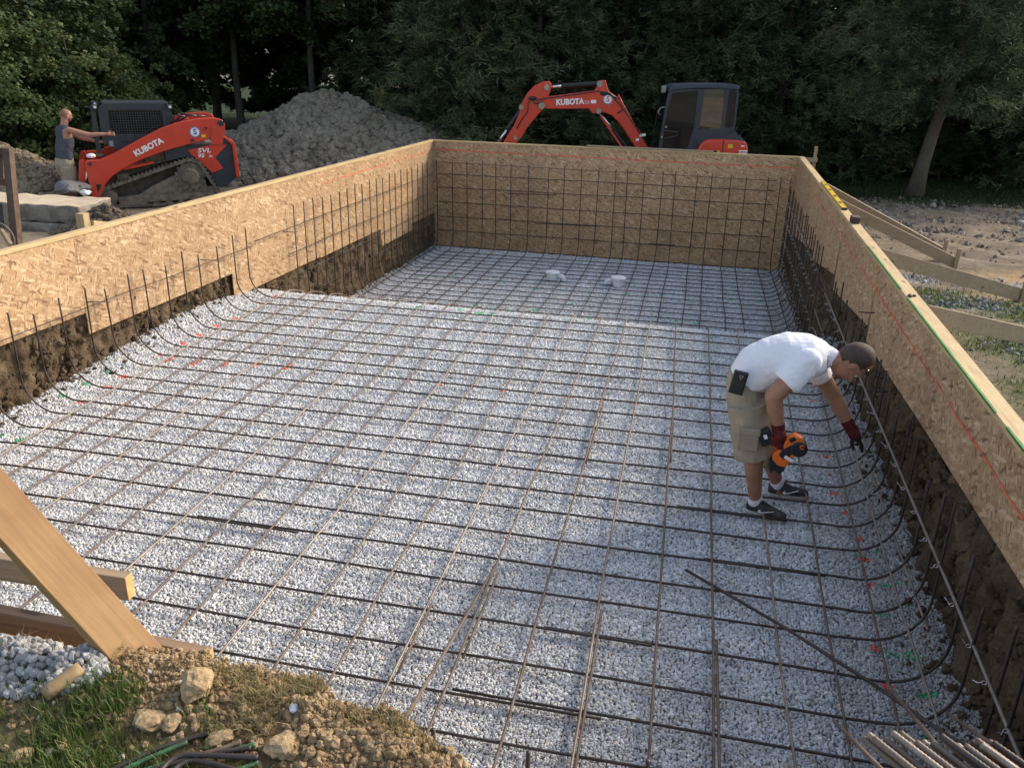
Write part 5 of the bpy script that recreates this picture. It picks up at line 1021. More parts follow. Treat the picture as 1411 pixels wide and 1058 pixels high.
# socks and shoes
def shoe(h_px, t_px, ank, sgn):
    h0 = onz(*h_px, -1.398) - ORG; t0 = onz(*t_px, -1.398) - ORG; d_ = t0 - h0; d_[2] = 0; L = np.linalg.norm(d_); d_ /= L; s_ = np.array([-d_[1], d_[0], 0]); up = np.array([0, 0, 1.0])
    T_ = lambda x, y, z: h0 + d_ * x * L + s_ * y + up * z
    m_ = MB(); sweep(m_, [(T_(x, 0, z), up * hgt, s_ * wd) for x, z, hgt, wd in ((0.01, .065, .040, .024), (0.07, .072, .055, .036), (0.20, .075, .058, .041), (0.36, .068, .050, .043), (0.55, .055, .036, .047), (0.75, .047, .027, .048), (0.90, .043, .022, .042), (0.985, .040, .012, .022))], 20)
    m_.limb(T_(0.18, 0, .09), T_(0.20, 0, .125), 0.046, 0.047, 14)
    sh_ = remesh(m_, 'shoe', M_SHOE, person, 0.005, 3)
    q_ = MB(); out = [(x, y) for x, y in ((0.0, -.018), (.04, -.034), (.2, -.042), (.4, -.042), (.6, -.049), (.78, -.050), (.93, -.040), (1.01, -.012), (1.01, .012), (.93, .040), (.78, .050), (.6, .049), (.4, .042), (.2, .042), (.04, .034), (0, .018))]
    v = [T_(x, y, 0) for x, y in out] + [T_(x, y * 1.04, 0.034 - 0.008 * math.sin(x * 3)) for x, y in out]; n = len(out); q_.add(v, [tuple(range(n)), tuple(range(2 * n - 1, n - 1, -1))] + [(i, (i + 1) % n, (i + 1) % n + n, i + n) for i in range(n)]); q_.build('sole', M_SOLE, sh_, bevel=0.006)
    W_ = [(.34, .068), (.28, .058), (.285, .047), (.33, .042), (.42, .050), (.66, .082), (.44, .060), (.36, .056), (.335, .060)]
    lo = [T_(x + 0.05, -0.050 - 0.001 * k, z) for k, (x, z) in enumerate(W_)]; hi = [p + s_ * 0.006 for p in lo]; n = len(W_)
    MB().add(lo + hi, [tuple(range(n)), tuple(range(2 * n - 1, n - 1, -1))] + [(i, i + n, (i + 1) % n + n, (i + 1) % n) for i in range(n)]).build('curved_mark', M_WHITE, sh_)
    lc = MB()
    for x in (.34, .40, .46, .52): lc.tube([T_(x, -.030, .115 - (x - .34) * .17), T_(x + .012, 0, .128 - (x - .34) * .19), T_(x, .030, .115 - (x - .34) * .17)], 0.0045, 6)
    lc.build('laces', M_HOSE, sh_, True)
    k_ = MB(); k_.limb(T_(.19, 0, .10), ank * .8 + T_(.19, 0, .16) * .2 + up * 0.015, 0.052, 0.051, 14); remesh(k_, 'sock', M_SOCK, person, 0.006, 2)
shoe(FR[0], FR[1], aR, 1); shoe(FL[0], FL[1], aL, 1)
# sunglasses resting on the head
sg = thing('sunglasses', 'dark wraparound sunglasses pushed up on the head of the bending man', 'sunglasses', tuple(ORG))
a = np.linspace(-1.25, 1.25, 13); MB().tube([AH((0.086 * math.cos(t) + 0.012, 0.086 * math.sin(t), 0.060)) for t in a], 0.010, 8).build('lenses', M_GLASSD, sg, True)
for y in (-1, 1): MB().tube([AH((0.040, y * 0.084, 0.060)), AH((-0.02, y * 0.087, 0.030)), AH((-0.06, y * 0.080, 0.0))], 0.0035, 6).build('temple', M_HOSE, sg, True)
# phone holster on the hip
c = Q(1017.5, 527, YR - 0.055); ph = thing('phone_case', 'black rugged phone in a holster clipped to the back of the shorts', 'phone', tuple(ORG + c))
ax_ = (Q(1023, 510, YR) - Q(1012, 545, YR)); ax_ /= np.linalg.norm(ax_); bx = np.cross((0, 1.0, 0), ax_); RP = np.stack([bx, (0, 1.0, 0), ax_], 1)
MB().box((0, 0, 0), (0.095, 0.030, 0.165), RP).build('case', M_BLK, ph, bevel=0.008)
MB().box(RP @ np.array([0, -0.017, 0.0]), (0.078, 0.006, 0.148), RP).build('back_plate', mat('case_rubber', (0.022, 0.022, 0.024), 0.35, 0.2), ph, bevel=0.004)
k_ = RP @ np.array([0.004, -0.0215, 0.048]); mb = MB()
for sx__, sz__ in ((1, 1), (-1, 1)): mb.beam(k_ + RP @ np.array([0, 0, -0.016]), k_ + RP @ np.array([sx__ * .012, 0, .010]), 0.004, 0.003)
mb.beam(k_ + RP @ np.array([-.012, 0, .010]), k_ + RP @ np.array([.012, 0, .010]), 0.004, 0.003); mb.build('badge', mat('grey_badge', (0.4, 0.4, 0.42), 0.4, 0.1), ph)
# rebar tying gun held in the right hand
gp = Q(1085, 622, YR - 0.09); gun = thing('rebar_tying_gun', 'orange and black cordless rebar tying tool held low in the right glove', 'power tool', tuple(ORG + gp))
def GP(pts): return [((x - 1085) / SCL, (622 - y) / SCL) for x, y in pts]
MB().prism(GP([(1067, 624), (1077, 613), (1081, 600), (1091, 594), (1101, 597), (1104, 604), (1097, 620), (1091, 634), (1084, 644), (1074, 642), (1066, 634)]), -0.035, 0.035).build('body', M_ORANGE, gun, bevel=0.010)
c = GP([(1098.5, 613.5)])[0]; rl = MB().lathe([(0.046, -0.045), (0.055, -0.04), (0.055, 0.04), (0.046, 0.045)], (c[0], 0, c[1]), axis=(0, -1, 0), n=24).build('wire_reel', M_BLK, gun)
c = GP([(1102, 609)])[0]; t_ = np.linspace(0.5, 5.6, 12); MB().tube([(c[0] + .013 * math.cos(u), -0.047, c[1] + .013 * math.sin(u)) for u in t_], 0.0035, 6).build('orange_mark', M_ORANGE, rl)
MB().prism(GP([(1065, 634), (1072, 630), (1086, 640), (1084, 650), (1078, 656), (1070, 650), (1067, 656), (1063, 646)]), -0.028, 0.028).build('jaw', M_BLK, gun, bevel=0.006)
MB().prism(GP([(1077, 617), (1089, 607), (1095, 613), (1088, 627), (1080, 632), (1073, 625)]), -0.038, 0.038).build('grip_cover', M_BLK, gun, bevel=0.006)
MB().prism(GP([(1083, 600), (1090, 596), (1094, 600), (1087, 606)]), -0.0375, 0.0375).build('vent_cover', M_BLK, gun, bevel=0.003)
c = GP([(1087, 629)])[0]; R_ = np.array([[math.cos(.5), 0, math.sin(.5)], [0, 1, 0], [-math.sin(.5), 0, math.cos(.5)]]); MB().box((c[0], -0.041, c[1]), (0.060, 0.006, 0.022), R_).build('label_plate', M_WHITE, gun)
h0, h1 = GP([(1084, 614)])[0], GP([(1058, 604)])[0]; MB().tube([(h0[0], 0, h0[1]), (h1[0], 0, h1[1])], [0.024, 0.021], 12).build('handle', M_BLK, gun, True)
c = GP([(1053.5, 603)])[0]; R_ = np.array([[math.cos(-.45), 0, math.sin(-.45)], [0, 1, 0], [-math.sin(-.45), 0, math.cos(-.45)]]); MB().box((c[0], 0, c[1]), (0.085, 0.075, 0.110), R_).build('battery', M_BLK, gun, bevel=0.008)
MB().box((c[0] - 0.003, -0.039, c[1] + .012), (0.022, 0.004, 0.03), R_).build('battery_label', M_WHITE, gun); c = GP([(1064, 608)])[0]; MB().box((c[0], 0, c[1]), (0.012, 0.072, 0.10), R_).build('battery_foot', M_ORANGE, gun, bevel=0.003)
c = GP([(1052, 601)])[0]; MB().tube([(c[0], -.02, c[1]), (c[0] - .05, -.03, c[1] + .012), (c[0] - .10, -.02, c[1] + .02), (c[0] - .11, .0, c[1] + .0)], 0.004, 6).build('cord', M_HOSE, gun, True)

# ---------------------------------------------------------------- man standing at the loader
d = ray(101, 277); q = CAM + d * 16.75; zg = float(gz(q[0], q[1])); ORB = np.array([q[0], q[1], q[2] - 0.03]); RB = np.array([[math.cos(ANG + .85), -math.sin(ANG + .85), 0], [math.sin(ANG + .85), math.cos(ANG + .85), 0], [0, 0, 1]])
bm_ = MB(); X = lambda x, y, z: np.array([x, y, z], float)
sweep(bm_, [(X(-.02, 0, .88), X(.11, 0, 0), X(0, .16, 0)), (X(-.01, 0, 1.05), X(.115, 0, 0), X(0, .16, 0)), (X(0.03, 0, 1.28), X(.125, 0, 0), X(0, .19, 0)), (X(0.04, 0, 1.46), X(.10, 0, 0), X(0, .19, 0)), (X(.05, 0, 1.55), X(.06, 0, 0), X(0, .07, 0))], 20)
bm_.limb(X(.05, 0, 1.50), X(.09, 0, 1.68), .064, .058, 12); RHB = np.array([[.97, 0, .18], [0, 1, 0], [-.18, 0, .97]]); ABh = head(bm_, (0.115, 0, 1.735), RHB, 1.0)
for y, hand in ((-.20, (0.52, -.58, 1.40)), (.20, (0.62, -.20, 1.20))):
    s_ = X(.05, y, 1.47); w_ = X(*hand); e_ = s_ * .5 + w_ * .5 + X(-.02, y * .25, -.05); bm_.limb(s_, e_, .062, .050); bm_.limb(e_, e_ * .55 + w_ * .45, .050, .046); bm_.limb(e_ * .55 + w_ * .45, w_, .046, .032); dd = (w_ - e_) / np.linalg.norm(w_ - e_); bm_.ell(w_ + dd * .04, (.05, .022, .04), None, 10, 8)
    for i in range(4): b_ = w_ + dd * .075 + X(0, 0, -.03 + .02 * i); finger(bm_, [b_, b_ + dd * .035, b_ + dd * .055 + X(.0, .01 * np.sign(-y), -.02)], .0105, .0085)
    finger(bm_, [w_ + dd * .03 + X(0, 0, .035), w_ + dd * .06 + X(0, -.01, .065)], .011, .009)
for y in (-.10, .10):
    x1 = -.05 if y < 0 else .06; bm_.limb(X(-.02, y * .85, .86), X(.0 + x1 * .5, y, .50), .085, .065); bm_.limb(X(x1 * .5, y, .50), X(x1, y, .32), .062, .062); bm_.limb(X(x1, y, .32), X(x1 - .02, y, .08), .060, .042)
pb_ = remesh(bm_, 'person', M_SKINB, None, 0.008, 4); pb_.location = ORB; pb_.rotation_euler = (0, 0, ANG + .85)
pb_.scale = (1.12, 1.12, 0.96)
tag(pb_, 'man in faded navy sleeveless shirt standing by the loader, one arm stretched to its cab', 'person'); face_bits(pb_, ABh, RHB, 1.0)
hm = MB(); hm.ell(ABh((-0.012, 0, 0.028)), (0.096, 0.080, 0.102), RHB, 20, 14); me = hm.mesh('hair'); bm = bmesh.new(); bm.from_mesh(me); kill = [v for v in bm.verts if v.co.z < 1.725 or v.co.x > 0.165]; bmesh.ops.delete(bm, geom=kill, context='VERTS'); bm.to_mesh(me); bm.free(); link('hair', me, mat('cropped_hair', (0.20, 0.115, 0.08), 0.8, 0.3, 50), pb_, True)
sb = MB(); sweep(sb, [(ABh((0.030, 0, -0.055)), X(.062, 0, 0), X(0, .063, 0)), (ABh((0.050, 0, -0.105)), X(.042, 0, 0), X(0, .042, 0))], 14); remesh(sb, 'beard', M_STUBBLE, pb_, 0.008, 2)
s2_ = MB(); sweep(s2_, [(X(-.03, 0, .80), X(.135, 0, 0), X(0, .185, 0)), (X(-.02, 0, 1.05), X(.135, 0, 0), X(0, .18, 0)), (X(0.03, 0, 1.25), X(.140, 0, 0), X(0, .20, 0)), (X(0.035, 0, 1.44), X(.115, 0, 0), X(0, .165, 0)), (X(.04, 0, 1.53), X(.085, 0, 0), X(0, .125, 0)), (X(.045, 0, 1.56), X(.07, 0, 0), X(0, .08, 0))], 22); remesh(s2_, 'shirt', M_NAVYSH, pb_, 0.011, 3, wrinkle(0.014, 6, 2))
s3 = MB(); sweep(s3, [(X(-.03, 0, .92), X(.135, 0, 0), X(0, .18, 0)), (X(-.04, 0, .78), X(.15, 0, 0), X(0, .20, 0)), (X(-.03, 0, .70), X(.145, 0, 0), X(0, .20, 0))], 20)
for y in (-.10, .10): x1 = -.03 if y < 0 else .03; sweep(s3, [(X(-.03, y, .74), X(.135, 0, 0), X(0, .115, 0)), (X(x1 * .6, y, .55), X(.13, 0, 0), X(0, .115, 0)), (X(x1, y, .42), X(.13, 0, 0), X(0, .115, 0))], 16)
remesh(s3, 'shorts', M_SHORTS, pb_, 0.011, 3, wrinkle(0.010, 7, 4))
for y, x1 in ((-.10, -.07), (.10, .04)):
    m_ = MB(); sweep(m_, [(X(x1 + t * .29 - .06, y, z), X(0, 0, hh), X(0, ww, 0)) for t, z, hh, ww in ((0, .06, .04, .03), (.2, .075, .07, .042), (.5, .06, .05, .047), (.8, .045, .035, .05), (1, .04, .02, .03))], 14); remesh(m_, 'boot', M_MUDDY, pb_, 0.009, 2)
# ================================================================== soil heaps, rocks, slabs
def ico(sub=1):
    bm = bmesh.new(); bmesh.ops.create_icosphere(bm, subdivisions=sub, radius=1.0); bm.verts.ensure_lookup_table()
    v = np.array([q.co[:] for q in bm.verts]); f = np.array([[a.index for a in q.verts] for q in bm.faces]); bm.free(); return v, f
ICO1, ICO2, ICO3 = ico(1), ico(2), ico(3)
def rotm(n):
    q = rng.standard_normal((n, 4)); q /= np.linalg.norm(q, axis=1)[:, None]; w, x, y, z = q.T
    return np.stack([1 - 2 * (y * y + z * z), 2 * (x * y - z * w), 2 * (x * z + y * w), 2 * (x * y + z * w), 1 - 2 * (x * x + z * z), 2 * (y * z - x * w), 2 * (x * z - y * w), 2 * (y * z + x * w), 1 - 2 * (x * x + y * y)], 1).reshape(n, 3, 3)
def lumps(P, r, base=ICO2, jag=0.28, flat=(0.75, 1.0)):
    n = len(P); v0, f0 = base; m_ = len(v0); s = 1 + jag * rng.standard_normal((n, m_, 1)); sc = rng.uniform(flat[0], flat[1], (n, 1, 3))
    v = v0[None] * s * sc; v = np.einsum('nij,nmj->nmi', rotm(n), v) * np.asarray(r)[:, None, None] + P[:, None]
    f = f0[None] + (np.arange(n) * m_)[:, None, None]; return v.reshape(-1, 3), f.reshape(-1, 3)
def rock(name, c, r, m_, label, sc=(1, .8, .65), seed=0, cat='rock', amp=0.35):
    v, f = ICO3; s = np.array([1 + amp * noise.fractal(Vector(p) * 1.1 + Vector((seed * 7.1, 0, 0)), 0.8, 2.2, 4) for p in v.tolist()])
    q = np.round(s * 9) / 9 * 0.4 + s * 0.6
    o = fast_mesh(name, v * q[:, None] * np.array(sc) * r, f, m_, None, False); o.location = c; o.rotation_euler = (0, 0, seed * 1.7); return tag(o, label, cat)
def heap(name, cx, cy, rx, ry, h, label, m_, clods, zb=None, peaks=(), res=0.08, cat='soil heap', cr=(0.05, 0.16), seed=1, rz=0.0):
    xs_ = np.arange(-rx * 1.15, rx * 1.15, res); ys_ = np.arange(-ry * 1.15, ry * 1.15, res); A, B = np.meshgrid(xs_, ys_, indexing='ij'); a = A.ravel(); b = B.ravel()
    n1 = np.array([noise.fractal(Vector((x * 0.8, y * 0.8, seed)), 0.9, 2.0, 5) for x, y in zip(a, b)]); n2 = np.array([noise.fractal(Vector((x * 4, y * 4, seed + 5)), 0.7, 2.1, 3) for x, y in zip(a, b)])
    def prof(x, y):
        r = np.sqrt((x / rx) ** 2 + (y / ry) ** 2); z = h * np.clip(1 - r, -0.15, 1) ** 1 if False else h * np.maximum(1 - r ** 1.15, -0.2)
        for px, py, pr, ph in peaks: z = z + ph * np.exp(-((x - px) ** 2 + (y - py) ** 2) / pr ** 2)
        return z
    z = prof(a, b) + n1 * 0.10 * h * 0.8 + n2 * 0.06
    zb = float(gz(cx, cy)) if zb is None else zb
    root = fast_mesh(name, np.stack([a, b, z], 1), grid_faces(len(xs_), len(ys_)), m_, None, True); root.location = (cx, cy, zb); root.rotation_euler = (0, 0, rz); tag(root, label, cat)
    t = rng.random(clods) * 6.283; rr = np.sqrt(rng.random(clods)) * 1.05; x = rr * np.cos(t) * rx; y = rr * np.sin(t) * ry
    size = cr[0] + (cr[1] - cr[0]) * rng.random(clods) ** 3
    zz = prof(x, y) + np.array([0.08 * h * noise.fractal(Vector((i * 0.8, j * 0.8, seed)), 0.9, 2.0, 5) for i, j in zip(x, y)])
    v, f = lumps(np.stack([x, y, zz + size * 0.2], 1), size, ICO2, 0.16)
    o = fast_mesh('clods', v, f, m_, root); o['kind'] = 'stuff'; return root
M_HEAP = mat_soil('grey_clay', [(0.19, 0.163, 0.125), (0.265, 0.23, 0.178), (0.34, 0.298, 0.235)], 0.9, 0.03, fine=16)
M_TAN = mat_soil('tan_clay', [(0.15, 0.115, 0.075), (0.30, 0.24, 0.165), (0.42, 0.34, 0.24)], 1.0, 0.03, fine=16)
M_BROWN = mat_soil('brown_dirt', [(0.085, 0.066, 0.048), (0.17, 0.135, 0.10), (0.25, 0.20, 0.15)], 1.0, 0.03, fine=16)
d = ray(465, 140); pk = CAM + d * 23.0
heap('soil_heap', pk[0], pk[1], 5.4, 3.6, 1.92, 'big grey heap of cloddy excavated clay between the loader and the trees', M_HEAP, 15000, peaks=((-0.8, 0.3, 0.8, 0.28), (1.4, 0, 0.7, -0.05)), cr=(0.035, 0.17), rz=ANG, seed=3)
d = ray(10, 215); p_ = CAM + d * 17.0
heap('soil_heap', p_[0] - 0.3, p_[1] + 0.1, 2.35, 1.7, 1.15, 'tan mound of spilled soil in front of the man in the sleeveless shirt', M_TAN, 5000, cr=(0.02, 0.10), seed=8, rz=ANG, res=0.06)
d = ray(150, 300); p_ = CAM + d * 14.2
heap('soil_heap', p_[0] - .05, p_[1], 0.95, 0.8, 0.48, 'small brown dirt pile at the right end of the concrete slabs', M_BROWN, 2600, cr=(0.02, 0.08), seed=12, res=0.04)
# concrete slabs
def slab(p0, p1, w, h, z, label, seed):
    p0 = np.array(p0); p1 = np.array(p1); d_ = p1 - p0; L = np.hypot(d_[0], d_[1]); nx, ny, nz_ = int(L / .05), int(w / .05), max(3, int(h / .05)); bm = bmesh.new(); bmesh.ops.create_cube(bm, size=1.0)
    bmesh.ops.scale(bm, vec=(L, w, h), verts=bm.verts); bmesh.ops.subdivide_edges(bm, edges=[e for e in bm.edges if abs(e.verts[0].co.x - e.verts[1].co.x) > .1], cuts=nx, use_grid_fill=True)
    bmesh.ops.subdivide_edges(bm, edges=[e for e in bm.edges if abs(e.verts[0].co.y - e.verts[1].co.y) > .1], cuts=ny, use_grid_fill=True); bmesh.ops.subdivide_edges(bm, edges=[e for e in bm.edges if abs(e.verts[0].co.z - e.verts[1].co.z) > .08], cuts=nz_, use_grid_fill=True)
    for v in bm.verts:
        n = noise.fractal(v.co * 3 + Vector((seed, 0, 0)), 0.8, 2.0, 4); side = 1 - 0.75 * (abs(v.co.z - h / 2) < 1e-4 and abs(v.co.y) < w * 0.46 and abs(v.co.x) < L * .48)
        v.co += Vector((n * 0.05 * side * (1 if abs(v.co.x) > L * .45 else 0.2), n * 0.06 * side, noise.noise(v.co * 5 + Vector((0, seed, 0))) * 0.03 * side))
    me = bpy.data.meshes.new('slab'); bm.to_mesh(me); bm.free(); o = link('concrete_slab', me, None, None, True); c = (p0 + p1) / 2; o.location = (c[0], c[1], z + h / 2); o.rotation_euler = (0, 0, math.atan2(d_[1], d_[0])); tag(o, label, 'slab')
    return o
M_SLAB = mat('old_concrete', (0.27, 0.235, 0.19), 0.9, 0.3, 3.0, dirt=(0.16, 0.13, 0.10), damt=0.55, bump=0.012, bscale=22)
M_SLABTOP = mat('sunlit_concrete', (0.56, 0.46, 0.32), 0.95, 0.2, 4.0, dirt=(0.40, 0.31, 0.21), damt=0.3, bump=0.008, bscale=30)  # top face only: tan concrete with the sunlight on it put into the colour
d = ray(118, 287); e1 = CAM + d * 14.6; d = ray(-90, 268); e0 = CAM + d * 15.0
s1 = slab((e0[0], e0[1] + .25), (e1[0], e1[1] + .25), 0.95, 0.30, e1[2] - 0.24, 'upper concrete slab with pale sunlit-coloured top, stacked on another slab', 1); s1.data.materials.append(M_SLAB); s1.data.materials.append(M_SLABTOP)
for p in s1.data.polygons: p.material_index = 1 if p.normal.z > 0.8 else 0
s2 = slab((e0[0] + .1, e0[1] + .18), (e1[0] - .10, e1[1] + .18), 0.95, 0.32, e1[2] - 0.57, 'lower grey concrete slab under the pale-topped one', 4); s2.data.materials.append(M_SLAB)
d = ray(98, 254); p_ = CAM + d * 16.2; rock('rock', tuple(p_ + np.array([0, 0, -0.05])), 0.34, mat_soil('grey_rock', [(0.16, 0.15, 0.145), (0.22, 0.21, 0.20), (0.28, 0.27, 0.26)], 2, 0.02), 'flat grey rock between the shirtless-armed man and the loader', (1.2, .8, .42), 5)
d = ray(118, 266); p_ = CAM + d * 15.6; rock('rock', tuple(p_), 0.10, M_PVC, 'small white chunk of stone beside the loader front', (1.0, .8, .6), 9)
# form stake block behind the left wall
q = onx(115, 307, XL - 0.3); t = thing('corner_stake', 'pine stake block and kicker board just behind the left wall', 'stake', (q[0], q[1], -0.75))
MB().box((0, 0, 0.40), (0.09, 0.09, 0.86)).build('post', M_PINEZ, t, bevel=0.004); MB().beam((0.05, 0.06, 0.72), (0.05, 0.55, 0.60), 0.038, 0.06).build('kicker', M_PINE, t, bevel=0.003)
# rusty steel frame at the left picture edge
M_RUSTST = mat('rusty_steel', (0.085, 0.050, 0.034), 0.8, 0.35, 5.0, dirt=(0.13, 0.085, 0.055), damt=0.5, bump=0.004, bscale=60)
def atd(px, py, dep): return CAM + ray(px, py) * dep
a = atd(20, 325, 11.8); b_ = atd(11, 206, 11.8); t = thing('steel_frame', 'rusty brown steel gate frame at the left picture edge', 'frame', tuple(a))
MB().beam((0, 0, -0.25), b_ - a, 0.13, 0.10, up=UD).build('post', M_RUSTST, t, bevel=0.006)
for (x0, y0, x1, y1, w_) in ((16, 210, -70, 203, 0.10), (18, 252, -70, 247, 0.09)):
    p0 = atd(x0, y0, 11.85) - a; p1 = atd(x1, y1, 11.85) - a; MB().beam(p0, p1, 0.08, w_).build('rail', M_RUSTST, t, bevel=0.005)
p0 = atd(1, 210, 11.9) - a; p1 = atd(2, 252, 11.9) - a; MB().beam(p0, p1, 0.04, 0.08, up=UD).build('bar', M_RUSTST, t, bevel=0.004)
MB().beam(atd(-80, 290, 12.0) - a, atd(8, 300, 12.0) - a, 0.10, 0.42).build('sheet', mat('dark_sheet', (0.045, 0.045, 0.047), 0.6, 0.3, 6), t, bevel=0.005)
c = atd(-4, 328, 11.0); mb = MB()
for k in range(3):
    tt = np.linspace(0, 2 * math.pi, 28); mb.tube([c + UD * (0.21 + .012 * k) * math.cos(u) + np.array([0, 0, 1]) * (0.20 + 0.012 * k) * math.sin(u) + np.array([.02 * k, -.03 * k, 0]) for u in tt], 0.017, 8, False)
h_ = mb.build('hose_coil', mat('dusty_hose', (0.12, 0.10, 0.07), 0.7, 0.3, 8), None, True); tag(h_, 'coiled dusty hose leaning at the foot of the rusty frame', 'hose')
p0 = atd(2, 318, 10.9); p1 = atd(16, 340, 10.6); o = MB().beam((0, 0, 0), p1 - p0, 0.04, 0.09).build('timber_offcut', M_GREYWOOD, None, bevel=0.004); o.location = p0; tag(o, 'short grey timber offcut leaning inside the hose coil', 'offcut')

# ================================================================== near brink: boards, stones, grass
def pb(px, py, Y): return ony(px, py, Y)
# diagonal brace: a wide board facing the camera, foot at the brink
foot = onz(212, 925, -0.16); nrm = np.array(CR[:, 1]) * 1.0; nrm = nrm - 1.16 * CR[:, 0] - 0.72 * CR[:, 2]
def fp(px, py): return onplane(px, py, foot, nrm)
ft0 = fp(158, 915); ft1 = fp(245, 925); up0 = fp(-60, 690) ; up1 = fp(-60, 567)
ax = (fp(-62, 612) - fp(235, 940)); Lb = np.linalg.norm(ax) ; axn = ax / Lb; nn = nrm / np.linalg.norm(nrm); sd_ = np.cross(axn, nn)
t = thing('brace', 'wide tan diagonal brace board with its foot in the near brink', 'brace board', tuple(foot))
mid0 = fp(226, 940); bw = 0.138; bt = 0.040
v = []
for p in (np.zeros(3) - axn * 0.06, ax * 1.5):
    for i, j in ((-1, 0), (1, 0), (1, 1), (-1, 1)): v.append(mid0 - foot + p + sd_ * i * bw / 2 + nn * j * bt)
R3 = np.stack([axn, sd_, nn], 1)      # so that the wood grain follows the board
o = MB().add((np.array(v)) @ R3, [(3, 2, 1, 0), (4, 5, 6, 7), (0, 1, 5, 4), (1, 2, 6, 5), (2, 3, 7, 6), (3, 0, 4, 7)]).build('board', M_BRACE, t, bevel=0.004, seg=2)
mm = Matrix.Identity(4)
for r in range(3):
    for c_ in range(3): mm[r][c_] = R3[r][c_]
o.matrix_basis = mm
# two level boards behind the brace
M_BOARDA = mat_wood('board_brown', (0.36, 0.255, 0.16), axis=0, stain=(0.26, 0.18, 0.115)); M_BOARDB = mat_wood('board_wet', (0.30, 0.20, 0.125), axis=0, stain=(0.20, 0.13, 0.08)); M_END = mat('sawn_end', (0.55, 0.37, 0.15), 0.7, 0.2, 30.0)
def lumber(px, py, Y, label, m_, L=2.2, tilt=0.0, yaw=0.0):
    e = ony(px, py, Y); o = MB().box((-L / 2, 0, 0), (L, 0.040, 0.090)).build('lumber_board', m_, None, bevel=0.004); o.location = e; o.rotation_euler = (0.0, tilt, yaw)
    o.data.materials.append(M_END)
    for p in o.data.polygons:
        if p.normal.x > 0.9: p.material_index = 1
    return tag(o, label, 'board')
lumber(180, 808, -1.26, 'short level board nailed behind the diagonal brace, pale sawn end showing', M_BOARDA, yaw=0.03, tilt=0.0)
lumber(291, 912, -1.36, 'lower brown board lying along the brink behind the foot of the brace', M_BOARDB, yaw=0.0, tilt=0.012)
# stones and clods
M_ROCKT = mat_soil('tan_rock', [(0.28, 0.19, 0.10), (0.43, 0.31, 0.175), (0.55, 0.42, 0.26)], 6, 0.01, fine=60)
def onground(px, py):
    q = onz(px, py, -0.14)
    for _ in range(3): q = onz(px, py, float(gsurf(q[0], q[1])))
    return q
q = onground(272, 955); rock('rock', (q[0], q[1], q[2] + 0.028), 0.054, M_ROCKT, 'tan rock resting against the end of the lower brown board', (1.0, .8, .75), 3)
q = onground(208, 995); rock('rock', (q[0], q[1], q[2] + 0.01), 0.040, M_ROCKT, 'flat yellow stone in the grass below the brace foot', (1.1, .9, .45), 11)
q = onground(237, 998); rock('rock', (q[0], q[1], q[2] + 0.01), 0.030, M_ROCKT, 'small crumbly stone just right of the flat yellow stone', (1.1, .8, .5), 14)
q = onground(304, 1020); rock('rock', (q[0], q[1], q[2] + 0.01), 0.032, M_ROCKT, 'small pinkish stone above the bent rebar bundle', (1.1, .8, .5), 17)
q = onground(392, 1030); rock('rock', (q[0], q[1], q[2] + 0.01), 0.045, M_ROCKT, 'brown lump of clay right of the bent rebar bundle', (1.0, .9, .5), 21)
q = onground(28, 1048); rock('rock', (q[0], q[1], q[2] + 0.01), 0.035, M_ROCKT, 'orange stone in the grass at the bottom left corner', (1.0, .8, .6), 23)
q = onground(405, 977); rock('rock', (q[0], q[1], q[2] + 0.005), 0.016, M_PVC, 'tiny white stone alone on the clay brink', (1.0, .8, .6), 27)
q0 = onground(62, 965); q1 = onground(115, 932); o = MB().tube(np.linspace((0, 0, 0), q1 - q0 + (0, 0, 0.015), 6), [0.021, 0.023, 0.0225, 0.023, 0.022, 0.021], 12).build('wooden_peg', mat_wood('peg_wood', (0.33, 0.23, 0.12), axis=0, knots=False), None, True); o.location = q0 + (0, 0, 0.018); tag(o, 'round wooden peg lying between the white stones and the grass', 'peg')
# loose clay crumbs along the brink (uncountable)
n = 16000; x = rng.uniform(-2.7, -0.45, n); y = edge_y(x) - np.abs(rng.standard_normal(n)) * 0.16 + 0.01; k = (y > -2.2); x, y = x[k], y[k]; n = len(x)
size = (0.0028 + 0.0125 * rng.random(n) ** 7) * np.interp(x, [-2.6, -1.7, -1.3], [0.7, 0.8, 1.0])
zz = gsurf(x, np.minimum(y, edge_y(x) - 0.02))
v, f = lumps(np.stack([x, y, zz + size * 0.4], 1), size, ICO2, 0.17); M_CRUMB = mat_soil('clay_crumbs', [(0.25, 0.165, 0.086), (0.37, 0.26, 0.145), (0.48, 0.36, 0.22)], 5, 0.006, fine=80)
o = fast_mesh('soil_crumbs', v, f, M_CRUMB); tag(o, kind='stuff')
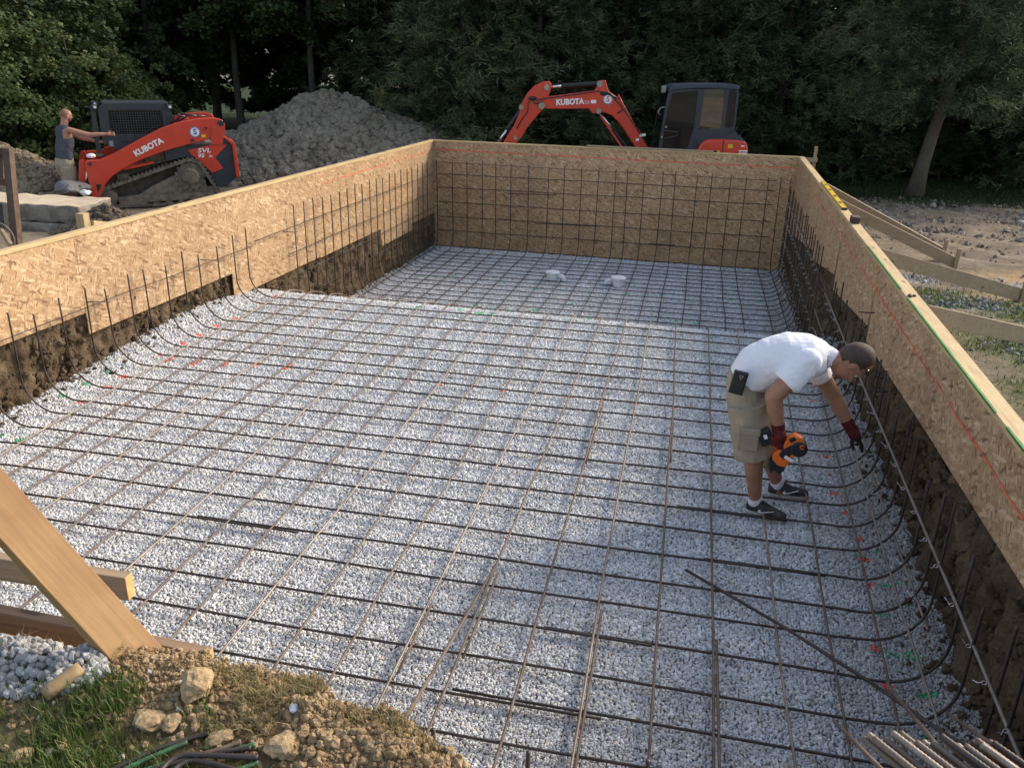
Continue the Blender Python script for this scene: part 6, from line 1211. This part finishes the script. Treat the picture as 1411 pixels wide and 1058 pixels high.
# clods sticking out of the cut clay faces and fallen to their feet
for X, sgn in ((XL, 1), (XR, -1)):
    n = 9000; y = rng.uniform(-1.6, YF - 0.05, n); zl = zgrav(np.full(n, X), y); z = zl + (-0.42 - zl) * rng.random(n) ** 1.25; r = 0.010 + 0.050 * rng.random(n) ** 4
    cl_ = np.array([noise.noise(Vector((a * 2.2, b * 2.2, X))) for a, b in zip(y, z)]); k = rng.random(n) < 0.55 + 0.9 * cl_; y, z, r = y[k], z[k], r[k]
    v, f = lumps(np.stack([np.full(len(y), X - sgn * 0.072) + sgn * rng.uniform(-0.01, 0.028, len(y)), y, z], 1), r, ICO2, 0.16, (0.55, 1.0))
    tag(fast_mesh('soil_clods', v, f, M_CLAY), kind='stuff')
    n = 1600; y = rng.uniform(-1.4, YF - 0.1, n); x = X + sgn * (np.abs(rng.standard_normal(n)) * 0.10 - 0.04); r = 0.006 + 0.020 * rng.random(n) ** 5
    v, f = lumps(np.stack([x, y, zgrav(x, y) + r * 0.7], 1), r, ICO2, 0.16); tag(fast_mesh('soil_crumbs', v, f, M_CLAY), kind='stuff')
# white stone pile on the left
n = 620; cx, cy = onground(40, 925)[:2]; t_ = rng.random(n) * 6.28; r_ = np.sqrt(rng.random(n)); x = cx + 0.26 * r_ * np.cos(t_) + 0.02; y = cy + 0.11 * r_ * np.sin(t_)
v_ = 0.31 + 0.11 * rng.standard_normal(n); v_ = np.clip(v_, .2, .85); c_ = np.stack([v_ * 1.0, v_ * 0.985, v_ * 0.96], 1)
stone_scatter('white_stones', np.stack([x, y, gsurf(x, y) + 0.010 + 0.05 * (1 - r_) * rng.random(n)], 1), 0.011 + 0.008 * rng.random(n), c_, M_STONE, seed=40)
n = 70; x = rng.uniform(-2.4, -0.8, n); y = edge_y(x) - rng.uniform(0.02, 0.5, n); v_ = np.clip(0.36 + 0.15 * rng.standard_normal(n), .2, .8)
stone_scatter('scattered_stones', np.stack([x, y, gsurf(x, y) + 0.003], 1), 0.006 + 0.007 * rng.random(n), np.stack([v_, v_ * .97, v_ * .92], 1), M_STONE, seed=50)
# rubble on the right
n = 9000; x = rng.uniform(1.5, 9.5, n); y = 1.5 + 18 * rng.random(n) ** 0.8; far = sstep(9, 14, y); keep = rng.random(n) < 0.25 + 0.75 * far; x, y, far = x[keep], y[keep], far[keep]; n = len(x)
size = (0.010 + 0.045 * rng.random(n) ** 5) * (0.6 + 0.8 * far); v_ = np.clip(0.225 + 0.055 * rng.standard_normal(n), .08, .4)
stone_scatter('rubble', np.stack([x, y, gz(x, y) + size * 0.15], 1), size, np.stack([v_ * 1.12, v_ * 0.97, v_ * .78], 1), M_STONE, flat=0.4, seed=60)
n = 1100; ctr = np.array([(2.35, 5.9), (2.6, 3.7), (3.0, 3.2), (2.0, 7.3), (3.3, 7.2)]); ci = rng.integers(0, 5, n); x = ctr[ci, 0] + rng.standard_normal(n) * 0.28; y = ctr[ci, 1] + rng.standard_normal(n) * 0.3; k = x > 1.45; x, y = x[k], y[k]; n = len(x); v_ = np.clip(0.27 + 0.10 * rng.standard_normal(n), .1, .6)
stone_scatter('spilled_gravel', np.stack([x, y, gz(x, y) + 0.012], 1), 0.012 + 0.012 * rng.random(n), np.stack([v_, v_, v_], 1), M_STONE, seed=70)
# bent bars lying in the grass
def bentbar(pxs, z, r, m_, lab):
    pts_ = np.array([onz(px, py, z + 0.0) for px, py in pxs]); p = resample(pts_, 0.0055); n = len(p); rr = np.where(np.arange(n) % 2 == 0, r, r * 1.16); c = p[0].copy(); o = MB().tube(p - c, rr, 8).build('rebar', m_, None, True); o.location = c; tag(o, lab, 'rebar', 'bent rebar in the near grass'); return o
def arc(a, b, c, n=8):
    return [tuple(((1 - t) ** 2 * np.array(a) + 2 * t * (1 - t) * np.array(b) + t * t * np.array(c))) for t in np.linspace(0, 1, n)]
M_GREENBAR = mat('green_sprayed_bar', (0.035, 0.12, 0.05), 0.6, 0.5, 18.0, dirt=(0.05, 0.04, 0.03), damt=0.5)
z0 = -0.115
bentbar(arc((215, 1075), (228, 1040), (262, 1039)) + [(355, 1043)], z0 + .02, 0.0068, M_BAR, 'ribbed bar bent in a wide hook at the front of the bent bundle')
bentbar(arc((228, 1080), (240, 1049), (268, 1047)) + [(300, 1053), (340, 1066)], z0 + .012, 0.0068, M_BAR, 'second ribbed hook bar just inside the front hook of the bent bundle')
bentbar([(130, 1072), (205, 1036), (262, 1017), (288, 1010)], z0, 0.0068, M_BAR, 'black bar with the longest reach up into the grass')
bentbar([(150, 1070), (205, 1044), (258, 1022)], z0 + .008, 0.0062, M_GREENBAR, 'bar with olive green paint beside the longest bar')
bentbar([(165, 1072), (240, 1048), (352, 1026)], z0 + .004, 0.0066, M_GREENBAR, 'green painted bar under the hooks')
bentbar([(190, 1068), (270, 1040), (346, 1030)], z0 + .012, 0.0066, M_BAR, 'dark straight bar above the green one, tip to the right')
bentbar([(270, 1042), (310, 1030), (332, 1021)], z0 + .016, 0.0066, M_RUST, 'brown ribbed bar topmost on the right of the bent bundle')
bentbar([(300, 1072), (330, 1060), (356, 1050)], z0 + .008, 0.0066, M_GREENBAR, 'stub with bright green paint at the right end of the bent bundle')
# grass blades (uncountable)
def grass(name, px, py, zf, n_, hgt, wid, m_, lean=0.5):
    n = len(px); a = rng.random(n) * 6.283; h = hgt * (0.4 + 0.8 * rng.random(n)); w = wid * (0.6 + 0.8 * rng.random(n)); ln = lean * rng.random(n) * h; z = zf
    dx, dy = np.cos(a), np.sin(a); b = np.stack([px, py, z], 1); sx_ = np.stack([-dy, dx, np.zeros(n)], 1) * w[:, None] / 2
    up1 = np.stack([dx * ln * 0.35, dy * ln * 0.35, h * 0.55], 1); up2 = np.stack([dx * ln * 1.3, dy * ln * 1.3, h * (1 - 0.35 * ln / h)], 1)
    v = np.stack([b - sx_, b + sx_, b + up1 + sx_ * 0.75, b + up1 - sx_ * 0.75, b + up2 + sx_ * 0.12, b + up2 - sx_ * 0.12], 1).reshape(-1, 3); i = np.arange(n)[:, None] * 6
    f = np.concatenate([i + np.array([[0, 1, 2, 3]]), i + np.array([[3, 2, 4, 5]])]); o = fast_mesh(name, v, f, m_, None, False); tn = np.clip(0.35 + 0.25 * rng.standard_normal(n), 0, 1); set_tone(o, np.concatenate([tn, tn])); return tag(o, kind='stuff')
M_GRASS = mat_foliage('grass_blades', [(0.0, (0.035, 0.065, 0.014)), (0.45, (0.075, 0.13, 0.025)), (0.8, (0.14, 0.18, 0.05)), (1.0, (0.32, 0.26, 0.12))], 0.5, 0.3)
n = 60000; x = rng.uniform(-2.6, -0.5, n); y = rng.uniform(-2.3, -1.5, n)
dn = np.array([noise.fractal(Vector((a_ * 3.2, b_ * 3.2, 2)), 0.9, 2.0, 3) for a_, b_ in zip(x, y)]); clayd = edge_y(x) - y
bias = np.interp(x, [-2.6, -1.95, -1.55, -1.25, -0.9], [0.02, 0.06, 0.10, 0.28, 0.45]); k = (clayd - bias + 0.12 * dn > 0.05) & (rng.random(n) < np.clip(0.40 + 0.9 * dn, 0.03, 1)); x, y = x[k], y[k]
grass('grass', x, y, gsurf(x, y) - 0.004, 0, 0.055, 0.0035, M_GRASS)
n = 2600; c0 = [onground(385, 965), onground(440, 950), onground(330, 935), onground(1025, 1055), onground(60, 880), onground(355, 960), onground(560, 1000), onground(500, 992), onground(420, 945), onground(600, 1030), onground(150, 900), onground(350, 1000)]; ci = rng.integers(0, len(c0), n); x = np.array([c0[i][0] for i in ci]) + rng.standard_normal(n) * 0.04; y = np.array([c0[i][1] for i in ci]) + rng.standard_normal(n) * 0.028; k = y < edge_y(x) + 0.0; x, y = x[k], y[k]
M_DRY = mat_foliage('dry_grass', [(0.0, (0.10, 0.10, 0.03)), (0.5, (0.25, 0.20, 0.09)), (1.0, (0.42, 0.33, 0.17))], 0.6, 0.3)
grass('dry_grass', x, y, gsurf(x, y) - 0.003, 0, 0.05, 0.0028, M_DRY, 0.9)
n = 9000; gs = ((2.9, 5.6, .5, .5), (2.2, 3.6, .35, .6), (3.6, 4.6, .55, .7), (2.5, 2.6, .55, .5), (4.6, 6.2, .55, .4), (2.1, 6.3, .22, .4)); ci = rng.integers(0, 6, n); x = np.array([gs[i][0] for i in ci]) + rng.standard_normal(n) * np.array([gs[i][2] for i in ci]); y = np.array([gs[i][1] for i in ci]) + rng.standard_normal(n) * np.array([gs[i][3] for i in ci]); k = x > 1.45; x, y = x[k], y[k]
grass('weeds', x, y, gz(x, y) - 0.01, 0, 0.06, 0.008, M_GRASS, 0.9)
n = 24000; x = rng.uniform(1.5, 13, n); y = 18.4 + 6.5 * rng.random(n); grass('lawn', x, y, gz(x, y) - 0.02, 0, 0.10, 0.02, mat_foliage('dark_lawn', [(0.0, (0.02, 0.04, 0.012)), (1.0, (0.06, 0.09, 0.03))], 0.6, 0.2), 0.8)

# ================================================================== trees
M_BARK = mat('bark', (0.065, 0.055, 0.044), 0.9, 0.35, 3.0, dirt=(0.035, 0.032, 0.027), damt=0.4, bump=0.03, bscale=14)
M_CEDARBARK = mat_wood('cedar_bark', (0.115, 0.094, 0.076), axis=2, dark=0.30, rough=0.9, knots=False, stain=(0.17, 0.135, 0.10))
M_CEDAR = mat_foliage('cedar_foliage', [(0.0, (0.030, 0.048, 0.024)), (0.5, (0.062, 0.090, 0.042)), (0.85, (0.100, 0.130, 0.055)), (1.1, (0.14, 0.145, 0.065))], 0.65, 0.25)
M_MAPLE = mat_foliage('maple_leaves', [(0.0, (0.030, 0.052, 0.016)), (0.5, (0.060, 0.095, 0.027)), (0.85, (0.11, 0.145, 0.042)), (1.15, (0.17, 0.18, 0.060))], 0.5, 0.3)
M_DARKLEAF = mat_foliage('dark_leaves', [(0.0, (0.020, 0.036, 0.014)), (0.6, (0.042, 0.066, 0.022)), (1.1, (0.085, 0.11, 0.036))], 0.6, 0.2)
def cedar_crown(H, z0, Rm, nb, seed, dens=1.0, fine=1.0):
    r = np.random.default_rng(seed); V = []; T_ = []
    for b in range(nb):
        t = (b + r.random()) / nb; h = z0 + (H - z0) * t; az = b * 2.39996 + r.normal() * 0.4; L = Rm * (1 - t * 0.92) ** 0.75 * r.uniform(0.55, 1.1)
        rise = r.uniform(-0.10, 0.28) + 0.3 * t; d = np.array([math.cos(az), math.sin(az), 0.0]); bt = r.normal() * 0.16
        ns = max(4, int(L * 7.5 * dens)); s = np.sort(r.uniform(0.18, 1.0, ns)); k = int(17 / fine)
        for u in s:
            wob = r.normal(size=3) * np.array([0.22, 0.22, 0.13]) * (0.4 + u); c = d * L * u + np.array([0, 0, h + rise * L * u - 0.22 * L * u * u]) + wob
            dirs = d[None] * r.uniform(0.2, 1.1, (k, 1)) + r.normal(size=(k, 3)) * np.array([0.6, 0.6, 0.42]); dirs[:, 2] -= 0.05; dirs /= np.linalg.norm(dirs, axis=1)[:, None]
            sd2 = np.cross(dirs, r.normal(size=(k, 3))); sd2 /= np.linalg.norm(sd2, axis=1)[:, None]; ln = r.uniform(0.10, 0.27, (k, 1)) * fine; w = r.uniform(0.012, 0.026, (k, 1)) * fine; c0 = c + r.normal(size=(k, 3)) * 0.06
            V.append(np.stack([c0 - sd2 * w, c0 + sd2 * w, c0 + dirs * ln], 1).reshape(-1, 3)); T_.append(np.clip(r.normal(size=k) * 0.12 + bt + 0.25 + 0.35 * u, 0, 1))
    V = np.concatenate(V); return V, np.arange(len(V)).reshape(-1, 3), np.concatenate(T_)
def leaf_crown(H, z0, Rx, nc, nl, seed, size=0.075, hollow=0.35):
    r = np.random.default_rng(seed); V = []; T_ = []
    for c in range(nc):
        u = r.normal(size=3); u /= np.linalg.norm(u); rad = r.uniform(hollow, 1.0) ** 0.6; ctr = u * rad * np.array([Rx, Rx, (H - z0) / 2]) * r.uniform(0.85, 1.15) + np.array([0, 0, (H + z0) / 2]); ct = r.normal() * 0.16; k = nl
        tilt = np.array([u[0] * 0.5, u[1] * 0.5, 1.0]); tilt /= np.linalg.norm(tilt); _, A_, B_ = frame(tilt); cr = r.uniform(0.28, 0.6)
        a = r.random(k) * 6.283; q = np.sqrt(r.random(k)) * cr; p = ctr + (np.cos(a) * q)[:, None] * A_ + (np.sin(a) * q)[:, None] * B_ + tilt * (r.normal(size=k) * 0.09 - 0.35 * (q / cr) ** 2 * cr)[:, None]
        n = tilt + r.normal(size=(k, 3)) * 0.45; n /= np.linalg.norm(n, axis=1)[:, None]; e = np.cross(n, r.normal(size=(k, 3))); e /= np.linalg.norm(e, axis=1)[:, None]; g = np.cross(n, e); s = (size * r.uniform(0.6, 1.25, k))[:, None]
        V.append(np.stack([p - g * s, p + e * s * 0.75 - g * s * 0.15 - n * s * .15, p + g * s, p - e * s * 0.75 - g * s * 0.15 - n * s * .15], 1).reshape(-1, 3)); T_.append(np.clip(r.normal(size=k) * 0.13 + ct + 0.45, 0, 1))
    V = np.concatenate(V); return V, np.arange(len(V)).reshape(-1, 4), np.concatenate(T_)
def trunk_mb(H, r0, seed, lean=(0, 0), limbs=6, lz=(0.3, 0.85), Lr=1.8):
    r = np.random.default_rng(seed); mb = MB(); zz = np.linspace(-0.15, H, 10); pts_ = np.stack([lean[0] * zz + 0.06 * np.sin(zz * 0.9 + seed), lean[1] * zz + 0.06 * np.cos(zz * 0.7), zz], 1); rr = r0 * (1 - 0.8 * zz / H) * (1 + 0.5 * np.exp(-np.maximum(zz, 0) * 3.0)); mb.tube(pts_, rr, 12)
    for k in range(limbs):
        h = H * r.uniform(*lz); a = r.random() * 6.28; b = np.array([np.interp(h, zz, pts_[:, 0]), np.interp(h, zz, pts_[:, 1]), h]); L = Lr * r.uniform(0.5, 1.1); d = np.array([math.cos(a), math.sin(a), 0.25]); r1 = np.interp(h, zz, rr) * 0.4
        mb.tube([b, b + d * L * .35 + (0, 0, .05), b + d * L * .7 + (0, 0, .16), b + d * L + (0, 0, .3)], [r1, r1 * .7, r1 * .45, r1 * .15], 7)
    return mb
def tree_proto(name, label, cat, group, crown, mt, tmb, bark):
    root = thing(name, label, cat, (0, 0, 0), 0, group); tmb.build('trunk', bark, root, True)
    v, f, t_ = crown; o = fast_mesh('crown', v, f, mt, root); set_tone(o, t_); return root
def dup(root, loc, rz, label, sc=1.0):
    r = root.copy(); COL.objects.link(r); r.location = loc; r.rotation_euler = (0, 0, rz); r.scale = (sc, sc, sc); r['label'] = label
    for ch in root.children: c = ch.copy(); COL.objects.link(c); c.parent = r
    return r
def tloc(px, dep):
    d_ = ray(px, 240); p = CAM + d_ * dep; return (p[0], p[1], float(gz(p[0], p[1])) - 0.05)
GC, GM, GD = 'dark cedars along the wood edge', 'leafy maples at the wood edge', 'dark deciduous trees deeper in the wood'
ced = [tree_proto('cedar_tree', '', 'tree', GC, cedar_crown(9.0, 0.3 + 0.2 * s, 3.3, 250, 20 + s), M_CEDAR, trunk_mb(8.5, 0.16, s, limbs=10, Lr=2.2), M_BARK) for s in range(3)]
cedar_spots = [(640, 24.5, 1.0), (735, 26, 1.05), (560, 27.5, 1.0), (850, 28, 1.1), (960, 27, 1.0), (1060, 25.5, 1.05), (1165, 26.5, 1.1), (1390, 25, 1.0), (1480, 23.5, 1.0), (1330, 29, 1.15), (900, 32, 1.2), (690, 31, 1.2), (1010, 31, 1.2), (1110, 31.5, 1.2), (1230, 31, 1.2), (1430, 30, 1.2), (790, 30.5, 1.15), (1560, 26, 1.0)]
names = ['biggest cedar behind the excavator boom', 'cedar right above the boom knuckle', 'cedar left of the boom, beyond the soil heap', 'cedar directly behind the gap between boom and cab', 'cedar right behind the excavator cab', 'cedar just right of the excavator cab', 'cedar behind the far right corner of the form wall', 'cedar right of the pale leaning trunk', 'cedar at the right picture edge', 'tall cedar behind the pale leaning trunk', 'rear cedar over the excavator cab roof', 'rear cedar between the two cedars of the boom', 'rear cedar beside the cab, right of its roof', 'rear cedar above the far right corner stake', 'rear cedar left of the pale leaning trunk', 'rear cedar at the right picture edge', 'rear cedar above the excavator arm elbow', 'cedar beyond the right picture edge']
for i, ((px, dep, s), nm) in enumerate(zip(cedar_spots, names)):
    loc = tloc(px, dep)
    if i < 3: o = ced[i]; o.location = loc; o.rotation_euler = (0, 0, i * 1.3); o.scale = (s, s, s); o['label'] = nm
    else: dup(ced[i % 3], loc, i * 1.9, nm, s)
# the pale leaning trunk on the right
b_ = onz(1262, 272, -1.50); lt = thing('cedar_tree', 'cedar with pale bare leaning trunk standing at the lawn on the right', 'tree', (b_[0], b_[1], -1.52))
trunk_mb(8.0, 0.175, 4, lean=(0.10, 0.02), limbs=10, lz=(0.3, 0.8), Lr=2.0).build('trunk', M_CEDARBARK, lt, True)
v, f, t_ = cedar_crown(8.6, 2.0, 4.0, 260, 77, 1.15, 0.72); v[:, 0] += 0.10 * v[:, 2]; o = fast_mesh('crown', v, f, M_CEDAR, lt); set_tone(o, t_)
# maples
mp = [tree_proto('maple_tree', '', 'tree', GM, leaf_crown(6.0, 0.4, 2.3, 120, 130, 40 + s), M_MAPLE, trunk_mb(5.2, 0.11, s + 9, limbs=9, lz=(.15, .8), Lr=1.8), M_BARK) for s in range(2)]
spots = [(35, 19.0, 0.62, 'low sunlit maple bush behind the man in the sleeveless shirt'), (-40, 19.6, 0.95, 'sunlit maple at the left picture edge'), (120, 20.5, 0.66, 'sunlit maple bush just behind the loader cab'), (190, 22.2, 0.50, 'smallest maple bush, peeping out right of the loader cab'), (80, 22.0, 0.95, 'taller maple behind the low sunlit bush')]
for i, (px, dep, s, nm) in enumerate(spots):
    loc = tloc(px, dep)
    if i < 2: o = mp[i]; o.location = loc; o.scale = (s, s, s); o['label'] = nm
    else: dup(mp[i % 2], loc, i * 2.1, nm, s)
hi = tree_proto('maple_tree', 'tall maple with bare lower trunk behind the soil heap', 'tree', GM, leaf_crown(8.5, 3.3, 2.6, 120, 130, 50), M_MAPLE, trunk_mb(7.5, 0.13, 15, limbs=9, lz=(.45, .85), Lr=1.8), M_BARK); hi.location = tloc(440, 26.5)
for px, dep, s, nm in ((340, 27.5, 1.05, 'tall maple behind the left flank of the soil heap'), (520, 28.5, 1.05, 'tall maple behind the right flank of the soil heap')): dup(hi, tloc(px, dep), px, nm, s)
dk = tree_proto('dark_tree', 'dark tree behind the loader cab', 'tree', GD, leaf_crown(9.5, 0.6, 3.0, 150, 120, 60, size=0.09), M_DARKLEAF, trunk_mb(8.5, 0.15, 21, limbs=9), M_BARK); dk.location = tloc(230, 28)
for i, (px, dep, s, nm) in enumerate(((130, 28, 1.0, 'dark tree behind the maple bush at the loader cab'), (20, 27, 1.0, 'dark tree behind the sunlit bushes at the far left'), (310, 31, 1.1, 'dark tree over the left shoulder of the heap'), (420, 32, 1.1, 'dark tree over the top of the heap'), (520, 33, 1.1, 'dark tree over the right shoulder of the heap'), (610, 34, 1.1, 'dark tree deep in the wood left of the boom'), (-90, 25, 1.0, 'dark tree beyond the left picture edge'), (250, 35, 1.2, 'dark tree deepest in the wood behind the loader'))): dup(dk, tloc(px, dep), i * 1.3, nm, s)
# the wood beyond, one mass
V = []; F = []; T_ = []; nn_ = 0
bv, bf, bt_ = leaf_crown(11, 0.0, 3.6, 75, 60, 90, size=0.22, hollow=0.1)
for px in range(-500, 2000, 85):
    for dep in (36.5, 41.0, 46.0):
        c = np.array(tloc(px + (40 if dep > 40 else 0), dep + rng.uniform(-1.5, 1.5))); a = rng.random() * 6.28; R = np.array([[math.cos(a), -math.sin(a), 0], [math.sin(a), math.cos(a), 0], [0, 0, 1]])
        V.append(bv @ R.T * rng.uniform(0.95, 1.25) + c); F.append(bf + nn_); T_.append(bt_); nn_ += len(bv)
o = fast_mesh('woods', np.concatenate(V), np.concatenate(F), M_DARKLEAF); set_tone(o, np.concatenate(T_)); tag(o, kind='stuff')
